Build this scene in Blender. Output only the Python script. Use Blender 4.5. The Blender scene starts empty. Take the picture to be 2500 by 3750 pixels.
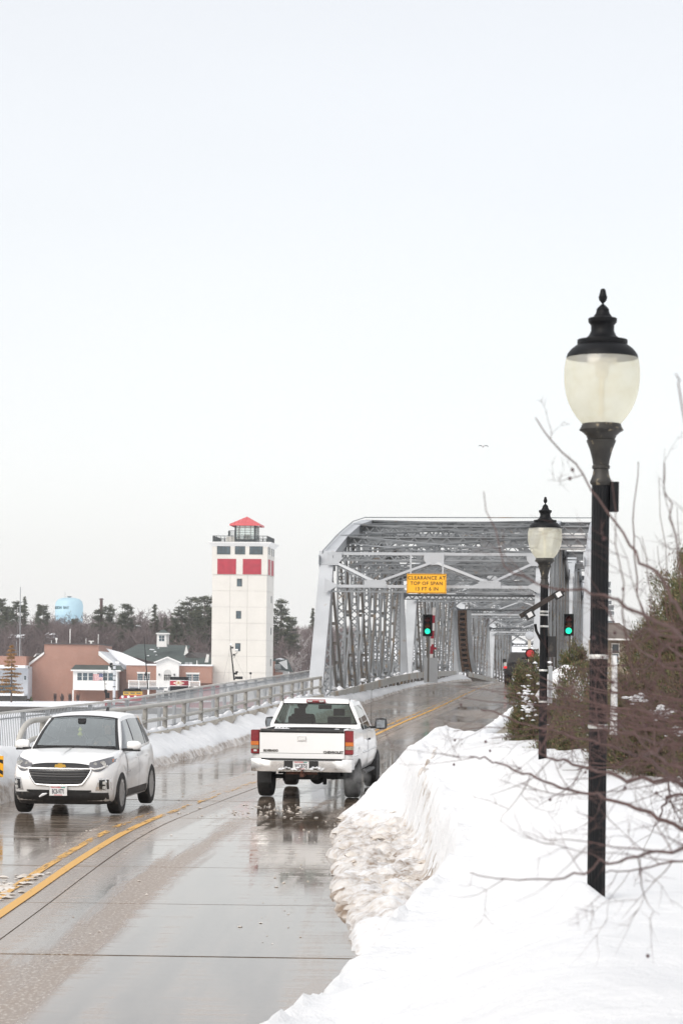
import bpy, math, random
import numpy as np
from mathutils import Vector, Matrix, noise, Euler
random.seed(7)
sc = bpy.context.scene
COL = sc.collection
# ---------------------------------------------------------------- camera
CZ = 6.5                    # eye height above the frozen bay
FPX, ROLL, YH = 8854.0, 0.0115, 2470.0
cam_d = bpy.data.cameras.new('camera'); cam = bpy.data.objects.new('camera', cam_d); COL.objects.link(cam)
sc.camera = cam
cam_d.sensor_fit = 'VERTICAL'; cam_d.sensor_height = 36.0; cam_d.sensor_width = 24.0
cam_d.lens = FPX/3750*36
cam_d.shift_y = (YH-1875)/3750
cam_d.clip_start = 0.1; cam_d.clip_end = 6000
cam.matrix_world = Matrix.Translation((0, 0, CZ)) @ Euler((math.pi/2, 0, 0)).to_matrix().to_4x4() @ Matrix.Rotation(ROLL, 4, 'Z')
cam_d.dof.use_dof = True; cam_d.dof.focus_distance = 58; cam_d.dof.aperture_fstop = 8
# ---------------------------------------------------------------- sky and sun
SUN_EL, SUN_AZ = math.radians(38), math.radians(215)
world = bpy.data.worlds.new('World'); sc.world = world; world.use_nodes = True
wn = world.node_tree; wn.nodes.clear()
def wnode(t): return wn.nodes.new(t)
w_out = wnode('ShaderNodeOutputWorld'); w_sky = wnode('ShaderNodeTexSky'); w_sky.sky_type = 'NISHITA'
w_sky.sun_disc = False; w_sky.sun_elevation = SUN_EL; w_sky.sun_rotation = SUN_AZ; w_sky.air_density = 1; w_sky.dust_density = 4
w_b1 = wnode('ShaderNodeBackground'); w_b1.inputs[1].default_value = 0.05
wn.links.new(w_sky.outputs[0], w_b1.inputs[0])
# the closed cloud deck: a pale layer over the whole sky, a little greyer overhead
w_geo = wnode('ShaderNodeNewGeometry'); w_sep = wnode('ShaderNodeSeparateXYZ'); wn.links.new(w_geo.outputs['Incoming'], w_sep.inputs[0])
w_tc = wnode('ShaderNodeTexCoord'); wn.links.new(w_tc.outputs['Generated'], w_sep.inputs[0])
w_map = wnode('ShaderNodeMapRange'); w_map.inputs['From Min'].default_value = 0.0; w_map.inputs['From Max'].default_value = 0.34
wn.links.new(w_sep.outputs[2], w_map.inputs[0])
w_mp = wnode('ShaderNodeMapping'); w_mp.inputs['Scale'].default_value = (1.6, 1.6, 5)
w_nz = wnode('ShaderNodeTexNoise'); w_nz.inputs['Scale'].default_value = 1.7; w_nz.inputs['Detail'].default_value = 3
wn.links.new(w_tc.outputs['Generated'], w_mp.inputs[0]); wn.links.new(w_mp.outputs[0], w_nz.inputs[0])
w_add = wnode('ShaderNodeMath'); w_add.operation = 'MULTIPLY_ADD'; w_add.inputs[1].default_value = 0.5; 
wn.links.new(w_nz.outputs[0], w_add.inputs[0]); wn.links.new(w_map.outputs[0], w_add.inputs[2])
w_cr = wnode('ShaderNodeValToRGB'); wn.links.new(w_add.outputs[0], w_cr.inputs[0])
cr = w_cr.color_ramp; cr.elements[0].position = 0.45; cr.elements[0].color = (.945, .94, .93, 1)
cr.elements[1].position = 1.25; cr.elements[1].color = (.835, .825, .81, 1)
cr.elements[1].position = 1.0
w_b2 = wnode('ShaderNodeBackground'); w_b2.inputs[1].default_value = 0.93
wn.links.new(w_cr.outputs[0], w_b2.inputs[0])
w_as = wnode('ShaderNodeAddShader'); wn.links.new(w_b1.outputs[0], w_as.inputs[0]); wn.links.new(w_b2.outputs[0], w_as.inputs[1])
wn.links.new(w_as.outputs[0], w_out.inputs[0])
sun_d = bpy.data.lights.new('sun', 'SUN'); sun_d.energy = 1.5; sun_d.angle = math.radians(40); sun_d.color = (1, .975, .94)
sun = bpy.data.objects.new('sun', sun_d); COL.objects.link(sun)
sun.rotation_euler = Vector((math.sin(SUN_AZ)*math.cos(SUN_EL), math.cos(SUN_AZ)*math.cos(SUN_EL), math.sin(SUN_EL))).to_track_quat('Z', 'Y').to_euler()
sc.view_settings.view_transform = 'Standard'; sc.view_settings.look = 'None'
sc.view_settings.exposure = 0.04; sc.view_settings.gamma = 1; sc.view_settings.use_curve_mapping = False
# ---------------------------------------------------------------- geometry helpers
def ray(px, py):
    a, b = px-1250, py-YH
    c, s = math.cos(ROLL), math.sin(ROLL)
    return (a*c+b*s)/FPX, -(-a*s+b*c)/FPX
def P(px, py, Y):
    a, b = ray(px, py); return Vector((a*Y, Y, CZ+b*Y))
_ys = np.arange(-40, 420, 1.0)
def _smooth(tx, ty, k):
    v = np.interp(_ys, tx, ty); ker = np.ones(k)/k
    return np.convolve(np.pad(v, k//2, mode='edge'), ker, mode='valid')[:len(_ys)]
_zt = _smooth([-40, 0, 45, 69, 76, 83, 102, 126, 138, 165, 185, 230, 420], [-3.4, -2.95, -2.446, -2.14, -1.95, -1.77, -1.37, -.74, -.53, -.36, -.45, -1.1, -4], 9)
_xt = _smooth([-40, 0, 13, 26, 33, 38.5, 41.5, 45.3, 420], [-5.4, -4.35, -4.0, -3.68, -3.56, -3.38, -3.12, -2.70, -8.09+.119*420], 5)
def XC(Y): return float(np.interp(Y, _ys, _xt))
def ZR(Y): return CZ+float(np.interp(Y, _ys, _zt))
def RP(Y, t, dz=0.0):
    th = math.atan((XC(Y+1)-XC(Y-1))/2)
    return Vector((XC(Y)+t*math.cos(th), Y-t*math.sin(th), ZR(Y)+dz))
def road_heading(Y): return math.atan((XC(Y+1)-XC(Y-1))/2)

class MB:
    def __init__(s): s.v = []; s.f = []; s.m = []; s.uv = None
    def add(s, vs, fs, mi=0):
        o = len(s.v); s.v.extend([tuple(p) for p in vs]); s.f.extend([tuple(i+o for i in f) for f in fs]); s.m.extend([mi]*len(fs)); return s
    def box(s, c, d, R=None, mi=0):
        hx, hy, hz = d[0]/2, d[1]/2, d[2]/2; c = Vector(c)
        vs = [Vector((x, y, z)) for x in (-hx, hx) for y in (-hy, hy) for z in (-hz, hz)]
        if R is not None: vs = [R @ p for p in vs]
        return s.add([c+p for p in vs], [(0, 1, 3, 2), (4, 6, 7, 5), (0, 4, 5, 1), (2, 3, 7, 6), (0, 2, 6, 4), (1, 5, 7, 3)], mi)
    def bx(s, x0, x1, y0, y1, z0, z1, mi=0): return s.box(((x0+x1)/2, (y0+y1)/2, (z0+z1)/2), (abs(x1-x0), abs(y1-y0), abs(z1-z0)), None, mi)
    def bar(s, p0, p1, w, h, up=(0, 0, 1), mi=0):
        p0, p1 = Vector(p0), Vector(p1); d = p1-p0; L = d.length
        if L < 1e-6: return s
        d /= L; up = Vector(up)
        if abs(d.dot(up)) > .999: up = Vector((0, 1, 0))
        x = d.cross(up).normalized(); z = x.cross(d)
        R = Matrix((x, d, z)).transposed()
        return s.box((p0+p1)/2, (w, L, h), R, mi)
    def tube(s, pts, r, n=8, mi=0, cap=True):
        pts = [Vector(p) for p in pts]; rs = r if hasattr(r, '__len__') else [r]*len(pts)
        ref = None; vs = []
        for i, p in enumerate(pts):
            d = (pts[min(i+1, len(pts)-1)]-pts[max(i-1, 0)]).normalized()
            if ref is None: ref = Vector((0, 0, 1)) if abs(d.z) < .9 else Vector((1, 0, 0))
            a = d.cross(ref).normalized(); b = a.cross(d); ref = b
            for k in range(n):
                t = 2*math.pi*k/n; vs.append(p+(a*math.cos(t)+b*math.sin(t))*rs[i])
        fs = [(i*n+k, i*n+(k+1) % n, (i+1)*n+(k+1) % n, (i+1)*n+k) for i in range(len(pts)-1) for k in range(n)]
        if cap: fs += [tuple(range(n))[::-1], tuple(range((len(pts)-1)*n, len(pts)*n))]
        return s.add(vs, fs, mi)
    def lathe(s, prof, c=(0, 0, 0), n=24, mi=0, axis='z'):
        vs = []
        for r, z in prof:
            for k in range(n):
                t = 2*math.pi*k/n; q = (r*math.cos(t), r*math.sin(t), z)
                if axis == 'y': q = (q[0], q[2], q[1])
                elif axis == 'x': q = (q[2], q[0], q[1])
                vs.append(Vector(c)+Vector(q))
        m = len(prof)
        fs = [(i*n+k, i*n+(k+1) % n, (i+1)*n+(k+1) % n, (i+1)*n+k) for i in range(m-1) for k in range(n)]
        fs += [tuple(range(n))[::-1], tuple(range((m-1)*n, m*n))]
        return s.add(vs, fs, mi)
    def prism(s, pts, off, mi=0):
        n = len(pts); off = Vector(off); a = [Vector(p) for p in pts]; b = [p+off for p in a]
        return s.add(a+b, [tuple(range(n))[::-1], tuple(range(n, 2*n))]+[(i, (i+1) % n, (i+1) % n+n, i+n) for i in range(n)], mi)
    def grid(s, rows, mi=0, flip=False):
        n = len(rows[0]); vs = [p for r in rows for p in r]
        fs = [(i*n+k, i*n+k+1, (i+1)*n+k+1, (i+1)*n+k) for i in range(len(rows)-1) for k in range(n-1)]
        if flip: fs = [f[::-1] for f in fs]
        return s.add(vs, fs, mi)
    def lattice(s, p0, p1, wv, w, dv=None, d=0, ch=.05, lw=.045, chd=None, plate=False):
        # laced steel member: two (or four) chords along p0-p1 with zigzag bars between them
        p0, p1, wv = Vector(p0), Vector(p1), Vector(wv).normalized(); L = (p1-p0).length; ax = (p1-p0)/L
        dv = Vector(dv).normalized() if dv is not None else ax.cross(wv)
        for sg in (-1, 1):
            o = wv*sg*w/2; s.bar(p0+o, p1+o, ch, chd or max(d, ch), up=dv)
        n = max(2, int(round(L/(w*.95)))); 
        faces = (-1, 1) if d > .06 else (0,)
        for q in faces:
            for i in range(n):
                a = p0+ax*L*i/n; b = p0+ax*L*(i+1)/n; sg = 1 if (i+(q > 0)) % 2 else -1
                s.bar(a+wv*w/2*sg+dv*q*(d/2+.006), b-wv*w/2*sg+dv*q*(d/2+.006), lw, .012, up=dv)
        return s
    def mesh(s, name, mats, smooth=False):
        me = bpy.data.meshes.new(name); me.from_pydata(s.v, [], s.f)
        if not isinstance(mats, (list, tuple)): mats = [mats]
        for m in mats: me.materials.append(m)
        if len(mats) > 1: me.polygons.foreach_set('material_index', s.m)
        if smooth:
            me.polygons.foreach_set('use_smooth', [True]*len(me.polygons))
            try: me.set_sharp_from_angle(angle=math.radians(42 if smooth is True else smooth))
            except Exception: pass
        me.update(); return me
def link(o, parent=None):
    COL.objects.link(o)
    if parent is not None: o.parent = parent
    return o
def thing(name, label, cat, loc=(0, 0, 0), rz=0, group=None, rot=None):
    o = link(bpy.data.objects.new(name, None)); o.location = loc; o.rotation_euler = rot or (0, 0, rz)
    o.empty_display_size = .2
    return tag(o, label, cat, group)
def tag(o, label=None, cat=None, group=None, kind=None):
    if label: o['label'] = label
    if cat: o['category'] = cat
    if group: o['group'] = group
    if kind: o['kind'] = kind
    return o
def part(name, mb, mats, parent=None, smooth=False, label=None, kind=None, loc=None):
    me = mb if isinstance(mb, bpy.types.Mesh) else mb.mesh(name, mats, smooth)
    o = link(bpy.data.objects.new(name, me), parent)
    if loc is not None: o.location = loc
    return tag(o, label, None, None, kind)
def copy_tree(o, parent=None):
    c = o.copy(); COL.objects.link(c)
    if parent is not None: c.parent = parent
    for ch in list(o.children): copy_tree(ch, c)
    return c
def bake(o):
    dg = bpy.context.evaluated_depsgraph_get(); dg.update()
    me = bpy.data.meshes.new_from_object(o.evaluated_get(dg)); return me
def text_mesh(txt, size, mat_, depth=.004, sx=1.0, bold=0.0, name='lettering', sp=1.0):
    cu = bpy.data.curves.new('t', 'FONT'); cu.body = txt; cu.size = size; cu.extrude = depth; cu.align_x = 'CENTER'; cu.align_y = 'CENTER'
    cu.offset = bold; cu.space_character = sp; cu.resolution_u = 3
    o = bpy.data.objects.new('t', cu); COL.objects.link(o)
    me = bake(o); bpy.data.objects.remove(o); bpy.data.curves.remove(cu)
    me.name = name
    me.transform(Matrix.Diagonal((sx, 1, 1, 1)))
    me.materials.clear(); me.materials.append(mat_); return me
def text_part(txt, size, mat_, parent, loc, rot, name='lettering', sx=1.0, bold=0.0, depth=.004, sp=1.0):
    o = part(name, text_mesh(txt, size, mat_, depth, sx, bold, name, sp), None, parent, loc=loc); o.rotation_euler = rot; return o
# ---------------------------------------------------------------- materials
MATS = {}
def lin(r, g, b): return tuple(((c/255+.055)/1.055)**2.4 if c > 10 else c/255/12.92 for c in (r, g, b))
def mat(name, col, rough=.6, metal=0.0, var=.12, scale=6.0, bump=0.0, bscale=None, col2=None, spec=.5, coat=0, emit=None, dirt=None, stretch=None):
    if name in MATS: return MATS[name]
    m = bpy.data.materials.new(name); m.use_nodes = True; nt = m.node_tree; bs = nt.nodes['Principled BSDF']
    L = nt.links.new
    bs.inputs['Roughness'].default_value = rough; bs.inputs['Metallic'].default_value = metal
    bs.inputs['Specular IOR Level'].default_value = spec; bs.inputs['Coat Weight'].default_value = coat
    tc = nt.nodes.new('ShaderNodeTexCoord'); src = tc.outputs['Object']
    if stretch:
        mp = nt.nodes.new('ShaderNodeMapping'); mp.inputs['Scale'].default_value = stretch; L(src, mp.inputs[0]); src = mp.outputs[0]
    nz = nt.nodes.new('ShaderNodeTexNoise'); nz.inputs['Scale'].default_value = scale; nz.inputs['Detail'].default_value = 5
    L(src, nz.inputs['Vector'])
    rp = nt.nodes.new('ShaderNodeValToRGB'); rp.color_ramp.elements[0].position = .32; rp.color_ramp.elements[1].position = .68
    c1 = col2 if col2 else tuple(c*(1-var) for c in col); c2 = col if col2 else tuple(min(1, c*(1+var)) for c in col)
    rp.color_ramp.elements[0].color = (*c1, 1); rp.color_ramp.elements[1].color = (*c2, 1)
    L(nz.outputs[0], rp.inputs[0]); cout = rp.outputs[0]
    if dirt:   # (colour, noise scale, threshold)
        n2 = nt.nodes.new('ShaderNodeTexNoise'); n2.inputs['Scale'].default_value = dirt[1]; n2.inputs['Detail'].default_value = 7; L(tc.outputs['Object'], n2.inputs['Vector'])
        r2 = nt.nodes.new('ShaderNodeValToRGB'); r2.color_ramp.elements[0].position = dirt[2]; r2.color_ramp.elements[1].position = dirt[2]+.09
        L(n2.outputs[0], r2.inputs[0]); mx = nt.nodes.new('ShaderNodeMixRGB'); L(r2.outputs[0], mx.inputs[0]); L(cout, mx.inputs[1]); mx.inputs[2].default_value = (*dirt[0], 1); cout = mx.outputs[0]
    L(cout, bs.inputs['Base Color'])
    if bump:
        bn = nt.nodes.new('ShaderNodeTexNoise'); bn.inputs['Scale'].default_value = bscale or scale*4; bn.inputs['Detail'].default_value = 5; L(src, bn.inputs['Vector'])
        b = nt.nodes.new('ShaderNodeBump'); b.inputs['Strength'].default_value = bump; b.inputs['Distance'].default_value = .02; L(bn.outputs[0], b.inputs['Height']); L(b.outputs[0], bs.inputs['Normal'])
    if emit: bs.inputs['Emission Color'].default_value = (*emit[0], 1); bs.inputs['Emission Strength'].default_value = emit[1]
    MATS[name] = m; return m
def glass_mat(name, tint, alpha_mix=.5, rough=.02, refl=(1, 1, 1)):
    m = bpy.data.materials.new(name); m.use_nodes = True; nt = m.node_tree; nt.nodes.clear(); L = nt.links.new
    out = nt.nodes.new('ShaderNodeOutputMaterial'); tr = nt.nodes.new('ShaderNodeBsdfTransparent'); tr.inputs[0].default_value = (*tint, 1)
    gl = nt.nodes.new('ShaderNodeBsdfGlossy'); gl.inputs[0].default_value = (*refl, 1); gl.inputs['Roughness'].default_value = rough
    lw = nt.nodes.new('ShaderNodeLayerWeight'); lw.inputs[0].default_value = .5; fr = nt.nodes.new('ShaderNodeMath'); fr.operation = 'POWER'; fr.inputs[1].default_value = 4.0; L(lw.outputs['Facing'], fr.inputs[0])
    ad = nt.nodes.new('ShaderNodeMath'); ad.operation = 'ADD'; ad.inputs[1].default_value = alpha_mix+.04; ad.use_clamp = True
    L(fr.outputs[0], ad.inputs[0]); mx = nt.nodes.new('ShaderNodeMixShader'); L(ad.outputs[0], mx.inputs[0]); L(tr.outputs[0], mx.inputs[1]); L(gl.outputs[0], mx.inputs[2]); L(mx.outputs[0], out.inputs[0])
    MATS[name] = m; return m
M_snow = mat('snow', (.79, .80, .82), .75, var=.03, scale=.8, bump=.5, bscale=7, spec=.25)
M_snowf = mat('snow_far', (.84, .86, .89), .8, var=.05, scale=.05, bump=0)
M_dirty = mat('dirty_snow', (.80, .77, .73), .6, scale=2.6, col2=(.50, .42, .34), bump=.8, bscale=14, spec=.4)
M_conc = mat('concrete', (.50, .46, .40), .8, scale=1.5, var=.14, bump=.3, bscale=30, dirt=((.30, .24, .18), 1.2, .56))
M_railc = mat('rail_paint', (.47, .455, .42), .55, scale=3, var=.08, dirt=((.42, .38, .32), 5, .62))
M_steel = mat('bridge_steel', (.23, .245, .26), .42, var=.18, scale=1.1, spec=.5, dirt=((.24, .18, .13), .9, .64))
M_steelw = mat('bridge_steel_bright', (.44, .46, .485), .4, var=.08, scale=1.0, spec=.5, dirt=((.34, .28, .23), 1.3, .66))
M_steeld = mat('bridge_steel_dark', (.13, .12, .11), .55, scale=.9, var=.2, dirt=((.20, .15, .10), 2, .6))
M_fence = mat('galvanised_grey', (.33, .345, .36), .5, var=.15, scale=2)
M_fcap = mat('fence_cap', (.52, .51, .49), .55, var=.1, scale=2)
M_black = mat('black_paint', (.006, .0065, .008), .5, var=.3, scale=10, spec=.2, dirt=((.035, .03, .027), 18, .68))
M_blackp = mat('black_plastic', (.018, .018, .019), .5, var=.3, scale=20, dirt=((.07, .06, .05), 6, .62))
M_tyre = mat('tyre_rubber', (.02, .02, .02), .75, var=.4, scale=20, bump=.5, bscale=60, dirt=((.07, .06, .052), 9, .58))
M_rim = mat('alloy_rim', (.36, .36, .36), .35, metal=.6, var=.2, scale=12)
M_chrome = mat('chrome', (.78, .78, .78), .25, metal=.8, var=.1, scale=5, dirt=((.35, .3, .25), 4, .64))
def paint():
    m = mat('white_car_paint', (.88, .88, .88), .3, var=.01, scale=3, coat=.6)
    # road salt thrown up along the sills
    nt = m.node_tree; L = nt.links.new; bs = nt.nodes['Principled BSDF']; src = bs.inputs['Base Color'].links[0].from_socket
    tc = nt.nodes.new('ShaderNodeTexCoord'); sp = nt.nodes.new('ShaderNodeSeparateXYZ'); L(tc.outputs['Object'], sp.inputs[0])
    nz = nt.nodes.new('ShaderNodeTexNoise'); nz.inputs['Scale'].default_value = 6; nz.inputs['Detail'].default_value = 6; L(tc.outputs['Object'], nz.inputs[0])
    mr = nt.nodes.new('ShaderNodeMapRange'); mr.inputs['From Min'].default_value = .75; mr.inputs['From Max'].default_value = .25; L(sp.outputs[2], mr.inputs[0])
    mu = nt.nodes.new('ShaderNodeMath'); mu.operation = 'MULTIPLY'; L(mr.outputs[0], mu.inputs[0]); L(nz.outputs[0], mu.inputs[1])
    mx = nt.nodes.new('ShaderNodeMixRGB'); L(mu.outputs[0], mx.inputs[0]); L(src, mx.inputs[1]); mx.inputs[2].default_value = (.42, .39, .35, 1); L(mx.outputs[0], bs.inputs['Base Color'])
    return m
M_paint = paint()
M_wshield = glass_mat('windscreen_glass', (.70, .79, .77), .34, refl=(.85, .90, .90))
M_dglass = glass_mat('tinted_glass', (.05, .055, .06), .02)
M_rglass = glass_mat('rear_window_glass', (.25, .31, .28), .0)
M_sglass = glass_mat('side_glass', (.35, .38, .42), .10)
M_red = mat('red_lens', (.22, .01, .016), .2, var=.2, scale=30, coat=.5)
M_amber = mat('amber_lens', (.60, .16, .02), .25, var=.2, scale=30, coat=.5)
M_clear = mat('clear_lens', (.55, .55, .53), .1, metal=.3, var=.3, scale=25, coat=.8)
M_grey = mat('grey_lens', (.28, .24, .17), .3, var=.3, scale=25, coat=.5)
M_dark = mat('dark_interior', (.02, .02, .022), .8)
M_seat = mat('grey_seat_fabric', (.06, .06, .065), .9)
M_gold = mat('gold_badge', (.65, .40, .08), .35, metal=.6)
M_white = mat('white_paint', (.78, .78, .77), .55, var=.04, scale=.6)
M_yel = mat('sign_yellow', (.90, .43, .01), .5, var=.04, scale=2)
M_ink = mat('black_ink', (.01, .01, .01), .6)
M_platew = mat('plate_white', (.74, .74, .74), .4, var=.03)
M_redp = mat('red_paint', (.36, .018, .04), .5, var=.12, scale=1)
# ================================================================ ground, ice, far shore
def hn(x, y, s, z=0.0): return noise.noise(Vector((x*s, y*s, z)))
def fbm(x, y, s, o=4, z=0.0):
    v = 0; a = 1
    for i in range(o): v += a*noise.noise(Vector((x*s, y*s, z+i*7.3))); s *= 2.1; a *= .5
    return v
mb = MB(); mb.bx(-450, 450, -50, 376, -.3, 0)
tag(part('frozen_bay', mb, M_snowf), kind='structure')
SHORE = 376
def shore_z(x, y):
    if y < SHORE: return .9
    d = y-455
    h = .95+max(0, min(1, d/190))**1.2*15+max(0, (y-645))*.004
    return h+fbm(x, y, .02, 3)*1.2*min(1, max(0, d/60))+(.25*fbm(x, y, .12, 2) if y > SHORE+3 else 0)
rows = []
yy = [SHORE]+list(range(380, 470, 6))+list(range(475, 700, 15))+[740, 800, 900, 1050]
xx = [-450, -350, -250]+list(range(-200, 200, 8))+[220, 300, 450]
mb = MB(); mb.grid([[Vector((x, y, shore_z(x, y))) for x in xx] for y in yy])
mb.grid([[Vector((x, SHORE, -.5)) for x in xx], [Vector((x, SHORE, shore_z(x, SHORE))) for x in xx]], mi=1)
M_dock = mat('dock_wall', (.07, .065, .06), .8, var=.3, scale=.5)
tag(part('far_shore_snow', mb, [M_snowf, M_dock], smooth=60), kind='structure')
# ---------------------------------------------------------------- road with concrete slabs
def road_material():
    m = bpy.data.materials.new('wet_road_concrete'); m.use_nodes = True; nt = m.node_tree; L = nt.links.new; bs = nt.nodes['Principled BSDF']
    N = nt.nodes.new
    uv = N('ShaderNodeUVMap'); uv.uv_map = 'ts'
    sp = N('ShaderNodeSeparateXYZ'); L(uv.outputs[0], sp.inputs[0])
    def mapn(sx, sy, scale, detail=6, dist=0.0, rough=.55, off=0):
        mp = N('ShaderNodeMapping'); mp.inputs['Scale'].default_value = (sx, sy, 1); mp.inputs['Location'].default_value = (off, off*.7, 0); L(uv.outputs[0], mp.inputs[0])
        nz = N('ShaderNodeTexNoise'); nz.inputs['Scale'].default_value = scale; nz.inputs['Detail'].default_value = detail; nz.inputs['Roughness'].default_value = rough; nz.inputs['Distortion'].default_value = dist
        L(mp.outputs[0], nz.inputs['Vector']); return nz.outputs[0]
    def ma(op, a, b=None, c=None, clamp=False):
        n = N('ShaderNodeMath'); n.operation = op; n.use_clamp = clamp
        for i, q in enumerate((a, b, c)):
            if q is None: continue
            if isinstance(q, (int, float)): n.inputs[i].default_value = q
            else: L(q, n.inputs[i])
        return n.outputs[0]
    def step(x, a, b):
        n = N('ShaderNodeMapRange'); n.interpolation_type = 'SMOOTHSTEP'; n.inputs['From Min'].default_value = a; n.inputs['From Max'].default_value = b
        L(x, n.inputs[0]); return n.outputs[0]
    t = sp.outputs[0]; s = sp.outputs[1]
    big = mapn(.5, .12, 1.0, 4); streak = mapn(1.6, .10, 1.5, 7, .3, .6); fine = mapn(1, 1, 22, 5); cross = mapn(.25, 3.0, 1.6, 6, .2, .6, 3)
    tw = ma('ADD', t, ma('MULTIPLY', ma('SUBTRACT', streak, .5), .9))
    # bands across the lane (metres from the yellow line): damp, gritty strip; wet wheel tracks; wet gutter
    cen = ma('ADD', ma('MULTIPLY', s, .026), .50); dd = ma('ABSOLUTE', ma('SUBTRACT', tw, cen)); hw = ma('SUBTRACT', .72, ma('MULTIPLY', s, .012))
    strip = ma('SUBTRACT', 1, step(ma('SUBTRACT', dd, hw), -.22, .08))
    strip = ma('MULTIPLY', strip, ma('SUBTRACT', 1, step(s, 38, 45)))
    centre = ma('MULTIPLY', step(tw, -1.1, -.3), ma('SUBTRACT', 1, step(tw, .5, .9)))
    dry = ma('MAXIMUM', ma('MULTIPLY', strip, ma('ADD', .45, streak)), ma('MULTIPLY', centre, .65))
    far = ma('MULTIPLY', step(s, 60, 80), .62)
    patchy = step(ma('ADD', ma('MULTIPLY', streak, .6), ma('MULTIPLY', cross, .4)), .50, .60)
    d2 = ma('ADD', ma('MULTIPLY', patchy, .48), dry, clamp=True)
    d2 = ma('MAXIMUM', d2, ma('MULTIPLY', far, step(big, .35, .6)))
    lft = ma('MULTIPLY', ma('SUBTRACT', 1, step(t, -.6, -.2)), ma('MULTIPLY', step(s, 33, 37), ma('SUBTRACT', 1, step(s, 52, 62)))); d2 = ma('MAXIMUM', d2, ma('MULTIPLY', lft, ma('MULTIPLY', step(cross, .40, .60), .45))); rg = ma('MULTIPLY_ADD', d2, .27, .05); rg = ma('ADD', rg, ma('MULTIPLY', ma('SUBTRACT', fine, .5), .05))
    L(rg, bs.inputs['Roughness'])
    rp = N('ShaderNodeValToRGB'); rp.color_ramp.elements[0].position = .3; rp.color_ramp.elements[1].position = .7
    rp.color_ramp.elements[0].color = (.10, .078, .058, 1); rp.color_ramp.elements[1].color = (.20, .16, .125, 1); L(streak, rp.inputs[0])
    mx = N('ShaderNodeMixRGB'); L(d2, mx.inputs[0]); L(rp.outputs[0], mx.inputs[1]); m3 = N('ShaderNodeMixRGB'); L(strip, m3.inputs[0]); m3.inputs[1].default_value = (.34, .27, .215, 1); m3.inputs[2].default_value = (.24, .17, .12, 1); L(m3.outputs[0], mx.inputs[2])
    # salty grit strewn in the strip
    g = step(ma('MULTIPLY_ADD', mapn(1, .45, 26, 6, 0, .7, 5), 1.0, ma('MULTIPLY', strip, .10)), .62, .70)
    mg = N('ShaderNodeMixRGB'); L(ma('MULTIPLY', g, ma('MAXIMUM', ma('MULTIPLY', dry, .9), .12)), mg.inputs[0]); L(mx.outputs[0], mg.inputs[1]); mg.inputs[2].default_value = (.52, .47, .41, 1)
    L(mg.outputs[0], bs.inputs['Base Color'])
    L(ma('SUBTRACT', .5, ma('MULTIPLY', d2, .24)), bs.inputs['Specular IOR Level'])
    bm = N('ShaderNodeBump'); bm.inputs['Distance'].default_value = .012; L(ma('MULTIPLY_ADD', d2, .35, .022), bm.inputs['Strength'])
    L(ma('ADD', ma('ADD', ma('MULTIPLY', fine, .6), ma('MULTIPLY', cross, 1.6)), ma('MULTIPLY', mapn(1, 1, 3, 4), .5)), bm.inputs['Height']); L(bm.outputs[0], bs.inputs['Normal'])
    return m
M_road = road_material()
def uvmesh(name, verts, faces, uvs, mat_):
    me = bpy.data.meshes.new(name); me.from_pydata([tuple(v) for v in verts], [], faces); me.materials.append(mat_)
    ul = me.uv_layers.new(name='ts')
    for l in me.loops: ul.data[l.index].uv = uvs[l.vertex_index]
    me.update(); return me
mb = MB(); ys = list(range(-40, 330, 3))
mb.grid([[RP(Y, t, -.014) for t in (-4.4, 4.4)] for Y in ys])
for t in (-4.4, 4.4): mb.grid([[RP(Y, t, -.05), RP(Y, t, -1.6)] for Y in ys])
M_bed = mat('road_bed', (.16, .135, .11), .8)
road = part('road', mb, M_bed); tag(road, kind='structure')
g = .012; gj = .024
Yj = [23.0+4.6*k for k in range(-13, 58)]
for i in range(len(Yj)-1):
    for (t0, t1) in ((-4.3, .36), (.36, 4.3)):
        vs, fs, uvs = [], [], []
        e = 0.003*random.uniform(-1, 1)
        Ya, Yb = Yj[i]+gj, Yj[i+1]-gj
        for a in range(4):
            Y = Ya+(Yb-Ya)*a/3
            for t in (t0+g, t1-g): vs.append(RP(Y, t, e)); uvs.append((t, Y))
        for a in range(4):
            Y = Ya+(Yb-Ya)*a/3
            for t in (t0+g, t1-g): vs.append(RP(Y, t, -.0135)); uvs.append((t, Y))
        for a in range(3):
            fs.append((2*a, 2*a+1, 2*a+3, 2*a+2)); fs.append((2*a, 2*a+2, 2*a+10, 2*a+8)); fs.append((2*a+1, 2*a+9, 2*a+11, 2*a+3))
        fs += [(0, 8, 9, 1), (6, 7, 15, 14)]
        o = link(bpy.data.objects.new('slab', uvmesh('slab', vs, fs, uvs, M_road)), road)
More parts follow.
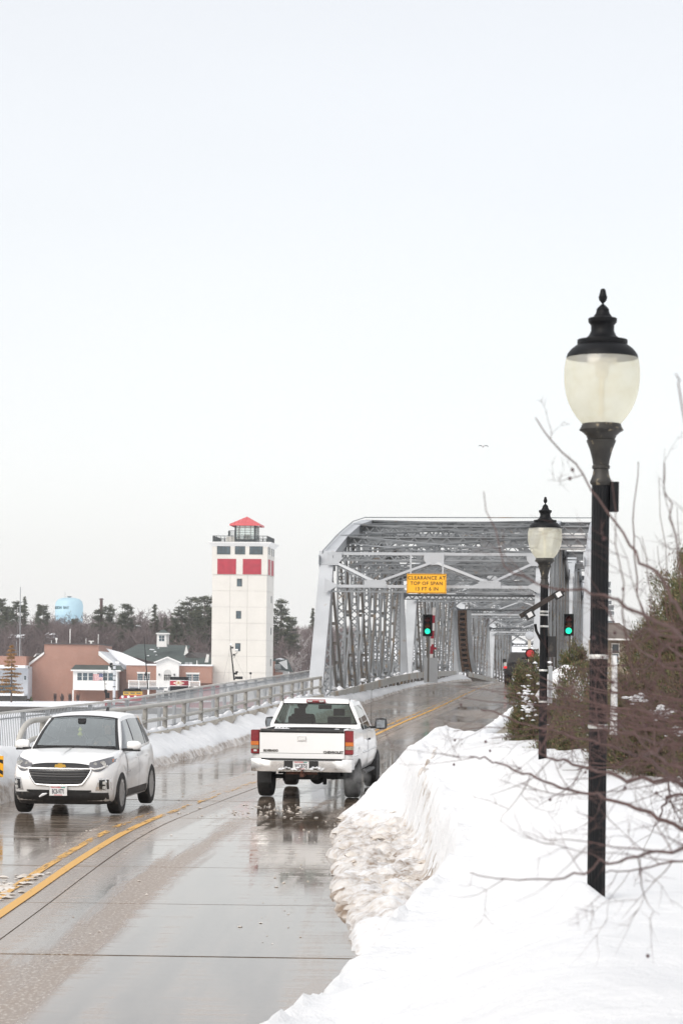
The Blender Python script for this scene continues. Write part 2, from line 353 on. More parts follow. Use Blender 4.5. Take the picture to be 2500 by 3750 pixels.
# yellow centre lines: worn paint sheets
def line_material(worn):
    m = bpy.data.materials.new('yellow_line_paint'); m.use_nodes = True; nt = m.node_tree; L = nt.links.new; bs = nt.nodes['Principled BSDF']; N = nt.nodes.new
    bs.inputs['Base Color'].default_value = (.68, .36, .045, 1); bs.inputs['Roughness'].default_value = .45
    uv = N('ShaderNodeUVMap'); uv.uv_map = 'ts'; mp = N('ShaderNodeMapping'); mp.inputs['Scale'].default_value = (3, .5, 1); L(uv.outputs[0], mp.inputs[0])
    nz = N('ShaderNodeTexNoise'); nz.inputs['Scale'].default_value = 2.2; nz.inputs['Detail'].default_value = 8; nz.inputs['Roughness'].default_value = .7; L(mp.outputs[0], nz.inputs[0])
    mr = N('ShaderNodeMapRange'); mr.inputs['From Min'].default_value = worn; mr.inputs['From Max'].default_value = worn+.1
    sp = N('ShaderNodeSeparateXYZ'); L(uv.outputs[0], sp.inputs[0]); cc_ = N('ShaderNodeFloatCurve'); md = N('ShaderNodeMath'); md.operation = 'DIVIDE'; md.inputs[1].default_value = 100; L(sp.outputs[1], md.inputs[0]); L(md.outputs[0], cc_.inputs['Value'])
    cv = cc_.mapping.curves[0]; cv.points[0].location = (0, 0); cv.points[1].location = (1, .05)
    for q_ in ((.36, 0), (.47, .16), (.60, .14), (.68, .03)): cv.points.new(*q_)
    cc_.mapping.update(); ax = N('ShaderNodeMath'); ax.operation = 'ADD'; L(nz.outputs[0], ax.inputs[0]); L(cc_.outputs[0], ax.inputs[1]); L(ax.outputs[0], mr.inputs[0])
    tr = N('ShaderNodeBsdfTransparent'); mx = N('ShaderNodeMixShader'); L(mr.outputs[0], mx.inputs[0]); L(bs.outputs[0], mx.inputs[1]); L(tr.outputs[0], mx.inputs[2])
    L(mx.outputs[0], nt.nodes['Material Output'].inputs[0]); return m
for (ta, tb, wn_, nm) in ((-.065, .065, .565, 'solid right-hand yellow stripe'), (-.36, -.24, .47, 'worn left-hand yellow stripe')):
    vs, fs, uvs = [], [], []
    for k, Y in enumerate(np.arange(-36, 285, 1.15)):
        for t in (ta+.008*hn(Y, ta, 1.7), tb+.008*hn(Y, tb, 1.9)): vs.append(RP(Y, t, .0085)); uvs.append((t, Y))
    fs = [(2*k, 2*k+1, 2*k+3, 2*k+2) for k in range(len(vs)//2-1)]
    link(bpy.data.objects.new('centre_line', uvmesh('centre_line', vs, fs, uvs, line_material(wn_))), road)['label'] = nm
# ---------------------------------------------------------------- right snow bank and terrace
def sstep(a, b, x):
    q = max(0, min(1, (x-a)/(b-a))); return q*q*(3-2*q)
TY = [-40, 0, 5, 14, 20, 30, 40, 48, 53, 57, 62, 75, 90, 105, 140]
TZ = [-1.35, -1.35, -1.33, -1.26, -1.16, -1.03, -1.05, -1.14, -1.35, -1.75, -2.05, -2.3, -2.7, -3.6, -5.2]
def terrace(Y): return float(np.interp(Y, TY, TZ))
def bank_z(Y, t):
    """height (relative to the eye) of the snow right of the road at offset t from the centre line"""
    zr = ZR(Y)-CZ
    n1 = fbm(Y, t, .9, 4, 2.0); n2 = fbm(Y, t, 3.2, 3, 5.0)
    toe = np.interp(Y, [-40, 5, 12, 13.2, 15.4, 17, 20, 23, 26, 30, 36, 40, 45, 50, 56, 70, 90, 140], [3.3, 3.0, 3.1, 3.3, 3.62, 3.85, 4.0, 3.95, 3.75, 3.55, 3.35, 3.2, 3.0, 3.15, 3.4, 3.75, 3.7, 3.7])+.16*fbm(Y, 0, .8, 3)
    zt = terrace(Y)
    # crest height and place
    crest = np.interp(Y, [-40, 5, 13, 20, 25, 30, 36, 41, 46, 52, 57, 64, 75, 140], [-1.9, -1.9, -1.9, -1.88, -1.75, -1.62, -1.45, -1.35, -1.22, -1.14, -1.28, -1.5, -1.75, -2])
    tc_ = np.interp(Y, [-40, 10, 13.2, 15.4, 17, 20, 23, 26, 34, 41, 52, 56, 140], [3.5, 3.4, 3.7, 4.0, 4.2, 4.45, 4.8, 5.05, 4.95, 4.5, 4.05, 4.0, 4.05])
    if Y > 56: crest = min(crest, zr+.65)
    slush = np.interp(Y, [22, 26, 38, 43], [0, 1, 1, 0])
    if t < toe: return zr-.12
    if t < tc_:
        q = (t-toe)/max(.05, tc_-toe)
        h1 = (crest-zr)*sstep(0, 1, q)**.75
        h2 = .10+.14*q+(crest-zr-.25)*sstep(.74, .97, q)
        h = h1*(1-slush)+h2*slush
        h *= min(1, (t-toe)/.10)**.5
        n0 = abs(fbm(Y, t, .55, 2, 11))
        z = zr+h+(.10*n1+(.075+.05*slush)*n2+.035*slush*noise.noise(Vector((Y*7, t*9, 3)))+.12*n0*(1-slush))*(1 if slush > .2 else .85)*min(1, q*4+.2)
        return z
    tt = 4.9 if Y < 34 else 6.5
    q = sstep(tc_, tc_+float(np.interp(Y, [0, 20, 28, 45, 52, 57], [1.9, 1.7, 1.1, 1.6, 1.5, .18])), t)
    z = crest*(1-q)+zt*q
    x = XC(Y)+t
    z += (.11*n1+.045*n2)*(1-.7*q)+.08*fbm(x, Y, .35, 3, 9)*q+.03*(abs(noise.noise(Vector((x*1.3, Y*1.3, 4))))-.2)
    if Y > 56 and t > 4.25: z = min(z, zt+.03)
    if 12 < Y < 15: z += .16*math.exp(-((x-1.33)**2+(Y-13.6)**2*.5)/.016)
    return z-max(0, (x-9-Y*.25))*.02
def build_bank():
    rows = []; ts = list(np.arange(2.7, 5.9, .045))+list(np.arange(5.9, 8, .13))+list(np.arange(8, 16, .5))+[18, 22, 28, 40, 70, 140]
    Ys = list(np.arange(-30, 8, 2.0))+list(np.arange(8, 24, .12))+list(np.arange(24, 44, .10))+list(np.arange(44, 60, .16))+list(np.arange(60, 80, .6))+list(np.arange(80, 141, 3))
    V = []; nt_ = len(ts)
    for Y in Ys:
        for t in ts:
            p = RP(Y, t); V.append((p.x, p.y, CZ+bank_z(Y, t)))
    F = [(i*nt_+k, i*nt_+k+1, (i+1)*nt_+k+1, (i+1)*nt_+k) for i in range(len(Ys)-1) for k in range(nt_-1)]
    # the grey slush lies on the low ramp beside the wheel track
    cols = []
    for i, Y in enumerate(Ys):
        sl = np.interp(Y, [23, 26, 38, 44], [0, 1, 1, 0])*(1-.5*sstep(.5, 1.3, t-3.4+.5*fbm(Y, t, .8, 2)))
        for k, t in enumerate(ts):
            x = V[i*nt_+k]; h = x[2]-ZR(Y)
            a = sl*(1-sstep(.22, .50, h+.25*fbm(Y, t, 1.3, 3)))
            b = .65*(1-sstep(.02, .16, h))*(1 if Y > 40 else .5)
            cols.append(max(a, b))
    me = bpy.data.meshes.new('snow_bank'); me.from_pydata(V, [], F)
    at = me.attributes.new('dirt', 'FLOAT', 'POINT'); at.data.foreach_set('value', cols)
    me.polygons.foreach_set('use_smooth', [True]*len(F)); return me
def bank_material():
    m = bpy.data.materials.new('ploughed_snow'); m.use_nodes = True; nt = m.node_tree; L = nt.links.new; bs = nt.nodes['Principled BSDF']; N = nt.nodes.new
    bs.inputs['Roughness'].default_value = .7; bs.inputs['Specular IOR Level'].default_value = .3
    tc = N('ShaderNodeTexCoord'); at = N('ShaderNodeAttribute'); at.attribute_name = 'dirt'
    nz = N('ShaderNodeTexNoise'); nz.inputs['Scale'].default_value = 3.2; nz.inputs['Detail'].default_value = 7; L(tc.outputs['Object'], nz.inputs[0])
    r1 = N('ShaderNodeValToRGB'); r1.color_ramp.elements[0].position = .36; r1.color_ramp.elements[0].color = (.26, .195, .145, 1); r1.color_ramp.elements[1].position = .60; r1.color_ramp.elements[1].color = (.68, .63, .58, 1); L(nz.outputs[0], r1.inputs[0])
    n3 = N('ShaderNodeTexNoise'); n3.inputs['Scale'].default_value = 13; n3.inputs['Detail'].default_value = 6; L(tc.outputs['Object'], n3.inputs[0])
    ad = N('ShaderNodeMath'); ad.operation = 'MULTIPLY_ADD'; L(n3.outputs[0], ad.inputs[0]); ad.inputs[1].default_value = .9; ad.inputs[2].default_value = -.45
    a2 = N('ShaderNodeMath'); a2.operation = 'ADD'; L(ad.outputs[0], a2.inputs[0]); L(at.outputs['Fac'], a2.inputs[1])
    mr = N('ShaderNodeMapRange'); mr.inputs['From Min'].default_value = .22; mr.inputs['From Max'].default_value = .66; L(a2.outputs[0], mr.inputs[0])
    mx = N('ShaderNodeMixRGB'); L(mr.outputs[0], mx.inputs[0]); mx.inputs[1].default_value = (.79, .80, .815, 1); L(r1.outputs[0], mx.inputs[2]); L(mx.outputs[0], bs.inputs['Base Color'])
    n2 = N('ShaderNodeTexNoise'); n2.inputs['Scale'].default_value = 6; n2.inputs['Detail'].default_value = 8; n2.inputs['Roughness'].default_value = .65; L(tc.outputs['Object'], n2.inputs[0])
    bm = N('ShaderNodeBump'); bm.inputs['Strength'].default_value = .8; bm.inputs['Distance'].default_value = .05; L(n2.outputs[0], bm.inputs['Height']); L(bm.outputs[0], bs.inputs['Normal'])
    return m
M_bank = bank_material()
me = build_bank(); me.materials.append(M_bank)
tag(link(bpy.data.objects.new('snow_bank', me)), kind='structure')
# lumps of slush along both toes and between the lanes
def lump(mb, c, r, sq=.6):
    u = [(1, 0, 0), (-1, 0, 0), (0, 1, 0), (0, -1, 0), (0, 0, 1), (.6, .6, .45), (-.6, .6, .45), (-.6, -.6, .45), (.6, -.6, .45), (0, 0, -.4)]
    a = random.uniform(0, 6.3); ca, sa = math.cos(a), math.sin(a); vs = []
    for x, y, z in u:
        k = r*random.uniform(.7, 1.25); X, Yq = x*1.25*k, y*.85*k; vs.append((c[0]+X*ca-Yq*sa, c[1]+X*sa+Yq*ca, c[2]+z*k*sq))
    mb.add(vs, [(0, 5, 4, 8), (5, 2, 6, 4), (4, 6, 1, 7), (8, 4, 7, 3), (0, 2, 5), (2, 1, 6), (1, 3, 7), (3, 0, 8), (0, 9, 2), (2, 9, 1), (1, 9, 3), (3, 9, 0)])
mb = MB(); random.seed(3)
for k in range(60):
    Y = random.uniform(27, 44)
    t = 3.1+1.9*random.random()**1.6; z = bank_z(Y, t)-(ZR(Y)-CZ)
    if z < -.05 or z > .45: continue
    lump(mb, RP(Y, t, z), random.choice((.03, .04, .055, .08, .11)))
for k in range(240):
    Y = random.uniform(24, 60); t = random.choice((3.0, 2.9, 3.15, 1.2, -3.0, -.55))+random.gauss(0, .18)
    lump(mb, RP(Y, t, .004), random.choice((.006, .010, .014, .024)), .5)
for k in range(120):       # churned heap behind the pickup and beside the yellow line
    Y = random.uniform(41.5, 45.2); lump(mb, RP(Y, .45+ (Y-41)*.12+random.gauss(0, .55)+.9, .004), random.choice((.01, .016, .024, .035)), .5)
for k in range(520):
    Y = 27.5+random.gauss(0, 1.3); lump(mb, RP(Y, -.62+random.gauss(0, .16)+(Y-27.5)*.06, .004), random.choice((.02, .03, .05, .08)), .35)
# the slush sheet itself: a torn, ridged crust, finely displaced
def slush_sheet():
    Ysl = np.arange(25.6, 44.5, .055); tsl = np.arange(2.6, 5.15, .026); V = []; D_ = []
    for Y in Ysl:
        for t in tsl:
            toe = 3.50+.34*noise.noise(Vector((Y*.45, 3.1, 0)))+.16*noise.noise(Vector((Y*1.5, 7.7, 0)))+.06*noise.noise(Vector((Y*5, 1.7, 0)))+max(0, 27.2-Y)*.35-max(0, Y-41)*.07
            q = t-toe
            if q < 0: h = -.03
            else:
                r1 = 1-abs(noise.noise(Vector((Y*2.6, t*4.2, 1)))); r2 = 1-abs(noise.noise(Vector((Y*7, t*11, 5)))); r3 = noise.noise(Vector((Y*15, t*24, 9)))
                body = .04+.10*min(1, q/.7)+max(0, bank_z(Y, t)-(ZR(Y)-CZ)-.14)*sstep(.5, 1.3, q); h = min(1, q/.06)**.5*(body+.09*(r1-.72)+.07*(r2-.75)+.035*r3); h = max(h, .004)
                h -= .3*sstep(1.25, 1.6, q)+.3*sstep(4.75, 5.0, t)+.3*sstep(42.5, 44, Y)+.25*(1-sstep(25.6, 26.6, Y))
            p = RP(Y, t, h); V.append(tuple(p))
            D_.append((.95-.55*sstep(.2, 1.4, q+.6*noise.noise(Vector((Y*.7, t*1.4, 2)))))*(1-.9*sstep(1.3, 1.6, q)) if q > 0 else .9)
    n_ = len(tsl); F = [(i*n_+k, i*n_+k+1, (i+1)*n_+k+1, (i+1)*n_+k) for i in range(len(Ysl)-1) for k in range(n_-1)]
    me = bpy.data.meshes.new('slush'); me.from_pydata(V, [], F); at = me.attributes.new('dirt', 'FLOAT', 'POINT'); at.data.foreach_set('value', D_); me.materials.append(M_bank); me.polygons.foreach_set('use_smooth', [True]*len(F))
    return tag(link(bpy.data.objects.new('slush_crust', me)), 'torn brown and white crust of ploughed slush at the right road edge', 'slush', kind='stuff')
slush_sheet()
slush = part('slush', mb, M_dirty, smooth=60); tag(slush, 'small brown grey slush clods scattered over the wet lanes', 'slush', kind='stuff')
# ---------------------------------------------------------------- left side: parapet, bank, sidewalk, embankment
mb = MB(); Ys = list(np.arange(40, 98, 2.0))+[97.5]
def strip3(mb, Ys, prof, mi=0):
    mb.grid([[RP(Y, t, z) for t, z in prof] for Y in Ys], mi)
PAR = [(-4.16, -.1), (-4.2, .62), (-4.22, .66), (-4.5, .66), (-4.52, -.3)]
for k in range(9):
    ya, yb = 42+k*6.2, 42+(k+1)*6.2-.03
    yb = min(yb, 97.2)
    m2 = MB(); m2.grid([[RP(Y, t, z) for t, z in PAR] for Y in np.linspace(ya, yb, 5)])
    for Y in (ya, yb): m2.add([RP(Y, t, z) for t, z in PAR], [tuple(range(len(PAR)))])
    if k == 0: par = tag(part('parapet_wall', m2, M_conc), 'low concrete parapet under the twin tube railing left of the road', 'parapet')
    else: part('parapet_block', m2, M_conc, par)
PR = [(4.12, -.2), (4.14, .60), (4.17, .66), (4.42, .66), (4.44, .60), (4.46, -.8)]
for k in range(6):
    ya, yb = 55+k*7.0, 55+(k+1)*7.0-.03
    m2 = MB(); m2.grid([[RP(Y, t, z) for t, z in PR] for Y in np.linspace(ya, yb, 5)])
    for Y in (ya, yb): m2.add([RP(Y, t, z) for t, z in PR], [tuple(range(len(PR)))])
    if k == 0: parr = tag(part('parapet_wall', m2, M_conc), 'snow-capped stained concrete parapet right of the road before the shrub', 'parapet')
    else: part('parapet_block', m2, M_conc, parr)
def snow_strip(name, Ys, prof, parent=None, mat_=None, amp=.03, lim=None):
    V, nt_ = [], None
    for Y in Ys:
        row = prof(Y); nt_ = len(row)
        for t, z in row:
            q = RP(Y, t+amp*fbm(Y, t, 2.0, 2, 4), z+amp*fbm(Y, t, 2.3, 3, 1)); V.append(tuple(q))
    F = [(i*nt_+k, i*nt_+k+1, (i+1)*nt_+k+1, (i+1)*nt_+k) for i in range(len(Ys)-1) for k in range(nt_-1)]
    me = bpy.data.meshes.new(name); me.from_pydata(V, [], F); me.materials.append(mat_ or M_snow); me.polygons.foreach_set('use_smooth', [True]*len(F))
    return link(bpy.data.objects.new(name, me), parent)
def capR(Y):
    h = .13+.04*fbm(Y, 3, 1.2, 2)
    return [(4.09, .60), (4.08, .68), (4.12, .68+h*.8), (4.25, .68+h), (4.40, .68+h*.85), (4.47, .68), (4.45, .63)]
snow_strip('snow_cap', np.arange(55, 97, .3), capR, parr, amp=.02)
def bankL(Y):
    a = float(np.interp(Y, [-40, 36, 44, 50, 60, 80, 98, 126, 150, 170], [.9, .9, 1.15, .72, .62, .60, .56, .22, .18, .5]))
    w = float(np.interp(Y, [-40, 40, 60, 90, 104, 140, 160, 172], [3.35, 3.45, 3.25, 3.25, 3.42, 3.5, 3.5, 3.1]))+.10*fbm(Y, 8, .7, 3)
    drop = .13*sstep(.0, .35, fbm(Y, 2, .45, 3))*(1 if 50 < Y < 98 else 0)
    top = -4.20
    if Y > 98: top = -3.95
    r = [(w*-1+.12, -.10), (-w, .02)]
    for q in (.08, .2, .34, .48, .62, .76, .9, 1.0):
        t = -w+(top+w)*q; r.append((t, max(.02, a*(q**.55)-drop*q)))
    r.append((top-.1 if Y < 50 else top-.02, a-drop if Y < 50 else a-drop-.25)); r.append((-5.2 if Y < 50 else top-.06, (a*.9 if Y < 50 else .0)))
    return r
snow_left = snow_strip('snow_bank', np.arange(-30, 172, .22), bankL, None, M_bank, amp=.07); tag(snow_left, kind='structure')
at = snow_left.data.attributes.new('dirt', 'FLOAT', 'POINT'); vals = []
for i, v in enumerate(snow_left.data.vertices): vals.append(.55 if i % 12 < 3 else .0)
at.data.foreach_set('value', vals)
# snow lying on top of the left parapet between the railing posts
def capL(Y):
    h = .05+.16*max(0, fbm(Y, 1, .9, 3)+.15)
    return [(-4.26, .60), (-4.28, .655+h*.5), (-4.34, .66+h), (-4.44, .66+h*.8), (-4.5, .6)]
snow_strip('snow_cap', np.arange(49, 97, .2), capL, par, amp=.03)
# sidewalk left of the parapet, snow covered, and the wall under it
mb = MB(); Ys = list(range(-36, 100, 4))
mb.grid([[RP(Y, t, .10+.05*fbm(Y, t, .5, 2)) for t in np.linspace(-6.75, -4.53, 7)] for Y in np.arange(-36, 240, 1.5)])
tag(part('sidewalk', mb, M_snow, smooth=60), kind='structure')
mb = MB(); mb.grid([[RP(Y, -6.72, .09), RP(Y, -6.74, -.35), RP(Y, -6.5, -.4), RP(Y, -6.5, -9)] for Y in range(-36, 99, 3)])
tag(part('retaining_wall', mb, M_conc), 'concrete retaining wall carrying the left sidewalk above the frozen bay', 'wall')
# ================================================================ twin tube railing and pedestrian fence
rl = thing('bridge_railing', 'weathered grey twin tube railing on tapered posts along the left parapet', 'railing', RP(73, -4.36, .66))
base = rl.location.copy()
def rel(p): return Vector(p)-base
def tubeline(h, y0, y1, curve, r):
    pts = []
    if curve: 
        for a in np.linspace(0, 1, 7):
            ang = a*math.pi/2; pts.append(rel(RP(y0-1.3*math.sin(ang)**1.0, -4.36, .66+h-(1-math.cos(ang))*(.62 if h > .5 else .22))))
        pts = pts[::-1]
    pts += [rel(RP(Y, -4.36, .66+h)) for Y in np.arange(y0+.3, y1, 2.0)]+[rel(RP(y1, -4.36, .66+h))]
    m = MB()
    m.tube(pts, r, 12); return m
part('top_rail', tubeline(.68, 50.2, 97.4, True, .060), M_railc, rl, smooth=True)
part('lower_rail', tubeline(.30, 50.6, 97.7, True, .052), M_railc, rl, smooth=True)
th = road_heading(70)
pm = MB(); pm.prism([(-.09, -.16, 0), (.09, -.16, 0), (.09, .13, 0), (-.09, .13, 0)], (0, 0, .02))
pm.add([(-.05, -.14, .02), (.05, -.14, .02), (.05, .10, .02), (-.05, .10, .02), (-.05, .02, .66), (.05, .02, .66), (.05, .13, .66), (-.05, .13, .66)], [(0, 1, 5, 4), (1, 2, 6, 5), (2, 3, 7, 6), (3, 0, 4, 7), (4, 5, 6, 7)])
M_post = mat('post_grey', (.26, .25, .23), .6, var=.2, scale=4, dirt=((.42, .38, .32), 7, .58))
pme = pm.mesh('post', M_post)
for k in range(18):
    Y = 51+k*2.72
    o = part('post', pme, None, rl, loc=rel(RP(Y, -4.36, .655))); o.rotation_euler = (0, 0, -road_heading(Y)+math.pi/2-math.pi/2)
fn = thing('pedestrian_fence', 'long grey picket fence on the outer edge of the left sidewalk', 'fence', RP(85, -6.62, .1)); base = fn.location.copy()
FT = -6.62; FH = 1.30
for (y0, y1) in ((46, 170),):
    m = MB()
    YY = list(np.arange(y0, y1+.1, 2.5))
    for a, b in zip(YY[:-1], YY[1:]): m.bar(rel(RP(a, FT, FH)), rel(RP(b+.02, FT, FH)), 0.09, .05)
    part('top_rail', m, M_fcap, fn)
    m = MB()
    for a, b in zip(YY[:-1], YY[1:]): m.bar(rel(RP(a, FT, .22)), rel(RP(b, FT, .22)), .05, .05)
    for a, b in zip(YY[:-1], YY[1:]): m.bar(rel(RP(a, FT, FH-.14)), rel(RP(b, FT, FH-.14)), .03, .03)
    part('bottom_rail', m, M_fence, fn)
pk = MB(); pk.bx(-.055, -.03, -.065, .065, 0, FH-.03); pk.bx(.03, .055, -.065, .065, 0, FH-.03); pk.bx(-.03, .03, -.05, .05, 0, FH-.03)
pkm = pk.mesh('post', M_fence)
# each picket bows outwards and splays, as on old ornamental bridge fences
def picket():
    m = MB(); m.bar((0, 0, .22), (-.01, .02, .62), 0.017, .03, up=(0, 1, 0)); m.bar((-.01, .02, .62), (.03, -.03, FH-.10), .017, .03, up=(0, 1, 0)); m.bar((.03, -.03, FH-.10), (.0, .03, FH-.02), .012, .028, up=(0, 1, 0)); return m.mesh('picket', M_fence)
pick = picket(); nP = 0; rest = MB()
for k in range(51):
    Y0 = 46+k*2.44
    o = part('post', pkm, None, fn, loc=rel(RP(Y0, FT, 0))); o.rotation_euler = (0, 0, -road_heading(Y0))
    for j in range(1, 15):
        Y = Y0+j*2.44/15; p = rel(RP(Y, FT, 0))
        if 50.5 < Y and nP < 300:
            o = part('picket', pick, None, fn, loc=p); o.rotation_euler = (0, 0, -road_heading(Y)); nP += 1
        else:
            vs = [v.co+p for v in pick.vertices]; rest.add(vs, [tuple(q.vertices) for q in pick.polygons])
part('picket_row', rest, M_fence, fn, kind='stuff')
# chevron marker at the end of the snow bank, left edge
om = thing('object_marker', 'yellow and black striped hazard marker in the left snow bank beside the oncoming car', 'road sign', P(-20, 2960, 43.2), 0)
om.location.z = ZR(43)+.35
m = MB(); m.bx(-.03, .03, -.02, .02, -.6, 1.2); part('pole', m, M_fence, om)
zc = (P(0, 2807, 43.2).z-om.location.z)
m = MB(); m.bx(-.16, .16, -.045, -.022, zc-.19, zc+.19); pn = part('panel', m, M_yel, om)
m = MB()
for q in (-.22, -.02, .18):
    m.add([(-.155, -.048, zc+q+.05-.0), (.155, -.048, zc+q-.13), (.155, -.048, zc+q-.06), (-.155, -.048, zc+q+.12)], [(0, 1, 2, 3)])
for i, v in enumerate(m.v): m.v[i] = (v[0], v[1], max(zc-.185, min(zc+.185, v[2])))
part('stripe', m, M_ink, pn)
# ================================================================ steel through-truss bridge
def frame(Y0):
    th = math.atan(.119); p = RP(Y0, 0); return p, -th
NODE = [0, 4.3, 9.4, 14.5, 19.6, 24.7, 29.8, 34.9, 39.2]
UZ = {1: 6.47, 2: 7.40, 3: 8.10, 4: 8.50, 5: 8.10, 6: 7.40, 7: 6.47}
L0, NP_ = 39.2, 8
TL, TR, TO = -4.62, 4.42, 6.42
def U(i): return Vector((0, NODE[i], UZ[i]))
def Lw(i): return Vector((0, NODE[i], 0.0))
def rivets(m, pts, n, r=.022):
    for p in pts:
        p = Vector(p); n = Vector(n).normalized(); a = n.orthogonal().normalized(); b = n.cross(a)
        base = [p+(a*math.cos(t)+b*math.sin(t))*r for t in (0, 1.57, 3.14, 4.71)]
        m.add(base+[p+n*r*.8], [(0, 1, 4), (1, 2, 4), (2, 3, 4), (3, 0, 4)])
def truss_parts():
    """list of (name, mesh) of one truss plane at x = 0"""
    out = []
    def ep(a, b):
        m = MB(); d = (b-a).normalized(); nrm = Vector((1, 0, 0)).cross(d).normalized()
        if nrm.y > 0 : nrm = -nrm
        m.bar(a, b, .58, .035, up=nrm)
        for s in (-1, 1): m.bar(a+Vector((s*.25, 0, 0))-nrm*.2, b+Vector((s*.25, 0, 0))-nrm*.2, .05, .36, up=nrm)
        m.lattice(a-nrm*.40, b-nrm*.40, (1, 0, 0), .46, dv=nrm, d=0, ch=.05)
        n = int((b-a).length/.17)
        for s in (-1, 1): rivets(m, [a+d*(k+.5)*(b-a).length/n+Vector((s*.245, 0, 0))+nrm*.018 for k in range(n)], nrm)
        out.append(('end_post', m.mesh('end_post', M_steelw)))
        g_ = MB(); c = b-d*.02; g_.bar(c-d*.55, c+d*.12, .70, .02, up=nrm)
        for k in range(len(g_.v)): g_.v[k] = tuple(Vector(g_.v[k])+nrm*.031)
        rivets(g_, [c-d*q+Vector((s*w, 0, 0))+nrm*.042 for q in (.08, .2, .32, .44) for s in (-1, 1) for w in (.12, .3)], nrm)
        out.append(('gusset_plate', g_.mesh('gusset_plate', M_steelw)))
    ep(Lw(0)+Vector((0, 0, -.2)), U(1)); ep(Lw(8)+Vector((0, 0, -.2)), U(7))
    for i in range(1, 7):
        a, b = U(i), U(i+1); m = MB(); d = (b-a).normalized(); nrm = Vector((1, 0, 0)).cross(d).normalized()
        if nrm.z < 0: nrm = -nrm
        m.bar(a, b+d*.01, .56, .03, up=nrm)
        for s in (-1, 1): m.bar(a+Vector((s*.24, 0, 0))-nrm*.2, b+Vector((s*.24, 0, 0))-nrm*.2, .05, .36, up=nrm)
        m.lattice(a-nrm*.39, b-nrm*.39, (1, 0, 0), .44, dv=nrm, d=0, ch=.05)
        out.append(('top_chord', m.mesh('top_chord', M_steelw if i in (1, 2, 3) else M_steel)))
    for i in range(8):
        m = MB()
        for s in (-1, 1): m.bx(s*.22-.03, s*.22+.03, NODE[i]+.01, NODE[i+1]-.01, -.45, .0)
        m.lattice(Vector((0, NODE[i], -.02)), Vector((0, NODE[i+1], -.02)), (1, 0, 0), .4, ch=.03)
        out.append(('bottom_chord', m.mesh('bottom_chord', M_steel)))
    for i in range(1, 8):
        m = MB(); m.lattice(Lw(i), U(i)-Vector((0, 0, .25)), (1, 0, 0), .34, dv=(0, 1, 0), d=.26, ch=.07, lw=.055)
        out.append(('vertical_post', m.mesh('vertical_post', M_steel)))
        m = MB()
        for s in (-1, 1): m.prism([(s*.25, NODE[i]-.5, -.3), (s*.25, NODE[i]+.5, -.3), (s*.25, NODE[i]+.35, .45), (s*.25, NODE[i]-.35, .45)], (s*.015, 0, 0))
        out.append(('gusset_plate', m.mesh('gusset_plate', M_steel)))
        m = MB()
        for s in (-1, 1): m.prism([(s*.285, NODE[i]-.55, UZ[i]-.1), (s*.285, NODE[i]+.55, UZ[i]-.1), (s*.285, NODE[i]+.35, UZ[i]-.75), (s*.285, NODE[i]-.35, UZ[i]-.75)], (s*.015, 0, 0))
        out.append(('gusset_plate', m.mesh('gusset_plate', M_steel)))
    def diag(a, b, w=.10, dark=True):
        m = MB()
        for s in (-1, 1): m.bar(a+Vector((s*.13, 0, 0)), b+Vector((s*.13, 0, 0)), w, .17, up=(0, 1, 0))
        n = max(3, int((b-a).length/1.1))
        for k in range(1, n): c = a.lerp(b, k/n); m.box(c, (.2, .1, .14))
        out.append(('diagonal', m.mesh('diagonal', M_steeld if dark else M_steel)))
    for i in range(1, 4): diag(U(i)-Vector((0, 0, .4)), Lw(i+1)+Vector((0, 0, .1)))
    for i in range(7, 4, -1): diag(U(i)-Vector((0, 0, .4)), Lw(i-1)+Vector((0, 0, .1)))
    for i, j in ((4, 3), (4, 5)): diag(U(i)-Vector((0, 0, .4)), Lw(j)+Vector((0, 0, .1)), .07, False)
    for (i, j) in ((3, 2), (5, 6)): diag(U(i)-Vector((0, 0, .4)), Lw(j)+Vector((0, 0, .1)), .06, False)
    m = MB()   # horizontal tie at mid height
    return out
TP = truss_parts()
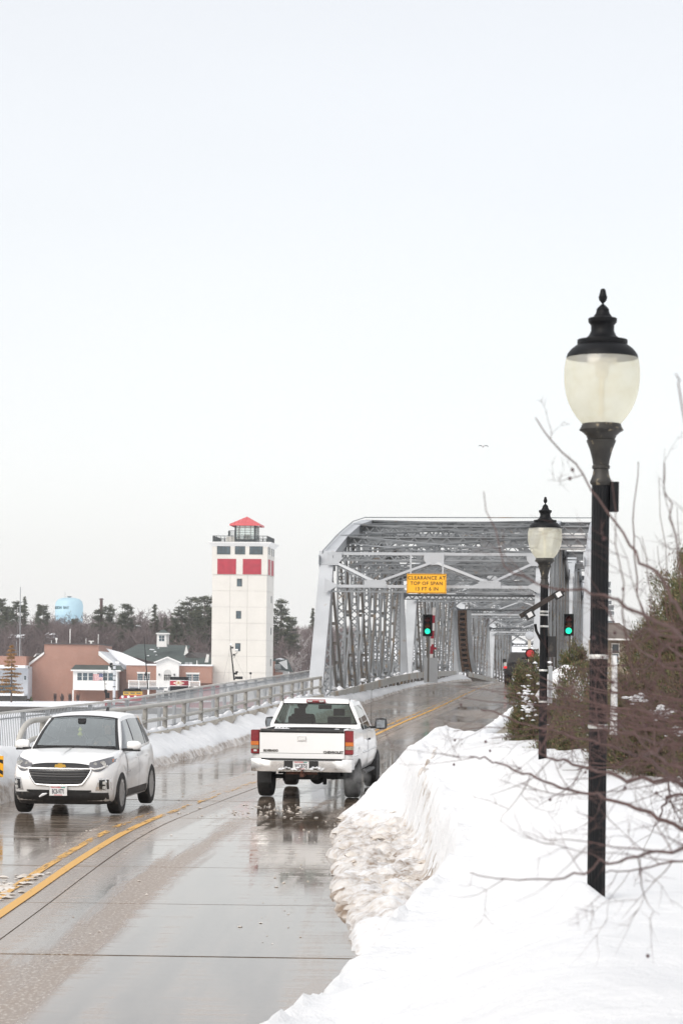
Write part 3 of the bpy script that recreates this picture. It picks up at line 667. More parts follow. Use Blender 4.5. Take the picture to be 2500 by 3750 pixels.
def cross_parts():
    out = []
    W0, W1 = TL+.3, TR-.3
    def strut(p0, p1, h, d, name, bright=False, plates=True):
        m = MB(); v = Vector((0, 0, 1)); p0, p1 = Vector(p0), Vector(p1)
        m.bar(p0+v*h/2, p1+v*h/2, d, .05); m.bar(p0-v*h/2, p1-v*h/2, d, .05)
        for q in (-1, 1): m.lattice(p0+Vector((0, q*d*.4, 0)), p1+Vector((0, q*d*.4, 0)), v, h*.9, dv=(0, 1, 0), d=0, ch=.03, lw=.045)
        out.append((name, m.mesh(name, M_steelw if bright else M_steel)))
    def portal(z_hi, y_hi, z_lo, y_lo, sgn):
        strut((W0, y_hi, z_hi), (W1, y_hi, z_hi), .30, .34, 'portal_strut'); strut((W0, y_lo, z_lo), (W1, y_lo, z_lo), .26, .34, 'portal_strut')
        # bright cover flanges along the front of the struts
        for (y, z, h) in ((y_hi, z_hi, .30), (y_lo, z_lo, .26)):
            m = MB(); m.bx(W0+.02, W1-.02, y-sgn*.16-.015, y-sgn*.16+.015, z+h/2-.09, z+h/2+.03); out.append(('flange', m.mesh('flange', M_steelw)))
        cx = (W0+W1)/2; x1, x2 = W0+(W1-W0)*.22, W0+(W1-W0)*.78
        ya = lambda z: y_lo+(y_hi-y_lo)*(z-z_lo)/(z_hi-z_lo)-sgn*.06
        pts = [(W0+.1, z_hi-.25), (x1, z_lo+.25), (cx, z_hi-.2), (x2, z_lo+.25), (W1-.1, z_hi-.25)]
        for a, b in zip(pts[:-1], pts[1:]):
            m = MB(); A = Vector((a[0], ya(a[1]), a[1])); B = Vector((b[0], ya(b[1]), b[1])); nn = Vector((0, -sgn, .15)).normalized()
            wv = (B-A).cross(nn).normalized()
            m.bar(A, B, .10, .03, up=nn); m.lattice(A-nn*.26, B-nn*.26, wv, .16, dv=nn, d=0, ch=.035, lw=.035)
            m.bar(A-nn*.13, B-nn*.13, .02, .26, up=nn)
            out.append(('portal_brace', m.mesh('portal_brace', M_steelw)))
        def gus(poly, y):
            m = MB(); ps = [Vector((p[0], y(p[1]) if callable(y) else y, p[1])) for p in poly]; m.prism(ps, (0, -sgn*.02, 0))
            zs = [p[1] for p in poly]; xs = [p[0] for p in poly]
            rivets(m, [((min(xs)+(max(xs)-min(xs))*q), (y(zz) if callable(y) else y)-sgn*.022, zz) for q in (.12, .3, .5, .7, .88) for zz in (min(zs)+.06, max(zs)-.07)], (0, -sgn, 0), .02)
            out.append(('gusset_plate', m.mesh('gusset_plate', M_steelw)))
        gus([(cx-.42, z_hi-.14), (cx-.28, z_hi-.33), (cx+.28, z_hi-.33), (cx+.42, z_hi-.14), (cx+.42, z_hi+.15), (cx-.42, z_hi+.15)], y_hi-sgn*.20)
        for xq in (x1, x2): gus([(xq-.46, z_lo+.04), (xq+.46, z_lo+.04), (xq+.46, z_lo+.30), (xq+.34, z_lo+.36), (xq-.34, z_lo+.36), (xq-.46, z_lo+.30)], y_lo-sgn*.20)
        for xe, s in ((W0-.25, 1), (W1+.25, -1)):
            gus([(xe, z_hi-.36), (xe+s*.42, z_hi-.36), (xe+s*.62, z_hi-.12), (xe+s*.62, z_hi+.16), (xe, z_hi+.16)], y_hi-sgn*.24)
            gus([(xe, z_lo-.15), (xe+s*.1, z_lo-.15), (xe+s*.52, z_lo+.08), (xe+s*.52, z_lo+.16), (xe, z_lo+.42)], y_lo-sgn*.24)
    portal(6.33, 4.05, 4.98, 3.25, 1); portal(6.33, L0-4.05, 4.98, L0-3.25, -1)
    for i in range(2, 7):
        z = UZ[i]; y = NODE[i]
        strut((TL, y, z-.28), (TO, y, z-.28), .42, .30, 'top_strut')
        m = MB(); m.bx(TL, TO, y-.015, y+.015, z-.36, z-.08); out.append(('web_plate', m.mesh('web_plate', M_steel)))
        zz = min(z-1.45, 6.2); strut((W0, y, zz), (W1, y, zz), .36, .28, 'sway_strut')
        m = MB(); cx = (W0+W1)/2
        for a, b in (((W0, zz-.0), (W0+2.0, z-.5)), ((W0+2.0, z-.5), (cx, zz+.1)), ((cx, zz+.1), (W1-2.0, z-.5)), ((W1-2, z-.5), (W1, zz))):
            m.bar((a[0], y, a[1]), (b[0], y, b[1]), .14, .12, up=(0, 1, 0))
        m.prism([(cx-.8, y, zz+.12), (cx+.8, y, zz+.12), (cx+.45, y, zz+.5), (cx-.45, y, zz+.5)], (0, .02, 0))
        out.append(('sway_brace', m.mesh('sway_brace', M_steel)))
        m = MB()
        for s, xe in ((1, W0), (-1, W1)): m.bar((xe, y, zz-1.0), (xe+s*1.1, y, zz-.1), .10, .12, up=(0, 1, 0))
        out.append(('knee_brace', m.mesh('knee_brace', M_steel)))
    for i in range(1, 7):
        for (xa, xb) in ((TL, TR), (TR, TL)):
            m = MB(); A = Vector((xa, NODE[i], UZ[i]-.05)); B = Vector((xb, NODE[i+1], UZ[i+1]-.05))
            m.lattice(A-Vector((0, 0, .12)), B-Vector((0, 0, .12)), (0, 0, 1), .30, ch=.055, lw=.05, chd=.20)
            m.bar(A+Vector((0, 0, .06)), B+Vector((0, 0, .06)), .26, .03)
            out.append(('top_lateral', m.mesh('top_lateral', M_steel)))
    for i in range(0, 9):
        m = MB(); m.bx(TL-.1, TO+.1, NODE[i]-.12, NODE[i]+.12, -.75, -.52); m.bx(TL-2.2, TL, NODE[i]-.08, NODE[i]+.08, -.5, -.2)
        m.bx(TL-.1, TO+.1, NODE[i]-.02, NODE[i]+.02, -1.3, -.75); m.bx(TL-.1, TO+.1, NODE[i]-.12, NODE[i]+.12, -1.33, -1.3)
        out.append(('floor_beam', m.mesh('floor_beam', M_steel)))
    return out
CP = cross_parts()
TPR = []
def span(Y0, slope, label, trusses=(TL, TR, TO), dull=False):
    p, rz = frame(Y0); o = thing('truss_span', label, 'bridge', p, rz, 'steel truss spans of the bridge', rot=(math.atan(slope), 0, rz))
    for x in trusses:
        for nm, me in TP: part(nm, me, None, o, loc=(x, 0, 0))
    for nm, me in CP: part(nm, me, None, o)
    if dull:
        for c in o.children:
            if c.data.materials[0] == M_steelw: c.material_slots[0].link = 'OBJECT'; c.material_slots[0].material = M_steelm
    return o
sp1 = span(97, .0225, 'nearest silver riveted truss span, carrying the yellow clearance sign on its portal')
M_steelm = mat('bridge_steel_mid', (.44, .46, .48), .45, var=.1, scale=1)
sp2 = span(137.2, .006, 'second silver truss span, behind the nearest one and before the road crest', (TL, TR), True)
sp3 = span(178, -.012, 'third silver truss span, beyond the road crest behind the dark pickup', (TL, TR), True)
sp4 = span(219, -.02, 'farthest silver truss span, small at the end of the bridge tunnel', (TL, TR), True)
# outer ladder and hand line, seen on the right top of the first span
m = MB()
for q_ in (0, .45): m.bar((5.95+q_, 18.6, 7.0), (5.95+q_, 18.6, 8.3), .05, .05)
for k in range(5): m.bar((5.95, 18.6, 7.1+k*.28), (6.4, 18.6, 7.1+k*.28), .05, .07, up=(0, 1, 0))
part('ladder', m, M_steelw, sp1)
m = MB(); pts = [Vector((TL-.25, NODE[1]-.1, UZ[1]-.7)), Vector((TL-.2, NODE[1]-.05, UZ[1]+.1))]+[Vector((TL-.1, NODE[i], UZ[i]+.14)) for i in (2, 3, 4)]+[Vector((TO, NODE[4], UZ[4]+.16))]
m.tube(pts, .025, 6); part('hand_line', m, M_steel, sp1)
m = MB(); m.bx(4.7, 5.85, 18.0, 19, 7.1, 7.85); part('machine_cabinet', m, M_white, sp1)
m = MB(); m.bx(6.5, 6.75, 18.9, 19.2, 8.62, 8.72); part('blue_lamp', m, mat('blue_cap', (.05, .2, .35), .5), sp1)
# dark rack girder of the lift span (tall curved brown member with square holes) and the gate recess
rk = thing('lift_rack_girder', 'tall dark brown curved rack with square holes left of the road behind the green light', 'bridge rack')
Yk = 172
def rq(px, py): return P(px, py, Yk)
m = MB(); prev = None; segs = []
for k in range(25):
    py = 2235+k*9.4; q = k/24; pxl = 1676+ (q**2.6)*16; pxr = 1708+(q**2.8)*20
    segs.append((rq(pxl, py), rq(pxr, py)))
for k in range(24):
    (a, b), (c, d) = segs[k], segs[k+1]
    w = (b-a)*.22; w2 = (d-c)*.22
    for A, B, C, D in ((a, a+w, c+w2, c), (b-w, b, d, d-w2)): m.prism([A, B, C, D], (0, .5, 0))
    if k % 2 == 0: m.prism([a+w, b-w, d-w2, c+w2], (.0, .5, 0))
part('rack_plate', m, mat('rust_brown', (.075, .045, .03), .6, var=.3, scale=3), rk)
for sgn in (0, 1):
    m = MB()
    for k in range(24):
        (a, b), (c, d) = segs[k], segs[k+1]
        if sgn == 0: m.prism([a-(b-a)*.35, a-(b-a)*.03, c-(d-c)*.03, c-(d-c)*.35], (0, .5, 0))
        else: m.prism([b+(b-a)*.03, b+(b-a)*.5, d+(d-c)*.5, d+(d-c)*.03], (0, .5, 0))
    part('side_girder', m, M_steel, rk)
m = MB(); m.prism([segs[0][0]+Vector((0, .51, 0)), segs[0][1]+Vector((0, .51, 0)), segs[-1][1]+Vector((0, .51, 0)), segs[-1][0]+Vector((0, .51, 0))], (0, .1, 0)); part('back_plate', m, M_steelw, rk)
# inner guardrails of the bridge: box beam on posts
def guard(y0, y1, t, label):
    g_ = thing('guardrail', label, 'guardrail', RP((y0+y1)/2, t, .3)); b0 = g_.location.copy()
    YY = list(np.arange(y0, y1, 4.1))+[y1]
    for a, b in zip(YY[:-1], YY[1:]):
        m = MB(); A, B = RP(a+.01, t, .54)-b0, RP(b-.01, t, .54)-b0
        m.bar(A, B, .10, .34); dd = (B-A).normalized(); nn = Vector((dd.y, -dd.x, 0)) if t < 0 else Vector((-dd.y, dd.x, 0))
        rivets(m, [A+dd*q+nn*.051+Vector((0, 0, z)) for q in (.2, .32) for z in (-.1, 0, .1)], nn, .02)
        part('rail_beam', m, M_beam, g_)
        m = MB(); m.bar(RP(a+.3, t-.08*(1 if t < 0 else -1), -.1)-b0, RP(a+.3, t-.08*(1 if t < 0 else -1), .38)-b0, .14, .14); part('rail_post', m, M_steeld, g_)
        m = MB(); m.bar(RP(a+2.3, t-.08*(1 if t < 0 else -1), -.1)-b0, RP(a+2.3, t-.08*(1 if t < 0 else -1), .38)-b0, .14, .14); part('rail_post', m, M_steeld, g_)
M_beam = mat('guardrail_beam', (.50, .49, .46), .55, var=.1, scale=1.2, dirt=((.44, .34, .24), .35, .55))
guard(98.5, 169, -4.05, 'left steel box-beam guardrail running into the bridge, snow heaped against it')
guard(98.5, 169, 4.0, 'right steel box-beam guardrail inside the bridge behind the shrub')
guard(183, 224, -4.05, 'grey guardrail beyond the road crest on the third span')
# wedge drifts caught between the verticals and the guardrail
random.seed(5); m = MB()
for k in range(17):
    Y = 99.2+k*2.55 if k < 15 else 137+(k-15)*4; c = RP(Y, -4.32, .0); h = random.uniform(.75, 1.25)
    for j in range(9):
        q = random.random(); p = RP(Y-.5+1.1*q, -4.42+random.uniform(-.1, .14), .15+(h-.2)*(1-q)**1.2*random.uniform(.5, .95)); lump(m, p, random.uniform(.13, .22)*(1-.3*q), .9)
sd = part('snow_drift', m, M_snow, smooth=80); tag(sd, 'small white drifts caught between the left truss posts above the guardrail', 'snow drift', kind='stuff')
# ---------------------------------------------------------------- clearance sign
Ys_ = 99.2; c = P(1561, 2137, Ys_)
sg = thing('clearance_sign', 'yellow sign reading CLEARANCE AT TOP OF SPAN 13 FT 6 IN hung on the portal', 'sign', c, -math.atan(.119))
W_, H_ = 145/FPX*Ys_, 71/FPX*Ys_
m = MB(); m.bx(-W_/2, W_/2, -.012, .012, -H_/2, H_/2); part('sign_face', m, M_yel, sg)
m = MB()
for s in (-1, 1):
    m.bx(-W_/2+.02, W_/2-.02, -.017, -.0135, s*(H_/2-.03)-.007, s*(H_/2-.03)+.007); m.bx(s*(W_/2-.03)-.007, s*(W_/2-.03)+.007, -.017, -.0135, -H_/2+.03, H_/2-.03)
part('border', m, M_ink, sg)
for i, tx in enumerate(('CLEARANCE AT', 'TOP OF SPAN', '13 FT 6 IN')):
    text_part(tx, .205, M_ink, sg, (0, -.018, .225-i*.225), (math.pi/2, 0, 0), sx=.96, bold=.0015, sp=1.12)
for s in (-.66, .66): m = MB(); m.bar((s, .04, H_/2+.85), (s, .03, -H_/2), .07, .03, up=(0, 1, 0)); part('hanger', m, M_steelw, sg)
# ---------------------------------------------------------------- traffic signals
M_grn = mat('green_lamp', (.0, .6, .35), .4, emit=((0.02, .95, .55), 1.3)); M_rd = mat('red_lamp_off', (.10, .012, .012), .4); M_ab = mat('amber_lamp_off', (.16, .045, .01), .4)
def signal(px, py, Y, label, pole):
    o = thing('traffic_light', label, 'traffic light', P(px, py, Y), -.1, 'traffic lights at the bridge mouth'); s = Y/FPX
    w, h = 35*s, 80*s
    m = MB(); m.bx(-w/2, w/2, -.02, .02, -h/2, h/2); m.bx(-w*.34, w*.34, .02, .28, -h*.46, h*.46); part('housing', m, M_black, o)
    for k, (mm, nm) in enumerate(((M_rd, 'red_lens'), (M_ab, 'amber_lens'), (M_grn, 'green_lens'))):
        zc = h*(.27-.27*k); m = MB(); m.lathe([(.0, -.06), (.08*1.25, -.05), (.112*1.25, -.021), (.112*1.25, 0)], (0, 0, zc), 16, axis='y'); part(nm, m, mm, o, smooth=True)
        m = MB(); R = .128*1.15; pts = [(R*math.cos(a), R*math.sin(a)) for a in np.linspace(-.2, math.pi+.2, 9)]
        m.grid([[Vector((x, -.02, zc+z)) for x, z in pts], [Vector((x*.97, -.24, zc+z*.97)) for x, z in pts]]); part('visor', m, M_black, o)
    if pole == 'hang': m = MB(); m.bar((0, .1, h/2), (0, .1, h/2+.6), .06, .06)
    else: m = MB(); m.bar((0.05, .1, -h/2), (0.05, .1, -2.9), .09, .09)
    part('pole', m, M_steeld if pole != 'hang' else M_steel, o)
    return o
signal(1565, 2290, 124, 'left traffic light showing green, in front of the red and white gate arm', 'stand')
signal(2081, 2288, 108, 'right traffic light showing green, between the two right-hand bridge posts', 'stand')
# ---------------------------------------------------------------- barrier gates
M_rw = mat('gate_white', (.75, .73, .72), .5)
gt = thing('barrier_gate', 'raised red and white barrier arm beside the left traffic light', 'barrier', P(1576, 2500, 126)); b0 = gt.location.copy()
m = MB(); a, b = P(1574, 2480, 126)-b0, P(1588, 2225, 126)-b0
for k in range(9):
    A, B = a.lerp(b, k/9), a.lerp(b, (k+1)/9)
    mm = MB(); mm.bar(A, B, .16, .05, up=(0, 1, 0)); part('arm_section', mm, M_redp if k % 2 else M_rw, gt)
m = MB(); m.bx(-.35, .35, -.2, .2, 0, 1.3); part('drive_box', m, M_steelw, gt)
m = MB(); m.bx(.0, .28, -.25, -.15, 1.72, 1.84); m.bx(.02, .12, -.25, -.15, 1.84, 2.0); part('counterweight', m, M_redp, gt)
gl = thing('warning_lamp_post', 'round red warning lamp under a pale bell, left of the farther lamp post', 'warning light', P(1938, 2520, 92)); b0 = gl.location.copy()
s = 92/FPX; top = P(1937, 2328, 92)-b0
m = MB(); m.bar((0, 0, -.6), (top.x, 0, top.z), .11, .11); part('post', m, mat('pale_post', (.62, .60, .55), .5), gl)
zc = (P(1938, 2394, 92)-b0).z
m = MB(); m.lathe([(.0, -.12), (.13, -.1), (.16, -.02), (.16, .06)], (0, -.1, zc), 20, axis='y'); part('red_lens', m, mat('red_reflector', (.42, .02, .025), .3), gl, smooth=True)
m = MB(); m.lathe([(.19, -.03), (.2, .0), (.19, .05)], (0, -.1, zc), 20, axis='y'); m.bx(-.32, .32, -.06, -.02, zc+.12, zc+.17); m.bx(-.32, .32, -.06, -.02, zc-.2, zc-.15); part('hood', m, M_black, gl)
m = MB(); m.lathe([(.03, -.1), (.15, -.08), (.17, -.03), (.165, .04)], (top.x, -.05, top.z), 20, axis='y'); part('bell', m, mat('bell_grey', (.50, .53, .57), .35, metal=.3), gl, smooth=True)
# ================================================================ vehicles
class Body:
    def __init__(s, zt, zb, lev, nf, nr, crown=.03): s.zt_, s.zb_, s.lev, s.nf, s.nr, s.crown = zt, zb, lev, nf, nr, crown
    def zt(s, x): return float(np.interp(x, *s.zt_))
    def zb(s, x): return float(np.interp(x, *s.zb_))
    def lv(s, k):
        K = [l[0] for l in s.lev]; return [float(np.interp(k, K, [l[j] for l in s.lev])) for j in (1, 2, 3)]
    def side(s, x, z):       # half width at x, z
        k = (z-s.zb(x))/(s.zt(x)-s.zb(x)); k = max(0, min(1, k)); w, af, ar = s.lv(k)
        a, n = (af, s.nf) if x > 0 else (ar, s.nr); q = min(1, abs(x)/a); return w*(1-q**n)**(1/n)
    def endx(s, y, z, front=True):
        x = 2.2 if front else -2.2
        for _ in range(4):
            k = max(0, min(1, (z-s.zb(x))/(s.zt(x)-s.zb(x)))); w, af, ar = s.lv(k); q = min(.999, abs(y)/w)
            x = af*(1-q**s.nf)**(1/s.nf) if front else -ar*(1-q**s.nr)**(1/s.nr)
        return x
    def outline(s, k, M):
        w, af, ar = s.lv(k); t = np.linspace(0, 2*np.pi, 6001); c, sn = np.cos(t), np.sin(t)
        n = np.where(c > 0, s.nf, s.nr); a = np.where(c > 0, af, ar)
        x = a*np.sign(c)*np.abs(c)**(2/n); y = w*np.sign(sn)*np.abs(sn)**(2/n)
        d = np.concatenate([[0], np.cumsum(np.hypot(np.diff(x), np.diff(y)))]); u = np.linspace(0, d[-1], M+1)[:-1]
        return np.interp(u, d, x), np.interp(u, d, y)
    def build(s, M=140, ks=None):
        m = MB(); ks = ks or [0, .04, .1, .18, .26, .35, .45, .55, .65, .75, .84, .91, .96, 1.0]; rings = []
        for k in ks:
            x, y = s.outline(k, M); rings.append([(x[i], y[i], s.zb(x[i])+k*(s.zt(x[i])-s.zb(x[i]))) for i in range(M)])
        x, y = s.outline(1.0, M)
        for q in (.93, .8, .6, .4, .2, .02):
            rings.append([(x[i]*(1-.0*(1-q)), y[i]*q, s.zt(x[i])+s.crown*(1-q*q)) for i in range(M)])
        x, y = s.outline(0, M); bot = []
        for q in (.02, .5): bot.append([(x[i]*(.9+.1*q), y[i]*q, s.zb(x[i])) for i in range(M)])
        rings = bot+rings
        for r in rings: m.v.extend(r)
        for i in range(len(rings)-1):
            for k in range(M): m.f.append((i*M+k, i*M+(k+1) % M, (i+1)*M+(k+1) % M, (i+1)*M+k)); m.m.append(0)
        m.f.append(tuple(range(M))[::-1]); m.m.append(0); n = (len(rings)-1)*M; m.f.append(tuple(range(n, n+M))); m.m.append(0)
        return m
def boolcut(mb, cutters, mats, smooth=40):
    me = mb.mesh('b', mats); me.polygons.foreach_set('use_smooth', [True]*len(me.polygons))
    o = link(bpy.data.objects.new('b', me)); tmp = [o]
    for c in cutters:
        cm = c.mesh('c', mats); cm.polygons.foreach_set('material_index', [1]*len(cm.polygons)); co = link(bpy.data.objects.new('c', cm)); tmp.append(co)
        md = o.modifiers.new('b', 'BOOLEAN'); md.object = co; md.operation = 'DIFFERENCE'; md.solver = 'EXACT'
    r = bake(o)
    for t in tmp: bpy.data.objects.remove(t)
    try: r.set_sharp_from_angle(angle=math.radians(smooth))
    except Exception: pass
    return r
def cyl(c, r, y0, y1, n=32):
    m = MB(); m.lathe([(r, y0), (r, y1)], c, n, axis='y'); return m
def ruled(fa, fb, n=8, rows=4, off=0):
    """grid between two curves fa(t), fb(t)"""
    return [[Vector(fa(i/n)).lerp(Vector(fb(i/n)), j/rows) for i in range(n+1)] for j in range(rows+1)]
def wheel(parent, x, y, r, w, rimr, spokes, rim_mat):
    s = 1 if y > 0 else -1
    t = MB(); t.lathe([(rimr, -w*.46), (r-.035, -w*.5), (r-.008, -w*.42), (r, -w*.25), (r, w*.25), (r-.008, w*.42), (r-.035, w*.5), (rimr, w*.46), (rimr-.01, w*.3), (rimr-.01, -w*.3)], (0, 0, 0), 36, axis='y')
    o = thing_w = link(bpy.data.objects.new('wheel', None), parent); o.location = (x, y, r); o.empty_display_size = .2
    part('tyre', t, M_tyre, o, smooth=True)
    m = MB(); m.lathe([(rimr-.012, -.09), (rimr+.006, w*.44), (rimr-.012, w*.46), (rimr-.03, w*.40), (rimr-.035, w*.2), (.0, w*.05)], (0, 0, 0), 30, axis='y') if s > 0 else m.lathe([(0, -w*.05), (rimr-.035, -w*.2), (rimr-.03, -w*.40), (rimr-.012, -w*.46), (rimr+.006, -w*.44), (rimr-.012, .09)], (0, 0, 0), 30, axis='y')
    part('rim_barrel', m, M_ink, o, smooth=True)
    m = MB()
    for k in range(spokes):
        a = 2*math.pi*k/spokes; d = Vector((math.cos(a), 0, math.sin(a)))
        m.bar(Vector((0, s*w*.30, 0))+d*.05, Vector((0, s*w*.41, 0))+d*(rimr-.01), .046, .03, up=(0, 1, 0))
    m.lathe([(rimr-.035, s*w*.35), (rimr-.03, s*w*.44), (rimr-.002, s*w*.455), (rimr+.002, s*w*.43)], (0, 0, 0), 30, axis='y')
    m.lathe([(.07, s*w*.25), (.065, s*w*.37), (0.02, s*w*.39)], (0, 0, 0), 16, axis='y')
    part('rim', m, rim_mat, o, smooth=True)
    return o
def person(loc, rz, label, coat, hair, parent=None, scale=1.0):
    """seated figure, one continuous body with hands on the wheel; origin at the hips"""
    J = {'pelvis': ((0, 0, 0), .15), 'belly': ((0.02, 0, .17), .145), 'chest': ((.03, 0, .37), .155), 'neck0': ((.03, 0, .50), .075), 'neck': ((.05, 0, .57), .055), 'jaw': ((.085, 0, .625), .070), 'head': ((.075, 0, .70), .092), 'crown': ((.065, 0, .755), .078)}
    E_ = [('pelvis', 'belly'), ('belly', 'chest'), ('chest', 'neck0'), ('neck0', 'neck'), ('neck', 'jaw'), ('jaw', 'head'), ('head', 'crown')]
    for s, n in ((1, 'l'), (-1, 'r')):
        J.update({n+'sh': ((.02, s*.19, .44), .07), n+'el': ((.20, s*.25, .22), .045), n+'wr': ((.42, s*.17, .33), .03), n+'ha': ((.49, s*.15, .36), .035), n+'hip': ((.08, s*.10, -.02), .10), n+'kn': ((.48, s*.14, .04), .065), n+'an': ((.72, s*.14, -.28), .04), n+'to': ((.88, s*.14, -.31), .035)})
        E_ += [('chest', n+'sh'), (n+'sh', n+'el'), (n+'el', n+'wr'), (n+'wr', n+'ha'), ('pelvis', n+'hip'), (n+'hip', n+'kn'), (n+'kn', n+'an'), (n+'an', n+'to')]
    names = list(J); me = bpy.data.meshes.new('body'); me.from_pydata([J[n][0] for n in names], [(names.index(a), names.index(b)) for a, b in E_], [])
    o = link(bpy.data.objects.new('b', me)); o.modifiers.new('s', 'SKIN'); me.skin_vertices[0].data[0].use_root = True
    for i, n in enumerate(names): me.skin_vertices[0].data[i].radius = (J[n][1],)*2
    ss = o.modifiers.new('u', 'SUBSURF'); ss.levels = 2
    bm = bake(o); bpy.data.objects.remove(o); bm.materials.clear(); M_skin = mat('skin', (.42, .25, .18), .55, var=.05)
    bm.materials.append(M_skin); bm.materials.append(coat)
    for p in bm.polygons:
        c = p.center; p.use_smooth = True; p.material_index = 0 if (c.z > .53 or (c.x > .44 and c.z > .2)) else 1
    root = thing('person', label, 'person', loc, rz); part('body', bm, None, root); root.scale = (scale,)*3
    m = MB(); m.lathe([(.015, .115), (.07, .10), (.10, .05), (.108, 0), (.10, -.06), (.075, -.10), (.07, -.11)], (.045, 0, .715), 16); part('hair', m, hair, root, smooth=True)
    m = MB(); m.add([(.165, 0, .70), (.195, 0, .66), (.165, .018, .655), (.165, -.018, .655)], [(0, 1, 2), (0, 3, 1), (1, 3, 2)]); part('nose', m, M_skin, root)
    m = MB(); m.bx(.158, .17, .012, .05, .692, .712); m.bx(.158, .17, -.05, -.012, .692, .712); m.bx(.155, .168, -.03, .03, .622, .632); part('face_details', m, M_dark, root)
    for s in (-1, 1): m = MB(); m.box((.07, s*.098, .685), (.03, .02, .06)); part('ear', m, M_skin, root)
    # five bent fingers closing on the rim of the wheel
    for s in (-1, 1):
        for k, (dz, L_) in enumerate(((-.03, .055), (-.01, .062), (.01, .06), (.028, .048))):
            m = MB(); b = Vector((.50, s*.15, .37+dz*.6)); m.tube([b, b+Vector((.035, -s*.005, .012+dz*.3)), b+Vector((.045, -s*.02, -.01+dz*.3)), b+Vector((.03, -s*.03, -.022+dz*.2))], [.011, .010, .009, .007], 6); part('finger', m, M_skin, root, smooth=True)
        m = MB(); b = Vector((.47, s*.13, .375)); m.tube([b, b+Vector((.02, -s*.03, .015)), b+Vector((.04, -s*.035, .012))], [.012, .011, .008], 6); part('thumb', m, M_skin, root, smooth=True)
    return root
def seat(parent, x, y, z, rot=0):
    m = MB(); m.box((x, y, z+.05), (.5, .5, .14)); m.box((x-.24, y, z+.32), (.14, .46, .56), Matrix.Rotation(-.2, 3, 'Y')); m.box((x-.31, y, z+.70), (.10, .22, .14)); 
    return part('seat', m, M_seat, parent)
def steering(parent, x, y, z):
    m = MB(); R = .185; pts = [Vector((x+.07*math.cos(a)*1.0, y+R*math.sin(a), z+R*math.cos(a))) for a in np.linspace(0, 2*math.pi, 21)]
    m.tube(pts, .016, 6, cap=False); m.bar((x, y-R, z), (x, y+R, z), .03, .05); m.bar((x, y, z), (x+.3, y, z-.12), .05, .05); return part('steering_wheel', m, M_dark, parent)
M_grl = mat('grille_black', (.008, .008, .009), .35)
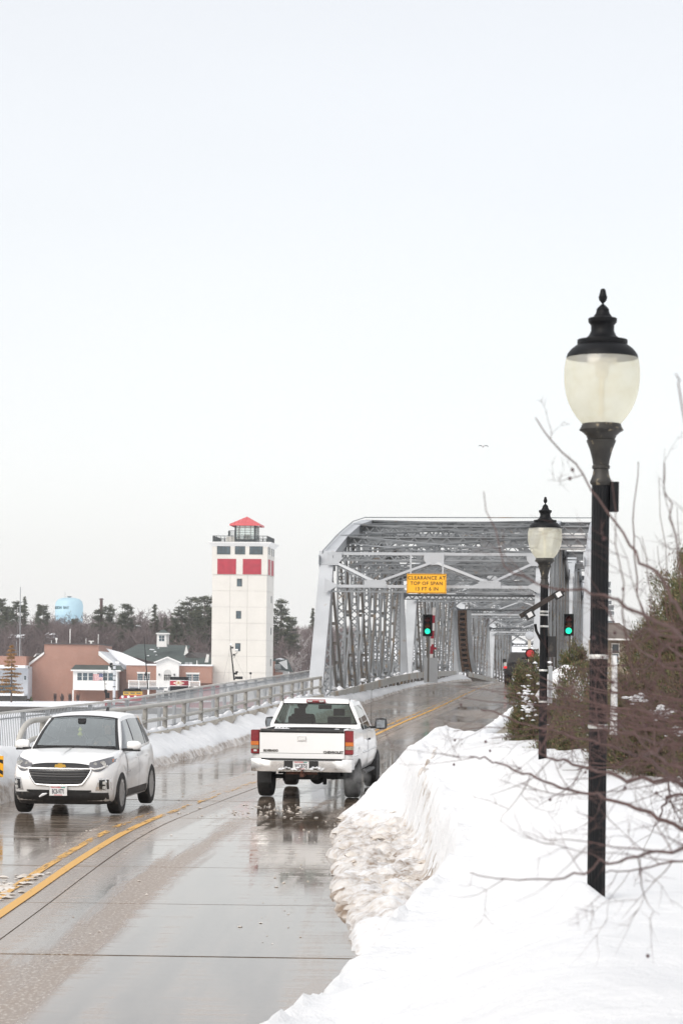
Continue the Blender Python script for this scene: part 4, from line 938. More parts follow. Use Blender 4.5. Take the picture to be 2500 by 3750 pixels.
# ---------------------------------------------------------------- white compact SUV
def build_suv():
    Y0 = 42.35; c_f = Vector((ray(430, 2982)[0]*42.1, 42.1)); hd = math.radians(6.3)
    fwd = Vector((-math.sin(hd), -math.cos(hd))); left = Vector((math.cos(hd), -math.sin(hd)))
    fl = c_f-left*.03; axf = fl-left*.80; ctr = axf-fwd*1.39
    root = thing('white_suv', 'white compact SUV driving towards the camera in the left lane, plate BCB-9771', 'car', (ctr.x, ctr.y, ZR(ctr.y)+.012), 0)
    root.rotation_euler = (0, .015, math.atan2(fwd.y, fwd.x)); root.scale = (1, 1.0, 1.03)
    zt = ([-2.34, -2.2, -1.4, -.2, .85, 1.0, 1.35, 1.75, 2.0, 2.18, 2.34], [.98, 1.10, 1.08, 1.03, 1.00, 1.06, 1.06, 1.015, .965, .91, .83])
    zb = ([-2.34, -1.9, -1.2, 1.2, 1.9, 2.34], [.34, .28, .24, .24, .23, .24])
    lev = [(0, .86, 2.16, 2.18), (.05, .89, 2.24, 2.25), (.15, .91, 2.28, 2.29), (.3, .912, 2.295, 2.31), (.5, .922, 2.315, 2.33), (.68, .918, 2.30, 2.32), (.80, .905, 2.27, 2.31), (.90, .89, 2.21, 2.29), (.96, .868, 2.15, 2.26), (1.0, .835, 2.06, 2.20)]
    B = Body(zt, zb, lev, 6, 5, .035); r = .362
    ms = [M_paint, M_dark]
    me = boolcut(B.build(), [cyl((1.39, 0, r+.03), r+.075, -1.2, 1.2), cyl((-1.33, 0, r+.03), r+.075, -1.2, 1.2)], ms); me.name = 'body'
    part('body', me, None, root)
    for x in (1.39, -1.33):
        for y in (.812, -.812): wheel(root, x, y, r, .225, .245, 6, M_rim)
    m = MB(); m.bx(-2.0, 1.9, -.6, .6, .25, .75); part('underbody', m, M_dark, root)
    # greenhouse
    zr = lambda x: float(np.interp(x, [-2.0, -1.7, -1.2, -.4, .1, .32], [1.50, 1.555, 1.595, 1.62, 1.60, 1.565]))
    bz = lambda x: B.zt(x)-.005
    def S(xb, xt, v, s):
        yb, yt = B.side(xb, bz(xb)-.02)*.985 if xb < .9 else .80, .635-.03*max(0, -xt-1.0)
        x = xb+(xt-xb)*v; y = yb+(yt-yb)*(v**1.25); z = bz(xb)+(zr(xt)-bz(xb))*v; return Vector((x, s*y, z))
    lines = {'A0': (1.02, .33), 'A1': (.90, .22), 'B0': (-.02, -.10), 'B1': (-.12, -.19), 'C0': (-1.02, -1.02), 'C1': (-1.09, -1.09), 'D0': (-1.72, -1.35), 'D1': (-2.22, -1.86)}
    seq = [('A0', 'A1', 'p'), ('A1', 'B0', 'g'), ('B0', 'B1', 'k'), ('B1', 'C0', 'g'), ('C0', 'C1', 'k'), ('C1', 'D0', 'd'), ('D0', 'D1', 'p')]
    fr = MB()
    for s in (1, -1):
        for a, b, kd in seq:
            def G(v0, v1, o=0, n=5):
                R = []
                for j in range(n+1):
                    v = v0+(v1-v0)*j/n; xa, xb_ = lines[a], lines[b]; row = []
                    for i in range(7):
                        q = i/6; p = S(xa[0]+(xb_[0]-xa[0])*q, xa[1]+(xb_[1]-xa[1])*q, v, s); p.y += s*o; row.append(p)
                    R.append(row)
                return R
            fr.grid(G(.90, 1.0), flip=s < 0); fr.grid(G(0, .07), flip=s < 0)
            if kd == 'p': fr.grid(G(.07, .90), flip=s < 0)
            else:
                m = MB(); m.grid(G(.07, .90, .002), flip=s < 0)
                part({'g': 'side_window', 'd': 'quarter_window', 'k': 'window_pillar'}[kd], m, {'g': M_sglass if a == 'A1' else M_dglass, 'd': M_dglass, 'k': M_blackp}[kd], root, smooth=True)
    # roof, windscreen, rear window
    rows = []
    for x in (.33, .25, .1, -.3, -.8, -1.2, -1.5, -1.72, -1.86):
        hw = .635-.03*max(0, -x-1.0); rows.append([Vector((x-.05*(abs(q)**2 if x > .2 else 0), q*hw, zr(x)+.05*(1-q*q)+(.012 if abs(q) < .9 else 0))) for q in np.linspace(1, -1, 13)])
    fr.grid(rows)
    base = lambda t: Vector((1.14-.16*(2*t-1)**2, (1-2*t)*.78, 1.065+.02*(1-(2*t-1)**2)))
    head = lambda t: Vector((.335-.045*(2*t-1)**2, (1-2*t)*.60, zr(.33)+.045*(1-(2*t-1)**2)-.002))
    ws = ruled(base, head, 12, 6)
    for j, row in enumerate(ws):
        for p in row: p.x += .05*math.sin(math.pi*j/6); p.z += .03*math.sin(math.pi*j/6)
    m = MB(); m.grid(ws, flip=True); wind = part('windscreen', m, M_wshield, root, smooth=True)
    for i, s in ((0, 1), (12, -1)):
        edge = [ws[j][i] for j in range(7)]; a0 = [S(1.02, .33, j/6, s) for j in range(7)]; fr.grid([edge, a0], flip=s > 0)
    m = MB()
    for (f0, f1) in (((0, .0), (1, .0)),): pass
    for j0, j1 in ((0, .35), (5.75, 6)):
        a = [ws[0][i].lerp(ws[6][i], j0/6)+Vector((.012, 0, .014)) for i in range(13)]; b = [ws[0][i].lerp(ws[6][i], j1/6)+Vector((.014+.0, 0, .018)) for i in range(13)]
        m.grid([a, b])
    for i0, i1 in ((0, 1), (12, 11)):
        m.grid([[ws[j][i0]+Vector((.004, 0, .004)) for j in range(7)], [ws[j][i0].lerp(ws[j][i1], .45)+Vector((.004, 0, .004)) for j in range(7)]])
    part('black_border', m, M_blackp, wind)
    rb = lambda t: Vector((-2.24+.08*(2*t-1)**2, (1-2*t)*.70, 1.10)); rh = lambda t: Vector((-1.90+.04*(2*t-1)**2, (1-2*t)*.56, 1.53))
    m = MB(); m.grid(ruled(rb, rh, 8, 3)); part('rear_window', m, M_dglass, root, smooth=True)
    for t, s in ((0, 1), (1, -1)): fr.grid([[Vector(rb(t)).lerp(Vector(rh(t)), j/5) for j in range(6)], [S(-2.22, -1.86, j/5, s) for j in range(6)]])
    part('roof_frame', fr, M_paint, root, smooth=50)
    m = MB(); m.bx(-1.68, .98, -.78, .78, 1.0, 1.085); m.box((.80, 0, 1.10), (.42, 1.4, .05)); part('dashboard', m, M_dark, root)
    seat(root, -.05, .36, .62); seat(root, -.05, -.36, .62)
    steering(root, .42, .36, 1.10)
    m = MB(); m.box((.42, .0, 1.50), (.05, .26, .08)); m.box((.50, 0, 1.54), (.10, .13, .07)); part('rear_view_mirror', m, M_dark, root)
    m = MB(); m.lathe([(.002, .09), (.045, .03), (.02, .0), (.05, -.05), (.002, -.10)], (.47, -.04, 1.34), 8); part('air_freshener', m, mat('lime_card', (.62, .62, .08), .6), root)
    # front face
    def FP(y, z, o=.006): return Vector((B.endx(y, z-.055)+o, y, z-.055))
    def fstrip(zt_, zb_, y0, y1, n=16, rows=3, o=.006): return [[FP(y0+(y1-y0)*i/n, zt_(y0+(y1-y0)*i/n)+(zb_(y0+(y1-y0)*i/n)-zt_(y0+(y1-y0)*i/n))*j/rows, o) for i in range(n+1)] for j in range(rows+1)]
    m = MB(); m.grid(fstrip(lambda y: .945-.045*(abs(y)/.55)**3, lambda y: .865+.0*abs(y), .58, -.58, o=.008)); part('upper_grille', m, M_grl, root)
    wl = lambda z: .53-.14*(max(0, .83-z)/.24)**1.5
    g_ = MB(); rws = []
    for j in range(7):
        z = .835-.24*j/6; rws.append([FP(wl(z)*(1-2*i/14), z-.012*(1-(2*i/14-1)**2), .008) for i in range(15)])
    g_.grid(rws); lg = part('lower_grille', g_, M_grl, root)
    for z in (.80, .76, .72, .68, .63):
        m = MB(); pts = [FP(wl(z)*.97*(1-2*i/12), z-.012*(1-(2*i/12-1)**2), .018) for i in range(13)]; m.tube(pts, .010, 5); part('grille_bar', m, mat('grille_bar_grey', (.045, .045, .05), .35, metal=.3), lg)
    m = MB(); ring = [FP(wl(.835-.24*j/10)*1.03, .835-.24*j/10, .016) for j in range(11)]; bot = [FP(wl(.595)*(1-2*i/12), .588-.012*(1-(2*i/12-1)**2), .016) for i in range(13)]
    ring2 = [FP(-wl(.835-.24*j/10)*1.03, .835-.24*j/10, .016) for j in range(11)]; m.tube(ring+bot[1:-1]+ring2[::-1], .014, 6)
    m.tube([FP(y, .848, .018) for y in np.linspace(.60, -.60, 15)], .013, 6); part('chrome_surround', m, M_chrome, root, smooth=True)
    # bow-tie badge
    m = MB(); zc = .84; P_ = [(-.095, -.022), (-.04, -.022), (-.045, -.04), (.035, -.04), (.038, -.022), (.105, -.022), (.09, .022), (.042, .022), (.046, .04), (-.033, .04), (-.038, .022), (-.085, .022)]
    m.prism([(B.endx(0, zc)+.018, y, zc+z) for y, z in P_], (.014, 0, 0)); bd = part('badge', m, M_gold, root)
    for s in (1, -1):
        # headlamp: dark housing, bright reflector, daylight strip
        up = lambda y: .955+.10*(abs(y)-.5)/.38; lo = lambda y: .85-.045*math.sin(max(0, min(1, (abs(y)-.5)/.3))*math.pi)+.10*max(0, (abs(y)-.66)/.2)**2
        m = MB(); m.grid(fstrip(up, lo, s*.50, s*.865, 12, 4, .010)); hl = part('headlight', m, mat('lamp_housing', (.16, .16, .17), .12, metal=.5, coat=.8), root, smooth=True)
        for yc, rr in ((.72, .052), (.60, .030)):
            m = MB(); z0 = .925; c = FP(s*yc, z0, .012); m.lathe([(.0, .0), (rr*.8, .004), (rr, .014), (rr*1.1, .004)], c, 14, axis='x'); part('lens', m, M_clear, hl, smooth=True)
        m = MB(); m.tube([FP(s*.52, .865, .02), FP(s*.60, .845, .02), FP(s*.70, .86, .02), FP(s*.79, .90, .02)], .016, 6); part('daylight_strip', m, mat('daylight_white', (.8, .8, .8), .3), hl)
        m = MB(); m.add([FP(s*.83, 1.00, .014), FP(s*.86, 1.03, .012), FP(s*.875, .99, .012), FP(s*.84, .95, .014)], [(0, 1, 2, 3)]); part('turn_lens', m, M_amber, hl)
        m = MB(); m.grid([[FP(s*y, z, .008) for y in ((.63+(z-.50)*.25, .70, .78, .845))] for z in (.70, .63, .56, .49)]); fg = part('fog_lamp', m, M_chrome, root)
        m = MB(); m.grid([[FP(s*y, z, .014) for y in (.69, .75, .82)] for z in (.67, .61, .56, .51)]); part('lens', m, M_blackp, fg)
        m = MB(); c = FP(s*.75, .62, .016); m.box(c, (.01, .07, .05)); c = FP(s*.745, .545, .016); m.box(c, (.01, .08, .045)); part('bulb', m, M_clear, fg)
    m = MB(); m.grid(fstrip(lambda y: .475-.03*(abs(y)/.9)**2, lambda y: .255, .885, -.885, 22, 4, .012)); part('lower_bumper', m, M_blackp, root, smooth=True)
    m = MB(); m.grid(fstrip(lambda y: .50, lambda y: .40+.06*(abs(y)/.5)**2, .56, -.56, 14, 2, .016)); part('air_intake', m, M_ink, root)
    plate(root, B.endx(0, .43)+.045, 0, .43, 1, 'BCB-9771')
    m = MB(); m.tube([FP(-.34, .38, .02), FP(-.27, .42, .03), FP(-.20, .44, .03)], [.012, .026, .008], 6); part('snow_lump', m, M_snow, root)
    # sides
    def SP(x, z, s, o=.004): return Vector((x, s*(B.side(x, z)+o), z))
    for s in (1, -1):
        for (xa, xb) in ((.93, -.08), (-.10, -1.02)):
            m = MB(); 
            def xr(x, z): 
                if x < -1: # rear door follows the arch
                    return max(x, -1.33+math.sqrt(max(0, (.52)**2-(z-.39)**2)) if abs(z-.39) < .52 else x)
                return x
            zs = np.linspace(.38, .995, 8); m.grid([[SP(xa+(xr(xb, z)-xa)*i/8, min(z, B.zt(xa+(xb-xa)*i/8)-.02), s, .006) for i in range(9)] for z in zs], flip=s < 0)
            dr = part('door', m, M_paint, root, smooth=True)
            xh = xb+.16; m = MB(); m.tube([SP(xh-.07, .90, s, .012), SP(xh-.06, .905, s, .035), SP(xh+.06, .905, s, .035), SP(xh+.07, .90, s, .012)], .014, 6); part('handle', m, M_paint, dr, smooth=True)
            m = MB(); 
            for xe in (xa, ): m.grid([[SP(xe+.012, z, s, .003) for z in zs], [SP(xe-.004, z, s, .003) for z in zs]])
            part('door_gap', m, M_ink, dr)
        m = MB(); m.grid([[SP(x, z, s, .010) for x in np.linspace(.93, -.86, 14)] for z in (.40, .33, .27)], flip=s < 0); part('sill_cladding', m, M_blackp, root)
        for xc, rr in ((1.39, r+.078), (-1.33, r+.078)):
            m = MB(); aa = np.linspace(-.35, math.pi+.35, 20); m.grid([[SP(xc+q*math.cos(a), r+.03+q*math.sin(a), s, .008) for a in aa] for q in (rr-.004, rr+.035)], flip=s > 0); part('arch_trim', m, M_paint, root)
        m = MB(); c = Vector((.80, s*1.0, 1.13)); prof = [(.02, -.13), (.075, -.11), (.09, -.02), (.085, .07), (.05, .12), (.01, .135)]
        vs = MB(); vs.lathe([(q*1.0, y_) for q, y_ in prof], (0, 0, 0), 14, axis='y')
        for i, v in enumerate(vs.v): vs.v[i] = (c.x+v[0]*.75, c.y+v[1]*s, c.z+v[2]*.95)
        mi = part('wing_mirror', vs, M_paint, root, smooth=True)
        m = MB(); m.box((.80, s*.90, 1.06), (.12, .18, .045)); m.box((.80, s*1.0, 1.05), (.11, .22, .03)); part('mirror_base', m, M_blackp, mi)
        m = MB(); m.box((.725, s*1.0, 1.13), (.01, .18, .12)); part('mirror_glass', m, M_chrome, mi)
        m = MB(); m.grid([[SP(x, z, s, .006) for x in (-1.95, -2.08, -2.18)] for z in (.86, .95, 1.03)]); part('tail_lamp', m, M_red, root)
        m = MB(); m.bar(SP(1.0, .70, s, .012), SP(.72, .70, s, .012), .006, .025); part('nameplate', m, M_chrome, root)
    m = MB()
    for y0, y1 in ((.60, .10), (-.05, -.58)):
        m.tube([(1.13, y0, 1.10), (1.12, (y0+y1)/2, 1.115), (1.06, y1, 1.12)], .009, 5); m.box((1.14, y0, 1.10), (.05, .10, .03))
    part('wiper', m, M_ink, root)
    m = MB(); m.prism([(-1.55, -.02, 1.60), (-1.78, -.02, 1.58), (-1.76, -.02, 1.70), (-1.71, -.02, 1.71)], (0, .04, 0)); part('antenna_fin', m, M_blackp, root)
    return root
def plate(root, x, y, z, s, num, partial=False):
    m = MB(); m.box((x, y, z), (.008, .305, .155)); p = part('number_plate', m, M_platew, root)
    rot = (math.pi/2, 0, s*math.pi/2); xo = x+s*.006
    text_part(num, .105, mat('plate_ink', (.03, .03, .05), .5), p, (xo, y, z-.012), rot, name='plate_number', sx=.27/(len(num)*.068), bold=.002, depth=.001)
    text_part('WISCONSIN', .030, mat('plate_red', (.50, .02, .04), .5), p, (xo, y-s*.04, z+.058), rot, name='state_name', sx=1.1, bold=.001, depth=.001)
    m = MB(); m.box((xo-s*.002, y+s*.085, z+.058), (.002, .07, .018)); part('emblem', m, mat('plate_green', (.05, .25, .2), .5), p)
    m = MB(); m.box((xo-s*.002, y, z-.067), (.002, .14, .010)); part('slogan', m, mat('plate_red', (.5, .02, .04), .5), p)
    m = MB(); b = .004
    for q in (-1, 1): m.box((x, y+q*.152, z), (.012, .006, .160)); m.box((x, y, z+q*.077), (.012, .31, .006))
    part('plate_frame', m, M_chrome, p); return p
suv = build_suv()
def put_person(veh, lx, ly, lz, rz, label, coat, hair, sc_=1.0):
    bpy.context.view_layer.update(); w = veh.matrix_world @ Vector((lx, ly, lz)); return person(w, veh.rotation_euler.z+rz, label, coat, hair, scale=sc_)
put_person(suv, -.08, .36, .80, 0, 'driver with pulled-back dark hair and glasses behind the windscreen of the white SUV', mat('coat_grey', (.12, .11, .11), .9), mat('hair_dark', (.03, .02, .015), .7), 0.95)

# ---------------------------------------------------------------- white pickup truck, seen from behind
M_wclear = glass_mat('clear_windscreen', (.8, .88, .84), .0)
def build_pickup():
    hd = math.atan(.119)-.005; fwd = Vector((math.sin(hd), math.cos(hd)))
    Yt = 46.3; xt = ray(1105, 2800)[0]*Yt; tail = Vector((xt, Yt)); ctr = tail+fwd*3.02
    root = thing('white_pickup', 'white extended-cab pickup truck driving away in the right lane, exhaust steaming', 'pickup truck', (ctr.x, ctr.y, ZR(ctr.y)+.012))
    root.rotation_euler = (0, -.016, math.atan2(fwd.y, fwd.x))
    zt = ([-2.99, -2.9, -1.0, -.97, .9, 1.35, 1.5, 2.2, 2.72], [1.335, 1.34, 1.345, 1.25, 1.22, 1.24, 1.24, 1.18, 1.02])
    zb = ([-2.99, -2.2, -1.2, 1.2, 2.72], [.70, .60, .50, .50, .50])
    lev = [(0, .90, 2.60, 2.975), (.12, .955, 2.66, 2.98), (.35, .985, 2.70, 2.985), (.6, .985, 2.70, 2.985), (.8, .97, 2.66, 2.985), (.93, .955, 2.6, 2.98), (1.0, .935, 2.5, 2.975)]
    B = Body(zt, zb, lev, 5, 40, .02); r = .395; XR, XF = -1.80, 1.84
    bed = MB(); bed.bx(-2.90, -1.02, -.80, .80, .82, 1.6)
    me = boolcut(B.build(M=180), [cyl((XR, 0, r+.06), r+.11, -1.2, 1.2), cyl((XF, 0, r+.06), r+.11, -1.2, 1.2), bed], [M_paint, M_dark]); me.name = 'body'
    part('body', me, None, root)
    for x in (XR, XF):
        for y in (.85, -.85): wheel(root, x, y, r, .275, .215, 6, M_rim)
    # tailgate
    m = MB(); m.bx(-3.022, -2.992, -.815, .815, .815, 1.30); tg = part('tailgate', m, M_paint, root)
    m = MB(); m.bx(-3.028, -3.023, -.795, .795, .812, .90); part('lower_panel', m, M_paint, tg)
    m = MB(); m.bx(-3.0235, -3.0225, -.80, .80, .905, .912); m.bx(-3.0, -2.99, -.81, -.802, .81, 1.31); m.bx(-3.0, -2.99, .802, .81, .81, 1.31); part('panel_gap', m, M_ink, tg)
    m = MB(); m.tube([(-3.0, -.80, 1.335), (-3.0, .80, 1.335)], .042, 10); part('top_cap', m, M_blackp, tg, smooth=True)
    m = MB(); m.bx(-3.034, -3.022, -.085, .085, 1.14, 1.235); hb = part('handle_bezel', m, M_chrome, tg); m = MB(); m.bx(-3.040, -3.035, -.07, .07, 1.165, 1.22); part('handle', m, M_white, hb)
    rot = (math.pi/2, 0, -math.pi/2)
    text_part('CHEVROLET', .062, mat('badge_dark', (.05, .045, .045), .4, metal=.4), tg, (-3.029, -.605, .935), rot, name='maker_lettering', sx=1.12, bold=.002)
    text_part('SILVERADO', .058, mat('badge_grey', (.12, .11, .10), .4, metal=.4), tg, (-3.029, .60, .955), rot, name='model_lettering', sx=.95, bold=.003)
    m = MB(); m.prism([(-3.026, .60+.27, .955+.018), (-3.026, .60+.33, .955+.018), (-3.026, .60+.33, .955-.018), (-3.026, .60+.27, .955-.018)], (-.008, 0, 0)); part('model_badge', m, M_chrome, tg)
    # bumper
    def bump(z, k): return [Vector((-3.06-.06*(1-(abs(y)/.97)**4)*k, y, z)) for y in np.linspace(-.97, .97, 15)]
    m = MB(); m.grid([bump(.80, .3), bump(.765, 1), bump(.62, 1), bump(.56, .6)], flip=True)
    for s in (-1, 1): m.grid([[Vector((-3.06, s*.97, z)), Vector((-2.75, s*.985, z))] for z in (.80, .70, .60)])
    bm_ = part('bumper', m, M_chrome, root, smooth=True)
    m = MB(); m.bx(-3.11, -3.0, -.78, .78, .795, .812); part('step_pad', m, M_blackp, bm_)
    m = MB(); m.bx(-3.125, -3.10, -.33, .33, .60, .77); part('step_recess', m, M_blackp, bm_)
    plate(root, -3.14, 0, .685, -1, 'WC875J')
    m = MB(); m.bx(-3.15, -3.13, -.30, -.19, .64, .73); part('wiring_socket', m, M_blackp, bm_)
    m = MB()
    for y0, y1, zz in ((.40, .05, .60), (-.20, -.42, .60)):
        for k in range(7): lump(m, (-3.15, y0+(y1-y0)*k/6, zz+random.uniform(-.02, .045)), random.uniform(.035, .06))
    part('snow_lump', m, M_snow, root, smooth=60)
    # tail lights
    for s in (1, -1):
        zz = [.90, .985, 1.055, 1.135, 1.345]; names = [('red_lens', M_red), ('grey_lens', M_grey), ('amber_lens', M_amber), ('red_lens', M_red)]
        m = MB(); m.bx(-3.005, -2.86, s*.812, s*.975, .89, 1.35); tl = part('tail_light', m, mat('lamp_dark', (.1, .01, .012), .3), root)
        for k, (nm, mm) in enumerate(names):
            m = MB(); w0, w1 = (.835, .978 if k > 0 else .972)
            m.prism([(-3.022, s*w0, zz[k]+.003), (-3.015, s*w1, zz[k]+.003), (-3.015, s*w1*(.995 if k == 3 else 1), zz[k+1]-.003), (-3.022, s*w0, zz[k+1]-.003)], (.012, 0, 0)); m.bx(-3.012, -2.87, s*.962, s*.988, zz[k]+.003, zz[k+1]-.003)
            part(nm, m, mm, tl)
    # cab
    XB = -.96
    def gl(t0, t1, s): return s
    fr = MB(); zbelt, ztop = 1.25, 1.80
    # rear wall frame around window
    bw, tw = .83, .655; z0, z1 = 1.41, 1.80; xr = lambda z: XB+.10*(z-z0)/(z1-z0)+ .0
    out = [(XB-.02, .93, 1.24), (XB+.0, .90, 1.42), (XB+.10, .715, 1.83), (XB+.13, .64, 1.872)]
    for s in (1, -1):
        inn = [(XB-.02, bw*s, 1.24), (XB, bw*s, z0), (XB+.10, tw*s, z1), (XB+.13, tw*.95*s, 1.872)]
        fr.grid([[Vector((p[0], p[1]*s, p[2])) for p in out], [Vector(p) for p in inn]])
    fr.grid([[Vector((XB-.02, y, 1.24)) for y in (-bw, 0, bw)], [Vector((XB, y, z0)) for y in (-bw, 0, bw)]]); fr.grid([[Vector((XB+.10, y, z1)) for y in (-tw, 0, tw)], [Vector((XB+.13, y, 1.875+(.012 if y == 0 else 0))) for y in (-tw*.95, 0, tw*.95)]])
    m = MB(); m.grid([[Vector((XB-.004, y, z0)) for y in (-bw, 0, bw)], [Vector((XB+.096, y, z1)) for y in (-tw, 0, tw)]]); rw = part('rear_window', m, M_rglass, root)
    m = MB(); m.tube([(XB-.008, -bw, z0), (XB-.008, bw, z0), (XB+.093, tw, z1), (XB+.093, -tw, z1), (XB-.008, -bw, z0)], .013, 5); part('seal', m, M_ink, rw)
    def S(xb, xt, v, s): return Vector((xb+(xt-xb)*v, s*(.925+(.70-.925)*v**1.2), 1.235+(1.83-1.235)*v))
    L_ = {'R0': (XB-.02, XB+.11), 'R1': (-.80, -.68), 'Q1': (-.32, -.30), 'B0': (-.24, -.22), 'F': (.92, .42), 'A0': (1.22, .62)}
    for s in (1, -1):
        for a, b, kd in (('R0', 'R1', 'p'), ('R1', 'Q1', 'g'), ('Q1', 'B0', 'p'), ('B0', 'F', 'g'), ('F', 'A0', 'p')):
            def G(v0, v1, o=0):
                return [[S(L_[a][0]+(L_[b][0]-L_[a][0])*i/4, L_[a][1]+(L_[b][1]-L_[a][1])*i/4, v0+(v1-v0)*j/4, s)+Vector((0, s*o, 0)) for i in range(5)] for j in range(5)]
            fr.grid(G(0, .08)); fr.grid(G(.88, 1))
            if kd == 'p': fr.grid(G(.08, .88))
            else: m = MB(); m.grid(G(.08, .88, -.004)); part('side_window', m, M_dglass, root, smooth=True)
    rows = []
    for x, zc in ((XB+.13, 1.875), (XB+.3, 1.895), (-.3, 1.905), (.2, 1.90), (.55, 1.875), (.62, 1.85)):
        rows.append([Vector((x, q*.70, (zc-.045*abs(q)**4-.0*(1-q*q)) if abs(q) < .99 else 1.83)) for q in (-1, -.97, -.88, -.7, -.35, 0, .35, .7, .88, .97, 1)])
    fr.grid(rows); part('cab_frame', fr, M_paint, root, smooth=45)
    m = MB(); m.grid([[Vector((1.30-.1*q*q, q*.86, 1.24)) for q in np.linspace(-1, 1, 7)], [Vector((.64-.04*q*q, q*.68, 1.84)) for q in np.linspace(-1, 1, 7)]]); part('windscreen', m, M_wclear, root, smooth=True)
    m = MB(); m.bx(XB+.03, 1.2, -.86, .86, 1.2, 1.262); part('cabin_floor', m, M_dark, root)
    m = MB(); m.tube([(XB+.06, -.19, 1.855), (XB+.06, .19, 1.855)], .036, 8); bl = part('third_brake_light', m, M_red, root, smooth=True)
    for s in (-1, 1): m = MB(); m.bx(XB+.015, XB+.026, s*.07, s*.165, 1.838, 1.872); part('cargo_lens', m, M_clear, bl)
    for s in (-1, 1): m = MB(); m.tube([(XB+.09, s*.665, 1.79), (XB+.12, s*.665, 1.875), (XB+.2, s*.665, 1.90)], .008, 5); part('roof_seam', m, M_ink, root)
    for y in (.40, -.40): seat(root, .0, y, .92)
    m = MB(); m.box((.48, -.02, 1.70), (.05, .27, .085)); part('rear_view_mirror', m, M_dark, root)
    steering(root, .55, .40, 1.28)
    for s in (1, -1):
        m = MB(); q = MB(); q.lathe([(.02, -.13), (.09, -.11), (.105, 0), (.09, .11), (.03, .13)], (0, 0, 0), 14, axis='y')
        for i, v in enumerate(q.v): q.v[i] = (.82+v[0]*.8, s*(1.14)+v[1]*1.0, 1.36+v[2]*1.15)
        mi = part('wing_mirror', q, M_blackp, root, smooth=True); m = MB(); m.bar((.85, s*.90, 1.28), (.85, s*1.06, 1.29), .07, .05); part('mirror_arm', m, M_blackp, mi)
        m = MB(); m.box((.738, s*1.14, 1.36), (.008, .18, .16)); part('mirror_glass', m, mat('mirror_silver', (.35, .38, .40), .08, metal=.9), mi)
        SPx = lambda x, z, o: Vector((x, s*(B.side(x, z)+o), z))
        m = MB(); m.grid([[SPx(x, z, .005) for x in np.linspace(-.22, 1.08, 8)] for z in (.60, .75, .9, 1.05, 1.19)]); dr = part('door', m, M_paint, root, smooth=True)
        m = MB(); m.bar(SPx(-.08, 1.08, .02), SPx(.10, 1.08, .02), .03, .035); part('handle', m, M_blackp, dr)
        m = MB(); m.grid([[SPx(x, z, .006) for x in (-.225, -.24)] for z in (.6, .9, 1.19)]); m.grid([[SPx(x, z, .004) for x in (-.955, -.975)] for z in (.55, .9, 1.3)]); part('door_gap', m, M_ink, dr)
        m = MB(); m.tube([SPx(-2.95, .86, .01), SPx(-2.3, .86, .012)], .016, 5); m.tube([SPx(-1.22, .86, .01), SPx(1.3, .86, .012)], .016, 5); part('side_moulding', m, M_paint, root)
        m = MB(); m.tube([(-.9, s*.98, .44), (.9, s*.98, .44)], .035, 8); m.bx(-.7, .8, s*.90, s*1.0, .455, .475); part('side_step', m, M_blackp, root, smooth=True)
        for xc in (XR, XF):
            m = MB(); aa = np.linspace(-.15, math.pi+.15, 18); m.grid([[SPx(xc+q*math.cos(a), max(.56, r+.06+q*math.sin(a)), .012) for a in aa] for q in (r+.105, r+.15)]); part('arch_trim', m, M_paint, root)
        m = MB(); m.bx(XR-r-.19, XR-r-.16, s*.68, s*.95, .30, .62) if s > 0 else m.bx(XF-r-.19, XF-r-.16, s*.68, s*.97, .28, .60); part('mud_flap', m, M_blackp, root)
    # underbody: axle, differential, spare wheel, exhaust, hitch
    m = MB(); m.tube([(XR, -.8, r), (XR, .8, r)], .045, 10); m.lathe([(.02, -.17), (.12, -.10), (.15, 0), (.12, .10), (.02, .17)], (XR, -.15, r), 16, axis='x'); part('rear_axle', m, M_dark, root, smooth=True)
    m = MB(); m.bx(-2.7, 1.8, -.50, -.42, .50, .62); m.bx(-2.7, 1.8, .42, .50, .50, .62); m.bx(-2.95, -2.4, -.7, .7, .56, .66); m.bx(-1.2, .8, -.4, .4, .45, .7); m.bx(-2.5, -2.2, -.66, -.3, .42, .6); part('chassis_frame', m, M_dark, root)
    m = MB(); m.lathe([(.1, -.1), (.33, -.11), (.36, -.03), (.36, .05), (.33, .11), (.1, .1)], (-2.40, .05, .50), 24); part('spare_wheel', m, M_tyre, root, smooth=True)
    m = MB(); m.bar((-3.15, -.02, .50), (-2.6, -.02, .50), .07, .07); m.bar((-3.0, -.3, .53), (-3.0, .3, .53), .05, .05); m.lathe([(.01, -.03), (.03, 0), (.01, .03)], (-3.16, -.02, .56), 8); part('tow_hitch', m, mat('rusty_iron', (.10, .04, .025), .8, var=.4, scale=20), root)
    m = MB(); m.tube([(-1.2, -.55, .5), (-2.2, -.62, .5), (-2.62, -.88, .46)], .032, 8); part('exhaust_pipe', m, M_dark, root)
    for y, L2 in ((.42, .10), (-.36, .14), (-.52, .08), (.1, .06)): m = MB(); m.bar((-2.3, y, .50), (-2.3, y, .50-L2*1.6), .08, .07); part('bracket', m, M_dark, root)
    m = MB(); m.tube([(1.55, -.86, 1.2), (1.5, -.87, 2.05)], .004, 4); part('antenna', m, M_ink, root)
    m = MB(); m.bx(-2.88, -1.04, -.79, .79, .825, .86); part('bed_liner', m, M_blackp, root)
    m = MB()
    for k in range(24): lump(m, (-1.25+random.uniform(-.1, .1), random.choice((random.uniform(.45, .75), random.uniform(-.7, -.35))), 1.25), random.uniform(.08, .13), .6)
    m.bx(-1.4, -1.03, -.78, .78, .86, 1.24); part('bed_snow', m, M_snow, root, smooth=60)
    return root
truck = build_pickup()
